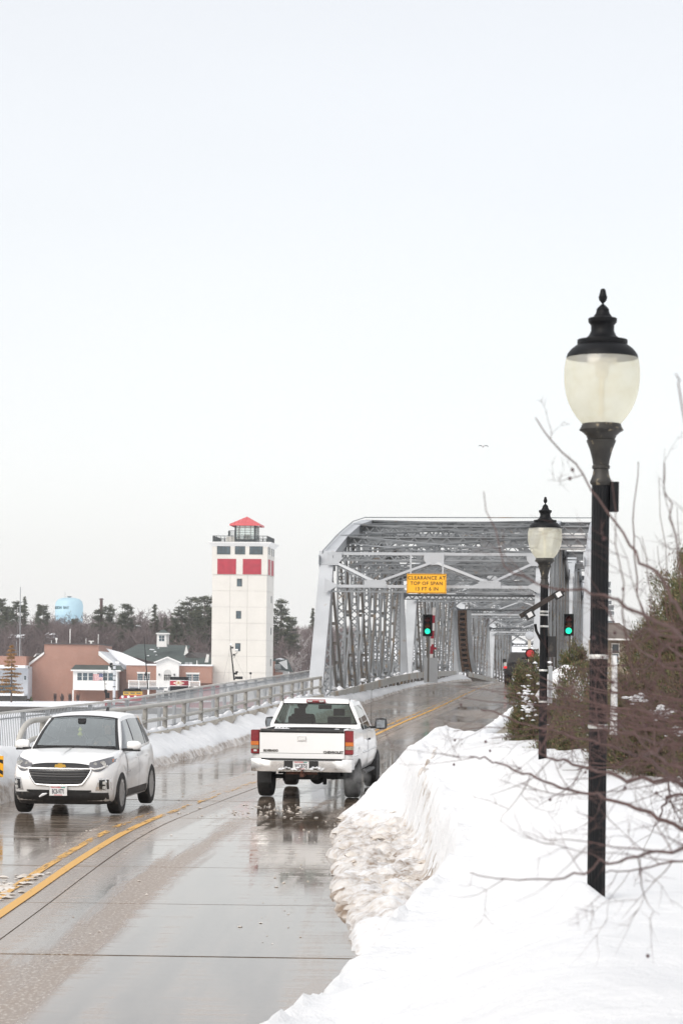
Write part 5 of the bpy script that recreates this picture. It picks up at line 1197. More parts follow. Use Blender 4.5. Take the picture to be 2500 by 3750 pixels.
put_person(truck, .02, .40, 1.08, 0, 'driver silhouette in a dark coat behind the rear window of the white pickup', mat('coat_dark', (.03, .03, .035), .9), mat('hair_dark', (.03, .02, .015), .7), 0.98)
# exhaust steam: a real puff of vapour behind the right rear wheel
bpy.context.view_layer.update()
c = truck.matrix_world @ Vector((-2.85, -.98, .42)); m = MB(); m.lathe([(.02, -.42), (.22, -.34), (.34, -.1), (.36, .15), (.26, .36), (.05, .45)], (0, 0, 0), 16)
M_vap = bpy.data.materials.new('vapour'); M_vap.use_nodes = True; nt = M_vap.node_tree; nt.nodes.remove(nt.nodes['Principled BSDF'])
pv = nt.nodes.new('ShaderNodeVolumePrincipled'); nt.links.new(pv.outputs[0], nt.nodes['Material Output'].inputs['Volume']); pv.inputs['Color'].default_value = (.97, .97, .97, 1)
tc = nt.nodes.new('ShaderNodeTexCoord'); nz = nt.nodes.new('ShaderNodeTexNoise'); nz.inputs['Scale'].default_value = 4.5; nz.inputs['Detail'].default_value = 4; nt.links.new(tc.outputs['Object'], nz.inputs[0])
vl = nt.nodes.new('ShaderNodeVectorMath'); vl.operation = 'LENGTH'; nt.links.new(tc.outputs['Object'], vl.inputs[0]); mr = nt.nodes.new('ShaderNodeMapRange'); mr.inputs['From Min'].default_value = .36; mr.inputs['From Max'].default_value = .02; nt.links.new(vl.outputs['Value'], mr.inputs[0])
r1 = nt.nodes.new('ShaderNodeMapRange'); r1.inputs['From Min'].default_value = .46; r1.inputs['From Max'].default_value = .68; nt.links.new(nz.outputs[0], r1.inputs[0])
mu = nt.nodes.new('ShaderNodeMath'); mu.operation = 'MULTIPLY'; nt.links.new(mr.outputs[0], mu.inputs[0]); nt.links.new(r1.outputs[0], mu.inputs[1]); m2 = nt.nodes.new('ShaderNodeMath'); m2.operation = 'MULTIPLY'; m2.inputs[1].default_value = 7; nt.links.new(mu.outputs[0], m2.inputs[0]); nt.links.new(m2.outputs[0], pv.inputs['Density'])
o = part('exhaust_vapour', m, M_vap, smooth=True); o.location = c; tag(o, 'pale exhaust vapour drifting at the right rear wheel of the white pickup', 'vapour', kind='stuff')

# ---------------------------------------------------------------- dark pickup far ahead on the bridge
def build_dark():
    hd = math.atan(.119); fwd = Vector((math.sin(hd), math.cos(hd))); Yt = 140; t = P(1842, 2450, Yt); tail = Vector((t.x+1.0, Yt)); ctr = tail+fwd*2.7
    root = thing('dark_pickup', 'black pickup truck with red tail lights far ahead on the bridge, partly behind shrubs', 'pickup truck', (ctr.x, ctr.y, ZR(ctr.y)+.01)); root.rotation_euler = (0, 0, math.atan2(fwd.y, fwd.x))
    pb = mat('black_car_paint', (.012, .012, .014), .25, coat=.6)
    B = Body(([-2.7, 2.7], [1.28, 1.2]), ([-2.7, 2.7], [.55, .5]), [(0, .9, 2.6, 2.68), (.3, 1.0, 2.7, 2.7), (.8, .98, 2.68, 2.7), (1, .95, 2.6, 2.68)], 5, 30, .02)
    me = boolcut(B.build(M=80, ks=[0, .3, .6, .8, 1]), [cyl((-1.6, 0, .45), .5, -1.2, 1.2, 16), cyl((1.7, 0, .45), .5, -1.2, 1.2, 16)], [pb, M_dark]); me.name = 'body'; part('body', me, None, root)
    for x in (-1.6, 1.7):
        for y in (.85, -.85): m = MB(); m.lathe([(.2, -.14), (.40, -.13), (.41, 0), (.40, .13), (.2, .14)], (x, y, .41), 20, axis='y'); part('wheel', m, M_tyre, root, smooth=True)
    m = MB(); m.add([(-.9, .9, 1.26), (-.9, -.9, 1.26), (1.4, -.9, 1.26), (1.4, .9, 1.26), (-.75, .72, 1.92), (-.75, -.72, 1.92), (.7, -.72, 1.92), (.7, .72, 1.92)], [(0, 1, 5, 4), (1, 2, 6, 5), (2, 3, 7, 6), (3, 0, 4, 7), (4, 5, 6, 7)]); part('cab', m, pb, root)
    m = MB(); m.add([(-.93, .8, 1.32), (-.93, -.8, 1.32), (-.80, -.66, 1.84), (-.80, .66, 1.84)], [(0, 1, 2, 3)]); part('rear_window', m, M_dglass, root)
    for s in (1, -1):
        m = MB(); m.bx(-2.73, -2.69, s*.80, s*.98, .95, 1.08); m.bx(-2.73, -2.69, s*.80, s*.98, 1.08, 1.3, mi=1); part('tail_light', m, [mat('red_lens_lit', (.6, .02, .02), .3, emit=((1, .03, .03), .6)), M_clear], root)
        m = MB(); m.box((.8, s*1.12, 1.4), (.1, .22, .26)); part('wing_mirror', m, M_blackp, root)
    m = MB(); m.bx(-2.80, -2.69, -.95, .95, .6, .8); part('bumper', m, M_dark, root)
    text_part('TOYOTA', .13, M_clear, root, (-2.712, .0, .95), (math.pi/2, 0, -math.pi/2), name='maker_lettering')
    return root
build_dark()
# ================================================================ lamp posts
def cream_glass():
    m = bpy.data.materials.new('cream_globe'); m.use_nodes = True; nt = m.node_tree; nt.nodes.clear(); L = nt.links.new; N = nt.nodes.new
    out = N('ShaderNodeOutputMaterial'); tr = N('ShaderNodeBsdfTransparent'); tr.inputs[0].default_value = (.96, .94, .84, 1); tl = N('ShaderNodeBsdfTranslucent'); df = N('ShaderNodeBsdfDiffuse'); gl = N('ShaderNodeBsdfGlossy'); gl.inputs['Roughness'].default_value = .15
    tc = N('ShaderNodeTexCoord'); nz = N('ShaderNodeTexNoise'); nz.inputs['Scale'].default_value = 9; nz.inputs['Detail'].default_value = 5; L(tc.outputs['Object'], nz.inputs[0])
    rp = N('ShaderNodeValToRGB'); rp.color_ramp.elements[0].position = .35; rp.color_ramp.elements[0].color = (.92, .89, .77, 1); rp.color_ramp.elements[1].position = .6; rp.color_ramp.elements[1].color = (.98, .975, .92, 1); L(nz.outputs[0], rp.inputs[0])
    L(rp.outputs[0], tl.inputs[0]); L(rp.outputs[0], df.inputs[0])
    a = N('ShaderNodeMixShader'); a.inputs[0].default_value = .45; L(tl.outputs[0], a.inputs[1]); L(df.outputs[0], a.inputs[2])
    b = N('ShaderNodeMixShader'); b.inputs[0].default_value = .42; L(tr.outputs[0], b.inputs[1]); L(a.outputs[0], b.inputs[2])
    c = N('ShaderNodeMixShader'); c.inputs[0].default_value = .06; L(b.outputs[0], c.inputs[1]); L(gl.outputs[0], c.inputs[2]); L(c.outputs[0], out.inputs[0]); return m
M_globe = cream_glass()
SL = 13.8/FPX*.4252
zoomZ = lambda y: (1355-y)*SL
def prof(l): return [(w*SL, zoomZ(y)) for y, w in l]
def lamp_post(loc, zdepth, label):
    root = thing('lamp_post', label, 'street lamp', loc, 0, 'ornamental lamp posts along the right sidewalk'); H = -zdepth
    cap = prof([(735, 300), (733, 309), (700, 300), (660, 270), (625, 226), (620, 210), (602, 217), (577, 215), (572, 155), (540, 118), (500, 99), (450, 100), (436, 112), (425, 122), (395, 124), (389, 118), (380, 82), (350, 62), (322, 52), (318, 56), (300, 45), (275, 19), (267, 8)])
    m = MB(); m.lathe([(r_, z+H) for r_, z in cap], (0, 0, 0), 40); part('cap', m, M_black, root, smooth=True)
    fin = prof([(267, 7), (258, 12), (238, 31), (225, 34), (205, 39), (195, 33), (165, 26), (148, 23), (136, 15), (134, 3)]); m = MB(); m.lathe([(r_, z+H) for r_, z in fin], (0, 0, 0), 14); part('finial', m, M_black, root, smooth=True)
    gl = prof([(700, 290), (750, 314), (820, 324), (900, 326), (960, 322), (1020, 313), (1080, 298), (1130, 280), (1180, 255), (1240, 215), (1300, 165)]); m = MB(); rings = [(r_, z+H) for r_, z in gl]
    m.lathe(rings, (0, 0, 0), 40); m.f = m.f[:-2]; m.m = m.m[:-2]; part('globe', m, M_globe, root, smooth=True)
    m = MB(); m.lathe([(r_, z+H) for r_, z in prof([(1330, 150), (1300, 130), (1270, 85), (1240, 25), (1225, 5)])], (0, 0, 0), 24); part('snow_cone', m, M_snow, root, smooth=True)
    m = MB(); m.tube([(0, 0, zoomZ(1240)+H), (0, 0, zoomZ(900)+H)], .017, 8); m.tube([(0, 0, zoomZ(900)+H), (0, 0, zoomZ(780)+H)], [.035, .045], 10); m.box((0, 0, zoomZ(745)+H), (.16, .10, .05)); part('bulb', m, mat('bulb_white', (.8, .78, .7), .3), root, smooth=True)
    col = prof([(1300, 166), (1330, 176), (1352, 190), (1358, 186), (1372, 160), (1400, 130), (1436, 116), (1442, 127), (1456, 124), (1520, 98), (1600, 77), (1655, 68), (1662, 77), (1684, 77), (1690, 66), (1740, 72), (1785, 88), (1795, 94), (1812, 92), (1830, 76)]); m = MB(); m.lathe([(r_, z+H) for r_, z in col[::-1]], (0, 0, 0), 32); part('capital', m, mat('weathered_black', (.025, .023, .02), .55, var=.4, scale=12, dirt=((.22, .18, .12), 22, .58)), root, smooth=True)
    m = MB(); n = 32; vs = []   # fluted shaft
    for z, R in ((-1.0, .052), (zoomZ(1830)+H, .051)):
        for k in range(n): a = 2*math.pi*k/n; q = R*(1 if k % 2 else .93); vs.append((q*math.cos(a), q*math.sin(a), z))
    m.add(vs, [(k, (k+1) % n, n+(k+1) % n, n+k) for k in range(n)]); part('shaft', m, M_black, root)
    return root, H
E1 = P(2208, 1576, 13.8); g1 = CZ-1.30
lp1, H1 = lamp_post((E1.x-.012, 13.8, g1), g1-E1.z, 'nearest tall black lamp post with cream acorn globe, branches crossing it')
E2 = P(1993, 2055, 30.4); g2 = CZ-1.1
lp2, H2 = lamp_post((E2.x, 30.4, g2), g2-E2.z, 'farther black lamp post with cream globe and tilted floodlight bar before the shrub')
M_band = mat('steel_band', (.62, .62, .60), .4, metal=.4)
def zat(px, py, Y, base): return P(px, py, Y).z-base
for py in (2405, 2660):
    m = MB(); z = zat(2197, py, 13.8, g1); m.lathe([(.056, z-.012), (.058, z), (.056, z+.012)], (0, 0, 0), 24); part('band', m, M_band, lp1)
m = MB(); m.box((.075, 0, zat(2245, 1820, 13.8, g1)), (.05, .07, .17)); part('junction_box', m, M_black, lp1)
m = MB(); m.tube([(.088, -.02, zat(2240, 2400, 13.8, g1)), (.088, -.02, zat(2240, 2520, 13.8, g1)), (.085, -.02, zat(2240, 2690, 13.8, g1))], [.014, .018, .022], 8); part('icy_conduit', m, mat('icy_pipe', (.66, .66, .66), .4, var=.15, scale=9), lp1, smooth=True)
for py in (2252, 2294, 2455, 2570, 2240):
    z = zat(1990, py, 30.4, g2); m = MB(); m.lathe([(.056, z-.012), (.06, z), (.056, z+.012)], (0, 0, 0), 20); part('band', m, M_band, lp2)
m = MB(); m.bar((.085, -.02, zat(2005, 2440, 30.4, g2)), (.085, -.02, zat(2005, 2575, 30.4, g2)), .05, .05); part('conduit', m, M_fence, lp2)
m = MB(); m.box((.10, .0, zat(2005, 2368, 30.4, g2)), (.10, .09, .26)); part('junction_box', m, M_blackp, lp2)
fb = thing('floodlight_bar', 'tilted black bar with two white-faced floodlights strapped to the farther lamp post', 'floodlight', P(1984, 2215, 30.3)); b0 = fb.location.copy()
M_brown = mat('dark_brown_metal', (.03, .022, .018), .5, var=.3, scale=9)
a, b = P(1902, 2258, 30.25)-b0, P(2062, 2160, 30.25)-b0; m = MB(); m.bar(a+Vector((0, -.05, 0)), b+Vector((0, -.05, 0)), .06, .065, up=(0, 1, 0)); part('bar', m, M_brown, fb)
for px, py in ((1936, 2252), (2041, 2178)):
    c = P(px, py, 30.2)-b0+Vector((0, -.06, 0)); R = Matrix.Rotation(-.54, 3, 'Y'); m = MB(); m.box(c, (.11, .16, .10), R); hd_ = part('lamp_head', m, M_blackp, fb)
    m = MB(); m.box(c+Vector((0, -.083, 0)), (.065, .01, .06), R); part('lens', m, mat('lamp_face', (.72, .72, .72), .3), hd_)
m = MB(); m.tube([P(1958, 2285, 30.25)-b0, P(1962, 2310, 30.25)-b0, P(1980, 2345, 30.3)-b0], .02, 6); part('cable', m, M_black, fb)
# ================================================================ foliage
def leaf_mesh(name, C, D, L, W, mats, col=None):
    """C (n,3) centres, D (n,3) directions: one narrow pointed leaf spray (2 triangles) each"""
    n = len(C); rng = np.random.default_rng(1); D = D/np.linalg.norm(D, axis=1, keepdims=True); R = rng.normal(size=(n, 3)); S = np.cross(D, R); S /= np.linalg.norm(S, axis=1, keepdims=True)
    L = np.broadcast_to(L, (n,))[:, None]; W = np.broadcast_to(W, (n,))[:, None]
    V = np.stack([C-D*L*.5, C+S*W*.5, C+D*L*.5, C-S*W*.5], 1).reshape(-1, 3)
    me = bpy.data.meshes.new(name); me.vertices.add(4*n); me.vertices.foreach_set('co', V.ravel().astype(np.float32))
    me.loops.add(4*n); me.loops.foreach_set('vertex_index', np.arange(4*n, dtype=np.int32)); me.polygons.add(n)
    me.polygons.foreach_set('loop_start', np.arange(0, 4*n, 4, dtype=np.int32)); me.polygons.foreach_set('loop_total', np.full(n, 4, dtype=np.int32))
    for m in mats: me.materials.append(m)
    if len(mats) > 1: me.polygons.foreach_set('material_index', rng.choice(len(mats), n, p=col).astype(np.int32))
    me.update(); me.validate(); return me
M_ced1 = mat('cedar_green', (.10, .115, .04), .7, var=.45, scale=4); M_ced2 = mat('cedar_olive', (.155, .135, .058), .7, var=.4, scale=5); M_ced3 = mat('cedar_rust', (.18, .10, .06), .75, var=.4, scale=5); M_ced4 = mat('cedar_dark', (.05, .055, .025), .8, var=.4, scale=5)
M_bark = mat('bark_brown', (.10, .07, .06), .85, var=.3, scale=12)
def cedar(label, base, plumes, seed, n_per=5000, snow=None):
    rng = np.random.default_rng(seed); root = thing('cedar_shrub', label, 'shrub', base); b0 = Vector(base); C, D = [], []; tr = MB(); twc = MB()
    for (px, py, Y, h, r_) in plumes:           # tip pixel, depth, plume length below the tip, radius
        tip = np.array(P(px, py, Y)-b0); n = int(n_per*2.4*(.35+r_))
        for s in range(int(26+r_*50)):           # sprays: short fronds of leaflets
            t = rng.random()**.8; ang = rng.random()*6.283; rad = r_*(.25+.9*math.sin(min(1, t*1.15)*math.pi*.6))*(.55+.5*rng.random())
            root_ = tip+np.array([rad*.35*math.cos(ang), rad*.35*math.sin(ang), -h*(t*.95+.05)]); end = tip+np.array([rad*math.cos(ang)*1.15, rad*math.sin(ang)*1.15, -h*t*.95+.12+.25*rad*rng.random()])
            k = max(20, n//int(26+r_*50)); q = rng.random(k)**.7; cc = root_+(end-root_)*q[:, None]+rng.normal(size=(k, 3))*(.035+.045*(1-q[:, None]))*(.6+r_); C.append(cc)
            D.append((end-root_)/np.linalg.norm(end-root_)+rng.normal(size=(k, 3))*.55+np.array([0, 0, .25]))
            if s % 3 == 0: twc.bar(root_, end, .006, .006)
        tr.tube([tip+np.array([0, 0, -h*.1]), tip+np.array([0.03, 0, -h*.6]), tip+np.array([.05, .02, -h])], [.006, .018, .03], 5)
    C = np.concatenate(C); D = np.concatenate(D); sc_ = float(np.mean([p[2] for p in plumes]))/34
    part('crown', leaf_mesh('crown', C, D, rng.uniform(.03, .075, len(C))*sc_, rng.uniform(.007, .017, len(C))*sc_, [M_ced1, M_ced2, M_ced3, M_ced4], [.34, .26, .16, .24]), None, root)
    part('stem', tr, M_bark, root); part('twigs', twc, M_bark, root, kind='stuff')
    if snow:
        for (px, py, Y, rx, rz_) in snow:
            m = MB(); c = P(px, py, Y)-b0
            if rx > .3:
                rows = []
                for i in range(11):
                    f = i/10*math.pi*.62; rows.append([c+Vector((rx*math.sin(f)*math.cos(a_), rx*.7*math.sin(f)*math.sin(a_), rz_*1.2*(math.cos(f)-.4)))*(1+.30*noise.noise(Vector((math.cos(a_)*1.6+px*.1, math.sin(a_)*1.6, f*2.2)))+.12*noise.noise(Vector((math.cos(a_)*5, math.sin(a_)*5, f*6)))) for a_ in np.linspace(0, 2*math.pi, 25)])
                m.grid(rows); part('snow_cap', m, M_snow, root, smooth=80); m = MB()
            random.seed(int(px))
            for k in range(int(26+90*rx)): lump(m, c+Vector((random.gauss(0, rx*.6), random.gauss(0, .18), random.gauss(0, rz_*.6))), random.uniform(.015, .05), .6)
            part('snow_clots', m, M_snow, root, smooth=80, kind='stuff')
    return root
rnd = random.Random(11)
pl = []
for (px, py) in ((1950, 2395), (1925, 2440), (1975, 2470), (2105, 2372), (2090, 2450), (2150, 2450), (1925, 2530), (2180, 2520), (1915, 2600), (1950, 2580), (1990, 2600), (2100, 2590), (2040, 2610), (2150, 2600), (1960, 2660), (2040, 2680)):
    Y = 41+rnd.uniform(-1.0, 1.4)-(px-1900)*.012; pl.append((px, py, Y, .75+rnd.uniform(0, .4), .22+rnd.uniform(0, .10)))
cedar('olive and rust cedar shrub with a snow dome, behind the farther lamp post', P(2020, 2700, 41), pl, 1, n_per=3000, snow=[(2080, 2490, 39, .44, .30), (1935, 2600, 39.2, .14, .14), (2130, 2575, 38.5, .12, .14), (1925, 2550, 39.2, .09, .2), (1990, 2545, 39, .1, .1)])
pl = []
for (px, py) in ((2200, 2560), (2170, 2640), (2240, 2600), (2110, 2680), (2180, 2720), (2060, 2660), (2140, 2760), (2230, 2740), (2020, 2690), (2250, 2790)):
    pl.append((px, py, 36.5-(px-2000)*.016+rnd.uniform(-.6, .6), .75, .33))
cedar('low spreading cedar shrub between the two lamp posts, at the edge of the snow', P(2150, 2790, 35), pl, 2, snow=[(2180, 2700, 34, .12, .1), (2150, 2640, 34.5, .1, .08)])
pl = []
for (px, py) in ((2500, 2030), (2545, 2060), (2470, 2200), (2520, 2150), (2430, 2260), (2380, 2310), (2490, 2300), (2340, 2380), (2400, 2400), (2460, 2420), (2520, 2380), (2310, 2480), (2360, 2500), (2430, 2520), (2500, 2520), (2290, 2580), (2340, 2620), (2400, 2620), (2470, 2620), (2540, 2600), (2280, 2660), (2330, 2720), (2400, 2730), (2480, 2730), (2540, 2720), (2270, 2750), (2340, 2780), (2420, 2790), (2500, 2790)):
    pl.append((px, py, 27.5+rnd.uniform(-1, 1.4)-(px-2400)*.004, .75+rnd.uniform(0, .3), .30+rnd.uniform(0, .1)))
cedar('tall dark cedar shrub filling the right edge behind the bare twigs', P(2420, 2850, 27), pl, 3, n_per=4500, snow=[(2330, 2560, 26, .07, .04), (2420, 2610, 26, .08, .05), (2480, 2680, 26, .09, .04)])
# ================================================================ bare crab-apple branches in front
ct = thing('crabapple_tree', 'leafless reddish crab apple reaching its thin berried twigs in from the right edge', 'tree', (3.2, 7.5, CZ-1.35)); b0 = ct.location.copy()
M_twig = mat('twig_redbrown', (.085, .045, .040), .7, var=.25, scale=25); M_berry = mat('berry_dark', (.055, .018, .02), .5, var=.3, scale=60)
rnd = random.Random(5)
tw, tw2, berries, snowt = MB(), MB(), MB(), MB()
def twig(p, d, L, r_, lvl, mbx):
    n = 6; pts = [p.copy()]; q = p.copy(); d = d.normalized()
    for i in range(n):
        d = (d+Vector((rnd.gauss(0, .13), rnd.gauss(0, .13), rnd.gauss(0, .13)+.02))).normalized(); q = q+d*L/n; pts.append(q.copy())
    mbx.tube(pts, [.75*r_*(1-.75*i/n) for i in range(n+1)], 4, cap=False)
    if lvl > 0:
        for k in range(rnd.randint(2, 4)):
            i = rnd.randint(1, n-1); dd = (pts[i+1]-pts[i]).normalized(); s = dd.orthogonal().normalized(); s.rotate(Matrix.Rotation(rnd.uniform(0, 6.28), 3, dd)); twig(pts[i], dd*.75+s*.8, L*rnd.uniform(.35, .62), max(.0009, r_*.55), lvl-1, tw2)
    elif rnd.random() < .035:
        c = pts[-1]-Vector((0, 0, .012)); berries.lathe([(.001, -.006), (.005, -.003), (.0055, .002), (.002, .006)], c, 6)
def limb(pts, r0, r1, kids=7, klen=.35, name='branch'):
    W = [P(*p)-b0 for p in pts]; S_ = []
    for i in range(len(W)-1):
        for k in range(4): S_.append(W[i].lerp(W[i+1], k/4)+Vector((rnd.gauss(0, .005), rnd.gauss(0, .01), rnd.gauss(0, .005))))
    S_.append(W[-1]); n = len(S_); m = MB(); m.tube(S_, [.85*(r0+(r1-r0)*i/(n-1)) for i in range(n)], 6); part(name, m, M_twig, ct, smooth=True)
    for k in range(kids):
        i = rnd.randint(1, n-2); dd = (S_[i+1]-S_[i]).normalized(); s = dd.orthogonal().normalized(); s.rotate(Matrix.Rotation(rnd.uniform(0, 6.28), 3, dd))
        twig(S_[i], dd*.8+s*.75, klen*rnd.uniform(.5, 1.2), (r0+(r1-r0)*i/n)*.6, 2, tw)
limb([(2620, 3080, 7), (2500, 3030, 7.1), (2380, 2985, 7.3), (2250, 2930, 7.5), (2160, 2905, 7.7), (2020, 2880, 7.9), (1900, 2830, 8.1), (1800, 2785, 8.2), (1720, 2770, 8.3)], .0085, .0028, 10)
limb([(2620, 3100, 6.2), (2500, 3110, 6.3), (2330, 3135, 6.6), (2200, 3165, 6.8), (2060, 3210, 7), (1900, 3232, 7.2), (1720, 3195, 7.3)], .0065, .0018, 7)
limb([(2620, 3100, 6.6), (2500, 3140, 6.8), (2330, 3190, 7.0), (2215, 3195, 7.2)], .005, .002, 5)
limb([(2620, 2950, 7.6), (2500, 2880, 8), (2440, 2830, 8.2), (2330, 2765, 8.5), (2200, 2720, 8.8), (2060, 2690, 9.1), (1900, 2640, 9.4), (1760, 2600, 9.5)], .010, .003, 10)
limb([(2620, 2880, 6.8), (2500, 2868, 7), (2300, 2855, 7.4), (2160, 2810, 7.7), (2040, 2783, 8), (1985, 2770, 8.1), (1955, 2710, 8.2)], .009, .0028, 8)
limb([(2700, 2420, 6), (2500, 2270, 6.3), (2420, 2120, 6.6), (2330, 2030, 6.8), (2230, 1880, 7), (2100, 1700, 7.3), (1960, 1530, 7.6)], .007, .0022, 3, .25)
limb([(2700, 2480, 5.6), (2500, 2330, 6), (2300, 2225, 6.4), (2180, 2170, 6.6), (2000, 2150, 6.9), (1850, 2080, 7.2), (1770, 1800, 7.5)], .0075, .0016, 3, .25)
limb([(2700, 2600, 7), (2560, 2450, 7.2), (2420, 2360, 7.6), (2330, 2180, 7.9), (2320, 1900, 8.1), (2335, 1690, 8.2)], .006, .0016, 4, .3)
limb([(2720, 2500, 6.5), (2560, 2300, 6.8), (2500, 2100, 7), (2450, 1900, 7.2), (2430, 1690, 7.3)], .006, .0016, 4, .3)
limb([(2720, 2300, 5.2), (2600, 2000, 5.4), (2520, 1800, 5.5), (2500, 1400, 5.7), (2470, 1370, 5.7)], .005, .0014, 2, .25)
for k in range(16):
    y0 = rnd.uniform(2250, 2960); Y = rnd.uniform(6.2, 10.5); x1 = rnd.uniform(1780, 2330) if k % 2 else rnd.uniform(2150, 2420); dy = rnd.uniform(-330, 160)
    limb([(2640, y0, Y), (2440, y0+dy*.25+rnd.uniform(-30, 30), Y+.2), (2440+(x1-2440)*.5, y0+dy*.6+rnd.uniform(-40, 40), Y+.5), (x1, y0+dy, Y+.8)], rnd.uniform(.004, .009), .0016, 5, .32)
for k in range(9):
    y0 = rnd.uniform(2500, 2720); Y = rnd.uniform(8.5, 11); x1 = rnd.uniform(1650, 2050)
    limb([(2640, y0+60, Y), (2400, y0+30, Y+.2), (2150, y0, Y+.5), (x1, y0+rnd.uniform(-110, 50), Y+.8)], rnd.uniform(.004, .008), .0016, 6, .35)
for k in range(6):
    x0 = rnd.uniform(2180, 2500); Y = rnd.uniform(6.5, 9); limb([(x0+90, 2500, Y), (x0+40, 2250, Y), (x0, rnd.uniform(1750, 2050), Y+.3)], .004, .0013, 2, .2)
m = MB(); m.tube([(0, 0, -.3), (-.05, .05, .4), (-.2, .0, 1.0)], [.06, .05, .03], 8); part('trunk', m, M_twig, ct, smooth=True)
part('twigs', tw, M_twig, ct, kind='stuff'); part('fine_twigs', tw2, M_twig, ct, kind='stuff'); part('berries', berries, M_berry, ct, kind='stuff')
# snow lodged on a few limbs
# ================================================================ gull
gd = 60; gu = thing('gull', 'small white gull with dark wingtips gliding in the empty sky', 'bird', P(1768, 1635, gd)); s = gd/FPX
M_gw = mat('gull_white', (.7, .7, .7), .7); M_gg = mat('gull_grey', (.22, .22, .24), .7)
m = MB(); m.tube([(-.02, -.12, 0), (0, -.06, .005), (0, .02, .01), (0, .12, .0), (0, .2, .0)], [.008, .03, .035, .022, .004], 8); part('body', m, M_gw, gu, smooth=True)
for sg in (-1, 1):
    m = MB(); sp_ = [(0, .0), (.06*sg, .028), (.11*sg, .020), (.125*sg, -.005)]
    m.grid([[Vector((x, -.04+.1*abs(x), z)) for x, z in sp_], [Vector((x, .05+.15*abs(x), z-.003)) for x, z in sp_]]); m.grid([[Vector((x, -.04+.1*abs(x), z-.006)) for x, z in sp_], [Vector((x, .05+.15*abs(x), z-.008)) for x, z in sp_]], flip=True); part('wing', m, M_gg, gu)
    
# ================================================================ the far shore: buildings
M_brick = bpy.data.materials.new('red_brick'); M_brick.use_nodes = True; nt = M_brick.node_tree; bs = nt.nodes['Principled BSDF']; bs.inputs['Roughness'].default_value = .85
tc = nt.nodes.new('ShaderNodeTexCoord'); sp_ = nt.nodes.new('ShaderNodeSeparateXYZ'); cb = nt.nodes.new('ShaderNodeCombineXYZ'); nt.links.new(tc.outputs['Object'], sp_.inputs[0])
ad = nt.nodes.new('ShaderNodeMath'); nt.links.new(sp_.outputs[0], ad.inputs[0]); nt.links.new(sp_.outputs[1], ad.inputs[1]); nt.links.new(ad.outputs[0], cb.inputs[0]); nt.links.new(sp_.outputs[2], cb.inputs[1])
bk = nt.nodes.new('ShaderNodeTexBrick'); bk.inputs['Scale'].default_value = 1.0; bk.inputs['Brick Width'].default_value = .22; bk.inputs['Row Height'].default_value = .075; bk.inputs['Mortar Size'].default_value = .01
bk.inputs['Color1'].default_value = (.37, .165, .115, 1); bk.inputs['Color2'].default_value = (.29, .125, .09, 1); bk.inputs['Mortar'].default_value = (.44, .34, .29, 1); nt.links.new(cb.outputs[0], bk.inputs[0])
nz = nt.nodes.new('ShaderNodeTexNoise'); nz.inputs['Scale'].default_value = .35; nz.inputs['Detail'].default_value = 6; nt.links.new(tc.outputs['Object'], nz.inputs[0]); mr = nt.nodes.new('ShaderNodeMapRange'); mr.inputs['To Min'].default_value = .82; mr.inputs['To Max'].default_value = 1.2; nt.links.new(nz.outputs[0], mr.inputs[0])
mx = nt.nodes.new('ShaderNodeMixRGB'); mx.blend_type = 'MULTIPLY'; mx.inputs[0].default_value = 1; nt.links.new(bk.outputs[0], mx.inputs[1]); nt.links.new(mr.outputs[0], mx.inputs[2]); nt.links.new(mx.outputs[0], bs.inputs['Base Color'])
M_groof = mat('green_shingle', (.065, .085, .080), .8, var=.2, scale=.8, bump=.2, bscale=3); M_droof = mat('dark_roof', (.10, .09, .09), .8, var=.2, scale=.6)
M_win = mat('far_window_glass', (.05, .08, .10), .12, var=.5, scale=.6, coat=.5); M_trim = mat('white_trim', (.78, .78, .77), .6, var=.03); M_tower = mat('tower_precast', (.64, .62, .58), .8, var=.04, scale=.3, bump=.1, bscale=4)
M_dkf = mat('dark_frame', (.03, .04, .045), .4); M_rroof = mat('red_metal_roof', (.62, .10, .11), .4, var=.06, scale=1)
class Far:
    def __init__(s, name, label, cat, px, py, Y, rz=0, group=None):
        s.Y = Y; s.k = Y/FPX; s.px, s.py = px, py; s.o = thing(name, label, cat, P(px, py, Y), rz, group)
    def L(s, px, py, dy=0): return Vector(((px-s.px)*s.k, dy, (s.py-py)*s.k))
    def bx(s, m, px0, px1, py0, py1, d0, d1):
        a, b = s.L(px0, py0), s.L(px1, py1); m.bx(a.x, b.x, d0, d1, min(a.z, b.z), max(a.z, b.z)); return m
    def block(s, name, px0, px1, py0, py1, d0, d1, mt): return part(name, s.bx(MB(), px0, px1, py0, py1, d0, d1), mt, s.o)
    def poly(s, name, pts, d0, th, mt):
        m = MB(); m.prism([s.L(x, y, d0) for x, y in pts], (0, th, 0)); return part(name, m, mt, s.o)
    def window(s, px0, px1, py0, py1, d, nx=1, ny=1, fm=None, name='window'):
        f = MB(); a, b = s.L(px0, py1), s.L(px1, py0); w, h = b.x-a.x, b.z-a.z; t = max(.05, min(.14, w*.06)); fm = fm or M_trim
        f.bx(a.x-t*.5, b.x+t*.5, d-.07, d-.01, a.z-t*.5, a.z+t*.5); f.bx(a.x-t*.5, b.x+t*.5, d-.07, d-.01, b.z-t*.5, b.z+t*.5)
        for i in range(nx+1): x = a.x+w*i/nx; f.bx(x-t*.35, x+t*.35, d-.075, d-.012, a.z, b.z)
        for j in range(1, ny): z = a.z+h*j/ny; f.bx(a.x, b.x, d-.065, d-.014, z-t*.3, z+t*.3)
        fo = part(name, f, fm, s.o)
        for i in range(nx):
            m = MB(); m.bx(a.x+w*i/nx+t*.3, a.x+w*(i+1)/nx-t*.3, d-.04, d-.005, a.z, b.z); part('pane', m, M_win, fo)
        return fo
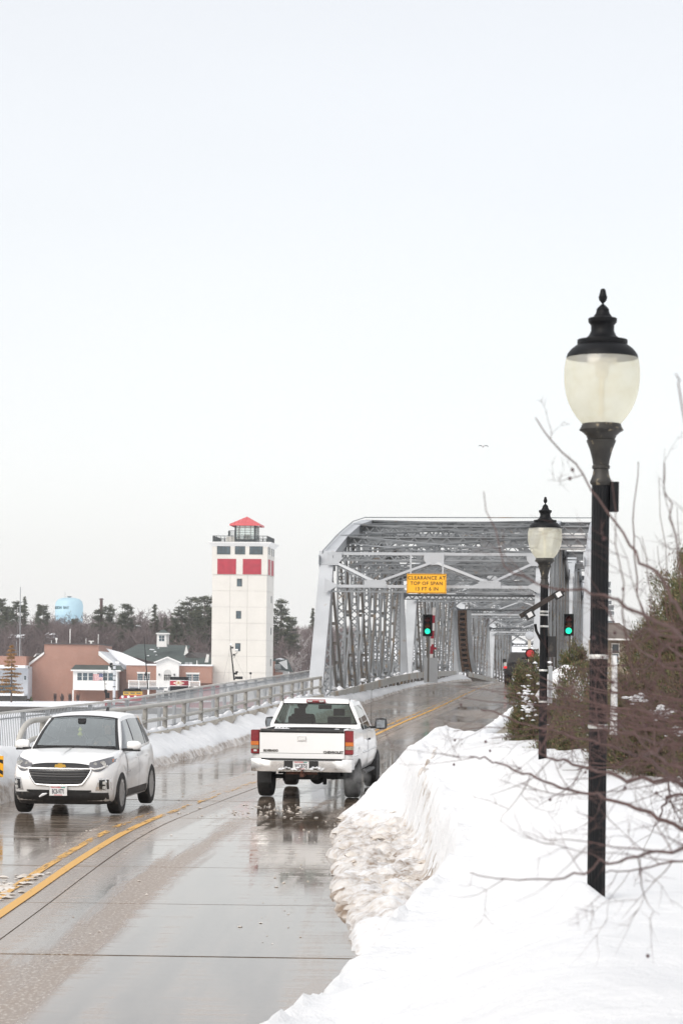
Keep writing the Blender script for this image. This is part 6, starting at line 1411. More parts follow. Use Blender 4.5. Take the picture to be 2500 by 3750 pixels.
# ---- museum: brick gable block with white bay
F = Far('brick_hall', 'brick gable-ended waterfront hall with a white upper bay, left of the tower', 'building', 250, 2578, 450)
body = [(91, 2585), (91, 2438), (161, 2393), (161, 2359), (360, 2359), (360, 2393), (432, 2445), (432, 2585)]
F.poly('wall', body, 0, 26, M_brick)
for pts in ([(82, 2448), (161, 2388), (161, 2396), (93, 2450)], [(360, 2388), (438, 2446), (426, 2450), (360, 2398)]): F.poly('gable_trim', pts, -.35, .5, M_trim)
m = MB(); m.prism([F.L(82, 2447, -.2), F.L(161, 2386, -.2), F.L(161, 2390, -.2), F.L(82, 2451, -.2)], (0, 26, 0)); part('roof', m, M_groof, F.o)
m = MB(); m.prism([F.L(360, 2383, 0), F.L(440, 2444, 0), F.L(440, 2449, 0), F.L(360, 2390, 0)], (0, 30, 0)); part('snowy_roof', m, M_snowf, F.o)
F.block('parapet_cap', 159, 362, 2356, 2360, -.3, 26, M_droof)
F.block('bay_wall', 276, 437, 2451, 2526, -4, 0, M_trim)
m = MB(); a, b = F.L(269, 2452), F.L(462, 2434); m.add([(a.x, -4.8, a.z), (b.x, -4.8, a.z), (b.x-1.0, 0, b.z), (a.x+.3, 0, b.z), (a.x, -4.8, a.z-.12), (b.x, -4.8, a.z-.12)], [(0, 1, 2, 3), (4, 5, 1, 0)]); part('bay_roof', m, M_groof, F.o)
F.block('gutter', 269, 450, 2452, 2457, -4.85, -4.0, M_trim)
for x0 in (291.5, 311.5, 332, 364, 384, 404): F.window(x0, x0+17, 2463, 2491, -4, 1, 2)
F.block('lower_wall', 279, 432, 2526, 2585, -.6, 0, M_brick); F.block('bay_post', 274, 279, 2526, 2580, -4, -3.7, M_trim)
for (x, y0, w) in ((248, 2302, 3), (307, 2336, 2), (352, 2320, 2), (180, 2345, 2)): m = MB(); m.bar(F.L(x, 2358, 3), F.L(x, y0, 3), w*.05, w*.05); part('roof_mast', m, M_trim, F.o)
m = MB(); F.bx(m, 318, 338, 2345, 2348, 2, 2.3); F.bx(m, 324, 331, 2348, 2358, 2, 2.4); part('radar_scanner', m, M_trim, F.o)
m = MB(); F.bx(m, 196, 204, 2336, 2343, 2, 2.3); F.bx(m, 198, 202, 2343, 2358, 2, 2.3); part('weather_vane', m, M_trim, F.o)
# ---- museum centre: brick wings, white entrance, balcony
G = Far('museum_building', 'two-storey brick museum with a white arched entrance, white balcony and green roof', 'building', 620, 2575, 448)
for (x0, x1) in ((462, 574), (656, 774)):
    G.block('wall', x0, x1, 2437, 2500, 0, 10, M_brick); G.block('parapet_snow', x0, x1+1, 2432, 2438, -.25, 10.1, M_snowf)
G.block('lower_wall', 462, 774, 2500, 2585, 3, 10, M_brick)
G.poly('entrance_wall', [(574, 2560), (574, 2426), (614, 2410), (656, 2426), (656, 2560)], -1.6, 6, M_trim)
for a, b in (((566, 2427), (615, 2407)), ((615, 2407), (665, 2428))): m = MB(); A, B_ = G.L(*a, -1.9), G.L(*b, -1.9); m.bar(A, B_, .8, .22); part('entrance_roof', m, M_trim, G.o)
arch = [(601, 2498), (601, 2466)]+[(615-14*math.cos(a), 2466-14*math.sin(a)) for a in np.linspace(.2, math.pi-.2, 8)]+[(629, 2466), (629, 2498)]
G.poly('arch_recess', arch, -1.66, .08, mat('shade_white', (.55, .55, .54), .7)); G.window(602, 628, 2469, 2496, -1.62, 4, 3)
for x0, x1 in ((503, 548), (682, 728)):
    G.block('lintel', x0-2, x1+2, 2462, 2467, -.08, .1, M_trim); G.window(x0, x0+20, 2468, 2494, 0, 1 if x0 < 600 else 3, 3); G.window(x0+23, x1, 2468, 2494, 0, 3 if x0 < 600 else 1, 3)
for x in (585, 640): G.block('wall_lamp', x-2, x+2, 2467, 2474, -1.9, -1.6, M_dkf)
G.block('balcony_floor', 480, 738, 2516, 2519, -5, 0, mat('balcony_grey', (.30, .31, .33), .7)); G.block('balcony_fascia', 480, 738, 2519, 2526, -4.2, 0, mat('balcony_grey', (.30, .31, .33), .7))
m = MB(); F_ = lambda x, y, d: G.L(x, y, d); G.bx(m, 480, 738, 2492, 2495, -5.05, -4.9); G.bx(m, 480, 738, 2512, 2514.5, -5.05, -4.9)
for x in np.arange(480, 738.1, 3.1): G.bx(m, x-.6, x+.6, 2495, 2512, -5.0, -4.93)
for x in (480, 517, 552, 588, 622, 663, 700, 737): G.bx(m, x-1.6, x+1.6, 2491, 2522, -5.1, -4.85)
part('balcony_railing', m, M_trim, G.o)
def roofpoly(pts3, nm, mt): m = MB(); m.add([G.L(x, y, d) for x, y, d in pts3], [tuple(range(len(pts3)))]); return part(nm, m, mt, G.o)
roofpoly([(412, 2393, 14), (560, 2428, 10), (560, 2428, 10), (700, 2432, 10), (775, 2432, 10), (775, 2405, 16), (655, 2405, 16), (663, 2357, 26), (462, 2354, 26)], 'roof', M_groof)
roofpoly([(360, 2374, 13.8), (418, 2389, 13.7), (470, 2408, 9.8), (520, 2430, 9.6), (440, 2436, 9.5), (405, 2415, 11)], 'roof_snow', M_snowf)
G.poly('dormer_gable', [(652, 2396), (661, 2357), (669, 2387), (655, 2397)], 15, .2, M_trim); roofpoly([(655, 2396, 15.5), (669, 2386, 15.5), (775, 2386, 20), (775, 2432, 15.6), (700, 2432, 15.6)], 'rear_roof', M_droof)
G.poly('dormer_gable', [(733, 2428), (742, 2392), (751, 2394), (748, 2428)], 12, .2, M_trim)
for k, (x, y, w) in enumerate(((532, 2378, 10), (545, 2386, 7), (520, 2402, 8), (552, 2398, 5), (560, 2372, 6))):
    m = MB(); lump(m, G.L(x, y, 14-k*.3), w*.05*1.0, .5); part('snow_patch', m, M_snowf, G.o, smooth=60)
c = (546, 592)
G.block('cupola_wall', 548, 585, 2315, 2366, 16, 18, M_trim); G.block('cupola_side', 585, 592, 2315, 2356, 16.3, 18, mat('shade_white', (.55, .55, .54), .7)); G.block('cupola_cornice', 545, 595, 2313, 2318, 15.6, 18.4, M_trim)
G.window(556, 577, 2322, 2345, 16, 2, 2); m = MB(); a = G.L(570, 2299, 17); m.add([G.L(547, 2313, 15.7), G.L(594, 2313, 15.7), G.L(594, 2313, 18.3), G.L(547, 2313, 18.3), a], [(0, 1, 4), (1, 2, 4), (2, 3, 4), (3, 0, 4)]); part('cupola_roof', m, M_groof, G.o)
for x in (668, 683): G.block('roof_unit', x, x+12, 2424, 2432, 6, 7, M_fence)
m = MB(); m.bar(G.L(714, 2417, 5), G.L(714, 2434, 5), .12, .12); part('vent_pipe', m, M_trim, G.o)
# ---- observation tower
T = Far('observation_tower', 'tall cream tower with red panels, roof terrace and red-roofed glass lantern', 'tower', 871, 2585, 452, rz=-math.radians(6.2)); k = T.k
W0, W1 = T.L(772, 0).x, T.L(972, 0).x; D = 9.6; z = lambda py: (T.py-py)*k
m = MB(); m.bx(W0+.06, W1-.06, .06, D-.06, -2, z(1995)); part('core', m, mat('joint_grey', (.42, .41, .39), .8), T.o)
rowsz = [2600, 2522, 2463, 2403, 2344, 2282, 2223, 2164, 2106]; colsx = [772, 838, 902, 972]
def fx(px): return T.L(px, 0).x
for r0, r1 in zip(rowsz[:-1], rowsz[1:]):
    for c0, c1 in zip(colsx[:-1], colsx[1:]):
        m = MB(); m.bx(fx(c0)+(.02 if c0 > 772 else -.04), fx(c1)-(.02 if c1 < 972 else -.04), -.05, .3, z(r0)+.02, z(r1)-.02); part('wall_panel', m, M_tower, T.o)
    for j in range(2): m = MB(); m.bx(W1-.3, W1+.045, .32+j*(D-.3)/2, .30+(j+1)*(D-.3)/2-.02, z(r0)+.02, z(r1)-.02); part('wall_panel', m, M_tower, T.o)
m = MB(); m.bx(W0-.12, W1+.12, -.14, D+.1, z(2105)+.02, z(1994)); part('upper_storey', m, M_tower, T.o)
for (x0, x1) in ((790, 859), (884, 952)):
    m = MB(); m.bx(fx(x0), fx(x1), -.20, -.15, z(2103), z(2047)); part('red_panel', m, M_redp, T.o)
for (y0, y1) in ((1.1, 3.6), (5.2, 8.2)): m = MB(); m.bx(W1+.13, W1+.18, y0, y1, z(2103), z(2047)); part('red_panel', m, M_redp, T.o)
for (x0, x1, n) in ((789, 836, 3), (855, 891, 2), (909, 956, 3)): T.window(x0, x1, 2001, 2029, -.14, n, 1, M_dkf)
for px_, py0, py1 in ((872, 2120, 2147), (870, 2238, 2265), (868.5, 2356, 2384)): T.window(px_-9, px_+9, py0, py1, -.05, 1, 1, M_dkf)
for (y0, y1, pa, pb) in ((1.2, 3.0, 2001, 2029), (5.8, 8.0, 2003, 2031)):
    m = MB(); m.bx(W1+.125, W1+.17, y0, y1, z(pb), z(pa)); w_ = part('window', m, M_win, T.o)
    m = MB(); m.bx(W1+.12, W1+.2, y0-.15, y0, z(pb), z(pa)); m.bx(W1+.12, W1+.2, y1, y1+.15, z(pb), z(pa)); part('frame', m, M_dkf, w_)
for py0, py1 in ((2178, 2204), (2295, 2321), (2412, 2438)): m = MB(); m.bx(W1+.05, W1+.09, 5.9, 6.9, z(py1), z(py0)); part('window', m, M_dkf, T.o)
m = MB(); e = .85
lo, hi = z(1996), z(1985)
m.add([(W0-.1, -.1, lo-.35), (W1+.1, -.1, lo-.35), (W1+.1, D+.1, lo-.35), (W0-.1, D+.1, lo-.35), (W0-e, -e, hi-.12), (W1+e, -e, hi-.12), (W1+e, D+e, hi-.12), (W0-e, D+e, hi-.12), (W0-e, -e, hi), (W1+e, -e, hi), (W1+e, D+e, hi), (W0-e, D+e, hi)],
      [(0, 1, 5, 4), (1, 2, 6, 5), (2, 3, 7, 6), (3, 0, 4, 7), (4, 5, 9, 8), (5, 6, 10, 9), (6, 7, 11, 10), (7, 4, 8, 11), (8, 9, 10, 11)]); part('cornice', m, M_trim, T.o)
m = MB(); h0, h1 = hi, hi+1.15
for (p, q) in (((W0, -.1), (W1, -.1)), ((W1, -.1), (W1, D)), ((W0, -.1), (W0, D)), ((W0, D), (W1, D))):
    A, B_ = Vector((*p, 0)), Vector((*q, 0)); n = 14
    m.bar(A+Vector((0, 0, h1)), B_+Vector((0, 0, h1)), .09, .09); m.bar(A+Vector((0, 0, h0+.12)), B_+Vector((0, 0, h0+.12)), .06, .06)
    for i in range(n+1): c = A.lerp(B_, i/n); m.bar(c+Vector((0, 0, h0)), c+Vector((0, 0, h1)), .08, .08)
    for i in range(n*5): c = A.lerp(B_, i/(n*5)); m.bar(c+Vector((0, 0, h0+.1)), c+Vector((0, 0, h1)), .025, .025)
part('terrace_railing', m, M_dkf, T.o)
lx0, lx1, ly0, ly1 = fx(845), fx(924), 2.2, 6.6; zb_, zt_ = hi, z(1922)
m = MB(); m.bx(fx(812), fx(846), 3.0, 6.5, hi, z(1962)); part('stair_house', m, M_tower, T.o)
m = MB(); 
for i in range(7): xq = fx(820)+(fx(846)-fx(820))*i/6; m.bar((xq, 2.9, z(1962)), (xq, 2.9, z(1940)), .06, .06)
m.bar((fx(820), 2.9, z(1940)), (fx(846), 2.9, z(1940)), .08, .08); m.bx(fx(819), fx(827), 2.85, 2.9, z(1960), z(1942)); part('upper_railing', m, M_dkf, T.o)
lant = MB(); lant.bx(lx0, lx1, ly0, ly0+.1, hi, hi+.65); lant.bx(lx1-.1, lx1, ly0, ly1, hi, hi+.65); lant.bx(lx0, lx0+.35, ly0, ly0+.2, hi, zt_); lant.bx(lx1-.35, lx1, ly0, ly0+.2, hi, zt_); lant.bx(lx0, lx0+.2, ly1-.2, ly1, hi, zt_); lant.bx(lx1-.2, lx1, ly1-.2, ly1, hi, zt_)
for i in range(1, 4): x = lx0+(lx1-lx0)*i/4; lant.bx(x-.05, x+.05, ly0-.03, ly0+.05, hi+.6, zt_); y = ly0+(ly1-ly0)*i/4; lant.bx(lx1-.04, lx1+.03, y-.05, y+.05, hi+.6, zt_)
for i in range(1, 6): zz = hi+.65+(zt_-hi-.65)*i/6; lant.bx(lx0, lx1, ly0-.02, ly0+.04, zz-.03, zz+.03); lant.bx(lx1-.03, lx1+.02, ly0, ly1, zz-.03, zz+.03)
lo_ = part('lantern_frame', lant, M_dkf, T.o)
M_lg = glass_mat('lantern_glass', (.62, .72, .72), .18)
for i in range(4):
    m = MB(); xa, xb = lx0+(lx1-lx0)*i/4+.06, lx0+(lx1-lx0)*(i+1)/4-.06
    m.add([(xa, ly0+.03, hi+.66), (xb, ly0+.03, hi+.66), (xb, ly0+.03, zt_), (xa, ly0+.03, zt_)], [(0, 1, 2, 3)]); part('pane', m, M_lg, lo_)
    m = MB(); ya, yb = ly0+(ly1-ly0)*i/4+.06, ly0+(ly1-ly0)*(i+1)/4-.06
    m.add([(lx1-.02, ya, hi+.66), (lx1-.02, yb, hi+.66), (lx1-.02, yb, zt_), (lx1-.02, ya, zt_)], [(0, 1, 2, 3)]); part('pane', m, M_lg, lo_)
m = MB(); m.bx((lx0+lx1)/2-.5, (lx0+lx1)/2+.5, 4, 5, hi, hi+1.6); part('lantern_core', m, M_tower, T.o)
m = MB(); m.bx(lx0-.1, lx1+.1, ly0-.1, ly1+.1, zt_, zt_+.22); part('soffit', m, M_trim, T.o)
e = .85; ez = z(1917); apex = ((lx0+lx1)/2, (ly0+ly1)/2, z(1886)); m = MB(); c4 = [(lx0-e, ly0-e, ez), (lx1+e, ly0-e, ez), (lx1+e, ly1+e, ez), (lx0-e, ly1+e, ez)]
m.add(c4+[apex]+[(x, y, zz-.3) for x, y, zz in c4], [(0, 1, 4), (1, 2, 4), (2, 3, 4), (3, 0, 4), (5, 6, 1, 0), (6, 7, 2, 1), (7, 8, 3, 2), (8, 5, 0, 3)])
for i in range(9):
    q = (i+.5)/9; a = Vector(c4[0]).lerp(Vector(c4[1]), q); t_ = 1-abs(q-.5)*2; b = a.lerp(Vector(apex), t_*.98); b.x = a.x; m.bar(a+Vector((0, 0, .04)), b+Vector((0, 0, .04)), .05, .07)
part('roof', m, M_rroof, T.o)
# ---- white houses right of the tower
H = Far('white_cottage', 'white gabled cottage with green roof and brick porch just right of the tower', 'house', 1030, 2500, 470)
H.block('wall', 1004, 1056, 2450, 2500, 0, 8, M_trim); H.block('brick_wall', 994, 1008, 2422, 2500, -1, 0, M_brick); H.block('brick_wall', 1008, 1036, 2462, 2500, -1.5, -1, M_brick)
m = MB(); m.add([H.L(996, 2412, 2), H.L(1050, 2412, 2), H.L(1075, 2462, -2), H.L(1008, 2450, -2)], [(0, 1, 2, 3)]); part('roof', m, M_groof, H.o)
H.poly('gable', [(1020, 2426), (1050, 2416), (1054, 2450), (1048, 2450)], -2.2, .3, M_trim); m = MB(); lump(m, H.L(1024, 2416, .5), 1.0, .4); part('roof_snow', m, M_snowf, H.o)
m = MB(); H.bx(m, 1006, 1028, 2434, 2436, -2.4, -2.3)
for i in range(7): H.bx(m, 1006+i*3.5, 1007+i*3.5, 2436, 2450, -2.4, -2.3)
part('railing', m, M_trim, H.o)
# ---- buildings at the left edge
H = Far('red_brick_shop', 'low brick shop with snowy awning at the far left behind the orange tree', 'building', 40, 2560, 440)
H.block('wall', -60, 80, 2402, 2440, 6, 18, M_brick); H.block('lower_wall', -60, 92, 2440, 2560, 4, 16, mat('pale_siding', (.52, .54, .58), .7)); H.block('porch_snow', -60, 92, 2436, 2446, 0, 6, M_snowf); H.block('shop_front', -60, 45, 2505, 2545, 3.6, 4, M_win)
H.block('awning_snow', -60, 88, 2540, 2548, 0, 4, M_snowf); H.window(78, 86, 2474, 2490, 4, 1, 2); H.block('dark_base', -40, 90, 2548, 2580, 1, 4, M_dock)
H = Far('gabled_house', 'white gable end of a house rising behind the left corner of the brick hall', 'house', 120, 2450, 480)
H.poly('wall', [(104, 2450), (104, 2425), (134, 2396), (150, 2396), (150, 2450)], 0, 8, M_droof); m = MB(); m.prism([H.L(100, 2430, -.3), H.L(134, 2393, -.3), H.L(134, 2398, -.3), H.L(103, 2433, -.3)], (0, 9, 0)); part('roof', m, M_trim, H.o)
for i, (px, py, w, h, lab) in enumerate(((60, 2345, 60, 22, 'snow-roofed house among the trees at upper left'), (1085, 2470, 60, 24, 'grey-roofed cottage between the tower and the bridge, lowest'), (1100, 2405, 44, 16, 'small snow-roofed cottage on the wooded slope left of the bridge post'), (185, 2330, 34, 14, 'snow-roofed cottage in the woods above the brick hall'), (500, 2300, 40, 14, 'cottage with snowy roof in the woods left of the cupola'))):
    H = Far('cottage', lab, 'house', px, py, 540+8*i, 0); H.block('wall', px-w*.42, px+w*.42, py-h*.5, py+h*.5, 0, 7, [M_droof, mat('cottage_siding', (.35, .34, .36), .8)][i % 2]); m = MB(); m.add([H.L(px-w*.5, py-h*.4, -.6), H.L(px+w*.5, py-h*.4, -.6), H.L(px+w*.44, py-h, 3.5), H.L(px-w*.44, py-h, 3.5)], [(0, 1, 2, 3)]); part('roof', m, M_snowf if i != 1 else M_droof, H.o)
# ---- house on the right, between the lamp post and the big shrub
H = Far('tan_house', 'tan house with brown shingled hip roof between the near lamp post and the cedar', 'house', 2290, 2560, 95)
H.block('wall', 2180, 2325, 2342, 2600, 0, 5, mat('tan_brick', (.34, .29, .23), .85, var=.1, scale=3)); M_brs = mat('brown_shingle', (.14, .115, .10), .85, var=.2, scale=2)
for i in range(8):
    ya, yb = 2340-i*7.4, 2340-(i+1)*7.4; m = MB(); m.prism([H.L(2150+i*6, ya, -.5+i*.3), H.L(2340-i*7, ya, -.5+i*.3), H.L(2340-(i+1)*7, yb, -.2+i*.3), H.L(2150+(i+1)*6, yb, -.2+i*.3)], (0, .2, .04)); part('shingle_course', m, M_brs, H.o)
H.block('gutter', 2150, 2342, 2340, 2346, -.7, -.5, M_white); H.window(2236, 2262, 2358, 2430, 0, 1, 2)
H.block('ridge_cap', 2198, 2285, 2278, 2283, 1.8, 2.2, M_brs)
# ================================================================ water tower
WY = 900; wt = thing('water_tower', 'pale blue water tower lettered STURGEON BAY above the treetops', 'water tower', P(253, 2330, WY)); b0 = wt.location.copy(); k = WY/FPX
M_wt = mat('water_tower_blue', (.43, .63, .73), .5, var=.05, scale=.1); zz = lambda py: (2330-py)*k; R = 51*k
m = MB(); m.lathe([(.1, zz(2188)), (R*.45, zz(2189.5)), (R*.75, zz(2194)), (R*.93, zz(2203)), (R, zz(2215)), (R*1.0, zz(2252)), (R*.96, zz(2262)), (R*.7, zz(2278)), (R*.35, zz(2288)), (.2, zz(2292))], (0, 0, 0), 32); part('tank', m, M_wt, wt, smooth=True)
m = MB(); m.lathe([(R*1.0, zz(2254)), (R*1.05, zz(2254)), (R*1.05, zz(2251.5)), (R*1.0, zz(2251.5))], (0, 0, 0), 32)
part('walkway', m, M_wt, wt)
for i in range(6):
    a = math.pi/6+i*math.pi/3; m = MB(); m.bar((R*.98*math.cos(a), R*.98*math.sin(a), zz(2254)), (R*1.12*math.cos(a), R*1.12*math.sin(a), -14), .7, .7); part('leg', m, M_wt, wt)
m = MB(); m.tube([(0, 0, zz(2292)), (0, 0, -14)], .9, 10); part('riser', m, M_wt, wt)
# curved lettering
tm = text_mesh('STURGEON  BAY', 1.3, mat('dark_teal_ink', (.02, .09, .12), .6), .02, 1.0, .055); rr = R*1.006; xmax = 4.55; wmx = max(v.co.x for v in tm.vertices)
for v in tm.vertices: v.co.x *= xmax/wmx
for v in tm.vertices:
    a = -math.pi/2+(v.co.x-xmax+.6)/R; q = rr+v.co.z; zc = v.co.y; v.co = (q*math.cos(a), q*math.sin(a), zc+zz(2227))
part('lettering', tm, None, wt)
m = MB(); m.lathe([(.3, zz(2190)), (.6, zz(2187)), (1.1, zz(2184)), (.2, zz(2183))], (0, 0, 0), 10); m.bar((-1.6, 0, zz(2192)), (-1.6, 0, zz(2168)), .12, .12); part('vent', m, M_fence, wt)
# ================================================================ masts, poles, flag
def pole(name, label, cat, p0, p1, Y, r_, mt, extra=None):
    a, b = P(*p0, Y), P(*p1, Y); o = thing(name, label, cat, a); m = MB(); m.tube([Vector((0, 0, 0)), b-a], r_, 8); part('pole', m, mt, o)
    if extra: extra(o, a)
    return o
pole('radio_mast', 'thin guyed lattice radio mast at the far left against the sky', 'mast', (72, 2580), (76, 2150), 470, .09, M_fence, lambda o, a: part('guy_wires', (lambda m: (m.bar((0, 0, 0), P(62, 2350, 470)-a, .05, .05), m.bar(P(40, 2570, 470)-a, P(75, 2210, 470)-a, .03, .03), m.bar(P(90, 2560, 470)-a, P(75, 2300, 470)-a, .03, .03), m.bar(P(66, 2570, 470)-a, P(73, 2360, 470)-a, .07, .07), m))(MB())[-1], M_fence, o))
def utop(o, a):
    for py in (2194, 2219): m = MB(); m.bar(P(363, py, 560)-a, P(381, py, 560)-a, .15, .15); part('crossarm', m, M_bark, o)
pole('utility_pole', 'dark wooden utility pole with crossarms rising above the trees right of the water tower', 'utility pole', (371, 2360), (372, 2191), 560, .35, mat('pole_wood', (.12, .08, .08), .8), utop)
def cams(o, a):
    for py in (2437, 2452, 2475, 2491, 2515, 2557): m = MB(); c = P(419, py, 300)-a; m.lathe([(.19, c.z-.05), (.2, c.z), (.19, c.z+.05)], (c.x, 0, 0), 12); part('band', m, M_black, o)
    m = MB(); c = P(408, 2432, 300)-a; m.box(c, (.35, .3, .3)); m.lathe([(.01, c.z-.5), (.16, c.z-.4), (.18, c.z-.2)], (c.x-.05, 0, 0), 10); part('camera', m, M_black, o)
    m = MB(); c = P(430, 2426, 300)-a; m.box(c, (.45, .3, .25)); c = P(402, 2452, 300)-a; m.box(c, (.3, .2, .8)); part('camera_housing', m, M_white, o)
pole('camera_pole', 'pale grey banded pole with security cameras in front of the brick hall', 'pole', (418, 2600), (420, 2425), 300, .17, mat('pole_grey', (.55, .57, .60), .5), cams)
# flag
fY = 385; fl = pole('flag_pole', 'thin dark ship staff with fittings carrying the American flag', 'flagpole', (388, 2560), (382, 2455), fY, .05, M_black, lambda o, a: part('fittings', (lambda m: (m.box(P(388, 2531, fY)-a, (.45, .3, .5)), m.box(P(395, 2547, fY)-a, (.6, .3, .9)), m.bar(P(383, 2505, fY)-a, P(392, 2505, fY)-a, .08, .08), m))(MB())[-1], M_black, o))
fg_ = thing('flag', 'American flag with stars and stripes blowing to the left', 'flag', P(377, 2479, fY)); kk = fY/FPX; W_, H_ = 36*kk, 23*kk
M_fr, M_fw, M_fb = mat('flag_red', (.42, .03, .05), .8), mat('flag_white', (.75, .75, .75), .8), mat('flag_blue', (.03, .045, .16), .8)
m = MB(); nx = 16
for r_ in range(13):
    for i in range(nx):
        def pt(i, j): u = i/nx; return Vector((-u*W_, .22*math.sin(u*9+j*.15)*u+.1, H_/2-j*H_/13-u*.10*H_+.04*math.sin(u*7)*H_))
        blue = i < 6 and r_ < 7; m.add([pt(i, r_), pt(i+1, r_), pt(i+1, r_+1), pt(i, r_+1)], [(0, 1, 2, 3)], 2 if blue else (0 if r_ % 2 == 0 else 1))
part('cloth', m, [M_fr, M_fw, M_fb], fg_)
m = MB()
for a_ in range(5):
    for b_ in range(6): c = Vector((-W_*(.03+.06*b_), -.05, H_/2-H_*(.05+.1*a_))); m.box(c, (.035, .01, .035))
part('stars', m, M_fw, fg_)
# ================================================================ moored museum tug
S = Far('museum_ship', 'red-hulled steam tug moored behind the fence, its funnel banded red with a diamond R emblem', 'ship', 760, 2650, 386)
m = MB(); hull = [(380, 2572), (520, 2578), (700, 2574), (860, 2566), (990, 2552), (1100, 2535), (1130, 2530), (1085, 2660), (400, 2660)]
m.prism([S.L(x, y, 0) for x, y in hull], (0, 7, 0)); part('hull', m, M_redp, S.o)
m = MB(); m.prism([S.L(x, y, -.06) for x, y in ((390, 2598), (1110, 2590), (1106, 2604), (392, 2612))], (0, .05, 0)); part('rubbing_strake', m, M_trim, S.o)
m = MB(); m.prism([S.L(x, y, -.3) for x, y in ((380, 2569), (520, 2575), (860, 2562), (1100, 2531), (1100, 2535), (860, 2567), (520, 2580), (380, 2573))], (0, 7, 0)); part('snowy_deck', m, M_snowf, S.o)
S.poly('deckhouse', [(724, 2562), (724, 2514), (795, 2509), (1105, 2500), (1105, 2560)], 2, 4, M_redp) if False else None
S.poly('deckhouse', [(722, 2568), (724, 2516), (780, 2510), (800, 2506), (800, 2568)], 1.5, 4, M_redp); S.poly('deckhouse_roof', [(720, 2518), (780, 2507), (1000, 2488), (1000, 2492), (780, 2511), (720, 2521)], 1, 5, M_snowf)
S.poly('wheelhouse', [(800, 2566), (800, 2508), (1000, 2492), (1000, 2556)], 1.8, 3.4, M_white); m = MB()
for i in range(7): S.bx(m, 812+i*26, 826+i*26, 2520-i*2, 2534-i*2, 1.7, 1.8)
part('porthole_row', m, M_win, S.o)
# funnel: oval casing
cx, cyd = S.L(650, 0).x, 3.2
def oval(m, y0, y1, rx, ry, mi=0):
    n = 28; a = [(cx+rx*math.cos(t), cyd+ry*math.sin(t)) for t in np.linspace(0, 2*math.pi, n, endpoint=False)]; z0, z1 = S.L(0, y0).z, S.L(0, y1).z
    m.add([(x, y, z0) for x, y in a]+[(x, y, z1) for x, y in a], [(i, (i+1) % n, n+(i+1) % n, n+i) for i in range(n)]+[tuple(range(n, 2*n))])
fu = None
for nm, y0, y1, rx, mt in (('funnel_base', 2560, 2514, 1.5, M_black), ('funnel_trim', 2514, 2511.5, 1.53, M_trim), ('funnel_band', 2511.5, 2494.5, 1.5, M_redp), ('funnel_trim', 2494.5, 2492, 1.53, M_trim), ('funnel_top', 2492, 2480, 1.5, M_black)):
    m = MB(); oval(m, y0, y1, rx, 1.2); part(nm, m, mt, S.o, smooth=True)
zc = S.L(0, 2503).z; yf = cyd-1.24; M_em = mat('emblem_cream', (.75, .68, .60), .6)
def curve_y(x): q = max(-.98, min(.98, (x-cx)/1.5)); return cyd-1.2*math.sqrt(1-q*q)-.03
m = MB(); xs = np.linspace(-.95, .95, 13); m.grid([[Vector((cx+x, curve_y(cx+x), zc+s*.42*(1-abs(x)/.95))) for x in xs] for s in (1, 0, -1)]); em = part('emblem', m, M_em, S.o)
text_part('R', .62, mat('emblem_gold', (.45, .24, .05), .5), em, (cx, yf+.0-.02, zc), (math.pi/2, 0, 0), bold=.02); text_part('SS', .26, mat('emblem_gold', (.45, .24, .05), .5), em, (cx-.45, curve_y(cx-.45)-.06, zc), (math.pi/2, 0, 0), bold=.01); text_part('CO', .26, mat('emblem_gold', (.45, .24, .05), .5), em, (cx+.45, curve_y(cx+.45)-.06, zc), (math.pi/2, 0, 0), bold=.01)
S.block('vent_cowl', 597, 612, 2523, 2542, 1.2, 2, M_white); S.block('vent_base', 599, 612, 2532, 2560, 1.1, 2.1, M_black); S.block('vent_base', 690, 705, 2515, 2560, 1.1, 2.1, M_black)
m = MB(); m.tube([S.L(537, 2550, 3), S.L(528, 2440, 3), S.L(519, 2332, 3)], [.10, .08, .05], 8); part('mast', m, M_black, S.o); S.block('mast_step', 534, 540, 2528, 2556, 2.9, 3.1, M_white)
m = MB(); m.bx(S.L(524, 0).x, S.L(532, 0).x, 2.9, 3.1, S.L(0, 2478).z, S.L(0, 2464).z); part('mast_lamp', m, M_black, S.o)
m = MB(); m.tube([S.L(853, 2490, 3), S.L(838, 2362, 3)], [.13, .09], 8)
for (px, py, w) in ((845, 2370, .3), (851, 2396, .35), (862, 2460, .4), (858, 2466, .5)): m.box(S.L(px, py, 3), (w, .2, .3))
m.bar(S.L(845, 2402, 3), S.L(864, 2386, 3), .05, .05); m.bar(S.L(848, 2410, 3), S.L(864, 2388, 3), .04, .04); m.bx(S.L(856, 0).x, S.L(884, 0).x, 2.6, 3.2, S.L(0, 2486).z, S.L(0, 2476).z); m.tube([S.L(913, 2485, 3), S.L(913, 2470, 3)], .04, 6); m.lathe([(.02, -.22), (.2, -.1), (.2, .1), (.02, .22)], S.L(913, 2464, 3), 12); part('signal_mast', m, M_black, S.o)
m = MB(); m.box(S.L(860, 2378, 3), (.5, .3, .25)); m.box(S.L(839, 2358, 3), (.3, .3, .3)); part('radar', m, M_white, S.o)
for a, b in (((838, 2364), (812, 2490)), ((852, 2400), (895, 2485))): m = MB(); m.bar(S.L(*a, 3), S.L(*b, 3), .02, .02); part('stay_wire', m, M_dkf, S.o)
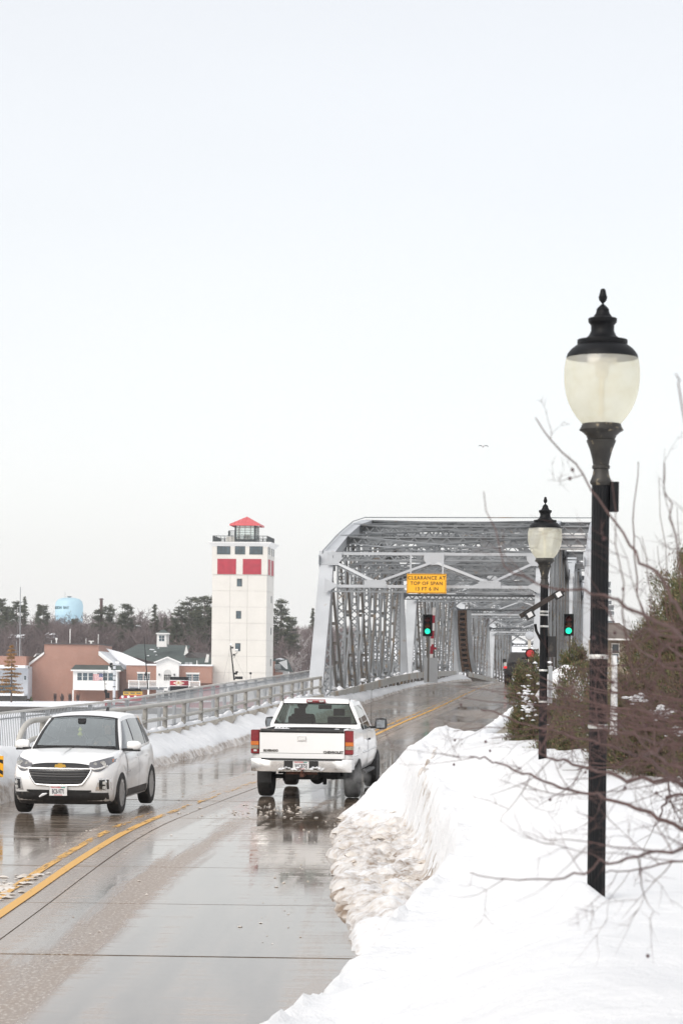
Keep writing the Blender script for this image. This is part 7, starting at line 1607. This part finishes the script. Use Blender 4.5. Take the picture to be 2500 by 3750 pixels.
# lifeboat: a thing carried on the deck
B = Far('lifeboat', 'small launch with yellow windowed cabin, black top and red hull on the tug deck', 'boat', 485, 2575, 382)
B.poly('hull', [(437, 2560), (441, 2549), (520, 2545), (541, 2549), (528, 2566), (446, 2568)], 0, 2, M_redp); B.block('cabin', 451, 519, 2531, 2546, .3, 1.7, mat('boat_yellow', (.70, .45, .08), .5))
for x0, x1 in ((454, 471), (477, 494), (499, 515)): B.window(x0, x1, 2536, 2541, .3, 1, 1, mat('boat_yellow', (.70, .45, .08), .5))
B.poly('canopy', [(450, 2532), (459, 2522), (511, 2521), (520, 2531)], .1, 1.8, M_black)
for x in (449, 471, 496): m = MB(); m.lathe([(.02, -.03), (.22, -.02), (.22, .02), (.02, .03)], B.L(x, 2552, -.05), 10, axis='y'); part('porthole', m, M_white, B.o)
# small columnar bare shrubs by the brick wall
for i, px in enumerate((202, 228, 257, 286)):
    o = thing('hedge_column', ['slim bare columnar shrub against the brick hall, leftmost of the four', 'slim bare columnar shrub against the brick hall, second of the four from the left', 'slim bare columnar shrub against the brick hall, third of the four from the left', 'slim bare columnar shrub nearest the white bay post of the brick hall'][i], 'shrub', P(px, 2582, 446), 0, 'columnar shrubs along the brick hall'); m = MB(); r0 = random.Random(i)
    for j in range(70): a = r0.uniform(0, 6.28); m.bar((0, 0, 0), (.45*r0.random()*math.cos(a), .45*r0.random()*math.sin(a), r0.uniform(1.2, 2.2)), .035, .035)
    part('stems', m, mat('bare_bush', (.07, .05, .05), .9), o)
o = thing('small_spruce', 'tiny dark spruce at the left foot of the brick hall', 'tree', P(115, 2578, 446)); m = MB(); m.lathe([(.6, 0), (.45, .4), (.5, .42), (.3, .8), (.32, .82), (.02, 1.5)], (0, 0, 0), 9); part('crown', m, M_ced1, o)
# ================================================================ trees on the hillside
M_pine = mat('pine_needles', (.07, .085, .06), .85, var=.4, scale=.6); M_pine2 = mat('pine_olive', (.12, .12, .07), .85, var=.4, scale=.6); M_larch = mat('larch_orange', (.30, .16, .05), .85, var=.35, scale=.6); M_bare = mat('bare_branches', (.155, .120, .118), .9, var=.25, scale=.15); M_ptr = mat('pine_trunk', (.10, .075, .065), .9)
def pine_mesh(seed, h, w, style):
    """style 0: pointed spruce; 1: open layered white pine; 2: sparse larch"""
    rng = np.random.default_rng(seed); C, D = [], []; tr = MB(); tr.tube([(0, 0, 0), (0, 0, h*.5), (0, 0, h*.98)], [h*.018, h*.012, h*.003], 6)
    nl = {0: 22, 1: 15, 2: 13}[style]
    for i in range(nl):
        t = (i+.5)/nl; z_ = h*(.16+.84*t) if style != 1 else h*(.30+.70*t)
        if style == 0: R_ = w*(1-t)**.85+.05*w
        elif style == 1: R_ = w*(.55+.45*math.sin(t*2.6+.4))*(1-.35*t)*rng.uniform(.65, 1.15)
        else: R_ = w*(1-t)**.9+.04*w
        nb = 7 if style == 0 else 6
        for b_ in range(nb):
            a = rng.uniform(0, 6.28); r_ = R_*rng.uniform(.6, 1.15); dz = {0: -.28*r_, 1: .22*r_, 2: -.05*r_}[style]; d = np.array([math.cos(a)*r_, math.sin(a)*r_, dz]); p0 = np.array([0, 0, z_+rng.normal()*h*.01])
            tr.bar(p0, p0+d*.9, .05*h/14, .05*h/14); n = int({0: 44, 1: 75, 2: 50}[style]*(.4+r_/w)); q = rng.uniform(.25 if style != 1 else .4, 1.02, n)
            s = (.05 if style == 2 else .075)*w; C.append(p0+d*q[:, None]+rng.normal(size=(n, 3))*np.array([s, s, s*.55])*(1 if style != 1 else 1.35)); D.append(d/np.linalg.norm(d)+rng.normal(size=(n, 3))*.6)
    C = np.concatenate(C); D = np.concatenate(D); return C, D, tr
PM = {}
def conifer(px, ytop, Y, h, style, label, group='conifers on the far hillside', mt=None, w=None):
    key = (style, mt.name if mt else '')
    top = P(px, ytop, Y); root = thing('conifer', label, 'tree', (top.x, Y, top.z-h), 0, group); w = w or h*{0: .14, 1: .185, 2: .14}[style]
    C, D, tr = pine_mesh(int(px*7+ytop), h, w, style); part('crown', leaf_mesh('crown', C, D, .06*w+.22, .03*w+.05, [mt or M_pine, M_pine2 if not mt else mt], [.7, .3]), None, root); part('trunk', tr, M_ptr, root, smooth=True); return root
conifer(45, 2362, 405, 9.6, 2, 'orange-brown larch standing on the shore at the far left', mt=M_larch, w=2.6)
cl = [(92, 2188, 600, 17, 0, 'pointed dark spruce on the skyline left of the water tower, nearest the radio mast'), (62, 2204, 590, 16, 1, 'ragged pine on the skyline at the upper left'), (28, 2222, 600, 14, 1, 'dark round-topped pine at the left end of the skyline'), (142, 2212, 590, 14, 0, 'narrow spruce left of the water tower'), (160, 2218, 585, 14, 1, 'leaning pine crown just left of the water tower'),
      (362, 2235, 560, 13, 1, 'sparse pine with level boughs left of the utility pole'), (398, 2222, 555, 16, 1, 'dark pine right of the utility pole'), (470, 2214, 550, 17, 1, 'broad olive pine between the utility pole and the cupola'), (448, 2250, 545, 14, 1, 'lower olive pine left of the broad one'), (568, 2212, 540, 17, 0, 'pointed spruce standing directly behind the cupola'), (606, 2262, 535, 13, 0, 'small spruce right of the cupola'),
      (665, 2222, 530, 17, 1, 'dark pine left of the tall pair beside the tower'), (702, 2190, 535, 21, 1, 'tall pine, left of the pair beside the tower'), (750, 2186, 530, 21, 1, 'tall pine touching the left edge of the tower'), (725, 2240, 520, 17, 1, 'dense lower pine below the tall pair beside the tower'), (648, 2262, 520, 15, 1, 'olive pine low beside the green museum roof'), (770, 2230, 525, 18, 1, 'pine partly hidden by the left wall of the tower'),
      (1030, 2200, 540, 20, 1, 'tall open pine just right of the tower'), (1062, 2262, 535, 14, 1, 'leaning lower pine right of the tall one beside the tower'), (1145, 2228, 640, 14, 0, 'small spruce on the skyline touching the bridge post'), (275, 2268, 620, 10, 1, 'dark treetop in front of the water tower base'), (10, 2196, 615, 15, 1, 'pine cut by the left picture edge')]
for c in cl: conifer(*c)
def bare_tree(seed, h, lv=5):
    r0 = random.Random(seed); m = MB()
    def br(p, d, L, r_, l):
        n = 3; pts = [p]; q = p
        for i in range(n): d = (d+Vector((r0.gauss(0, .16), r0.gauss(0, .16), r0.gauss(0, .10)+.05))).normalized(); q = q+d*L/n; pts.append(q)
        m.tube(pts, [r_*(1-.4*i/n) for i in range(n+1)], 3, cap=False)
        if l <= 0: return
        for k_ in range(3 if l > 1 else 4):
            s = d.orthogonal().normalized(); s.rotate(Matrix.Rotation(r0.uniform(0, 6.28), 3, d)); i = r0.randint(1, n); br(pts[i], d*.8+s*r0.uniform(.45, .95), L*r0.uniform(.58, .8), max(.05, r_*.62), l-1)
    br(Vector((0, 0, 0)), Vector((0, 0, 1)), h*.36, h*.016, lv-1); return m
protos = [bare_tree(s, 12) for s in (1, 2, 3, 4, 5)]; pmesh = [p.mesh('branches', M_bare) for p in protos]
M_birch = mat('pale_branches', (.30, .27, .26), .9)
rt = random.Random(21)
named = [(225, 2255, 600, 'bare grey tree in front of the water tower'), (330, 2215, 610, 'pale bare tree on the skyline between the water tower and the utility pole'), (1110, 2240, 560, 'pale bare tree right of the tall pine beside the tower'), (520, 2200, 580, 'thin bare tree on the skyline left of the spruce behind the cupola'), (630, 2195, 575, 'tall thin bare tree on the skyline right of the spruce behind the cupola'), (110, 2300, 500, 'dark bare tree over the left roof slope of the brick hall'), (20, 2280, 520, 'spreading bare tree at the far left above the orange larch'), (180, 2290, 515, 'bare tree above the brick hall parapet, left of its roof mast'), (1075, 2345, 500, 'pale bare tree on the slope between tower and bridge'), (420, 2300, 510, 'bare tree above the right end of the brick hall')]
for i, (px, py, Y, lab) in enumerate(named):
    top = P(px, py, Y); s = 1.05+.15*(i % 3); o = thing('bare_tree', lab, 'tree', (top.x, Y, top.z-12*s*.93), rt.uniform(0, 6), 'bare trees on the far hillside'); o.scale = (s, s, s); me_ = pmesh[i % 5]
    if 'pale' in lab: me_ = me_.copy(); me_.materials[0] = M_birch
    part('branches', me_, None, o)
wood_v, wood_f = [], []; off = 0; arr = [(np.array(p.v), p.f) for p in protos]
wood = []
for i in range(560):
    Y = rt.uniform(505, 690); px = rt.uniform(-120, 1260) if i % 9 else rt.uniform(1960, 2600)
    x = ray(px, 2300)[0]*Y; zb_ = shore_z(x, Y)
    lim = 2232 if px < 560 else (2215 if px < 800 else 2285)
    hmax = (P(px, lim+rt.uniform(-22, 60), Y).z-zb_)/12/.95; s = max(.35, min(1.55, hmax)); wood.append((x, Y, zb_-.3, s, rt.uniform(0, 6.28), i % 5))
V, Fl = [], []
for x, Y, zb_, s, a, k_ in wood:
    v, f = arr[k_]; ca, sa = math.cos(a), math.sin(a); q = np.empty_like(v); q[:, 0] = (v[:, 0]*ca-v[:, 1]*sa)*s+x; q[:, 1] = (v[:, 0]*sa+v[:, 1]*ca)*s+Y; q[:, 2] = v[:, 2]*s+zb_; V.append(q); Fl.append(np.array(f)+off); off += len(v)
V = np.concatenate(V); Fq = np.concatenate(Fl); me = bpy.data.meshes.new('far_wood'); me.vertices.add(len(V)); me.vertices.foreach_set('co', V.astype(np.float32).ravel()); n = len(Fq); me.loops.add(4*n); me.loops.foreach_set('vertex_index', Fq.astype(np.int32).ravel()); me.polygons.add(n); me.polygons.foreach_set('loop_start', np.arange(0, 4*n, 4, dtype=np.int32)); me.polygons.foreach_set('loop_total', np.full(n, 4, dtype=np.int32)); me.materials.append(M_bare); me.update()
print('wood faces', n)
o = link(bpy.data.objects.new('far_wood', me)); tag(o, 'purple-brown mass of bare woodland covering the hillside behind the town', 'wood', kind='stuff')
# undergrowth: brushy thicket along the hill
rng = np.random.default_rng(9); n = 40000; px_ = rng.uniform(-150, 1300, n); Yy = rng.uniform(500, 690, n); xs = (px_-1250)/FPX*Yy
zs = np.array([shore_z(x, y) for x, y in zip(xs, Yy)])+rng.uniform(0, 3.2, n)
o = link(bpy.data.objects.new('hillside_brush', leaf_mesh('hillside_brush', np.stack([xs, Yy, zs], 1), rng.normal(size=(n, 3))*.4+np.array([0, 0, 1]), 2.6, .10, [M_bare]))); tag(o, 'thin leafless brush between the trunks on the far slope', 'brush', kind='stuff')
# ================================================================ winter haze
hz = MB(); hz.bx(-460, 460, -60, 1060, -10.5, 60)
M_haze = bpy.data.materials.new('haze'); M_haze.use_nodes = True; nt = M_haze.node_tree; nt.nodes.remove(nt.nodes['Principled BSDF'])
pv = nt.nodes.new('ShaderNodeVolumePrincipled'); pv.inputs['Color'].default_value = (.93, .95, .98, 1); pv.inputs['Density'].default_value = .0002
nt.links.new(pv.outputs[0], nt.nodes['Material Output'].inputs['Volume'])
tag(part('haze', hz, M_haze), 'thin pale winter haze over the bay', 'haze', kind='stuff')
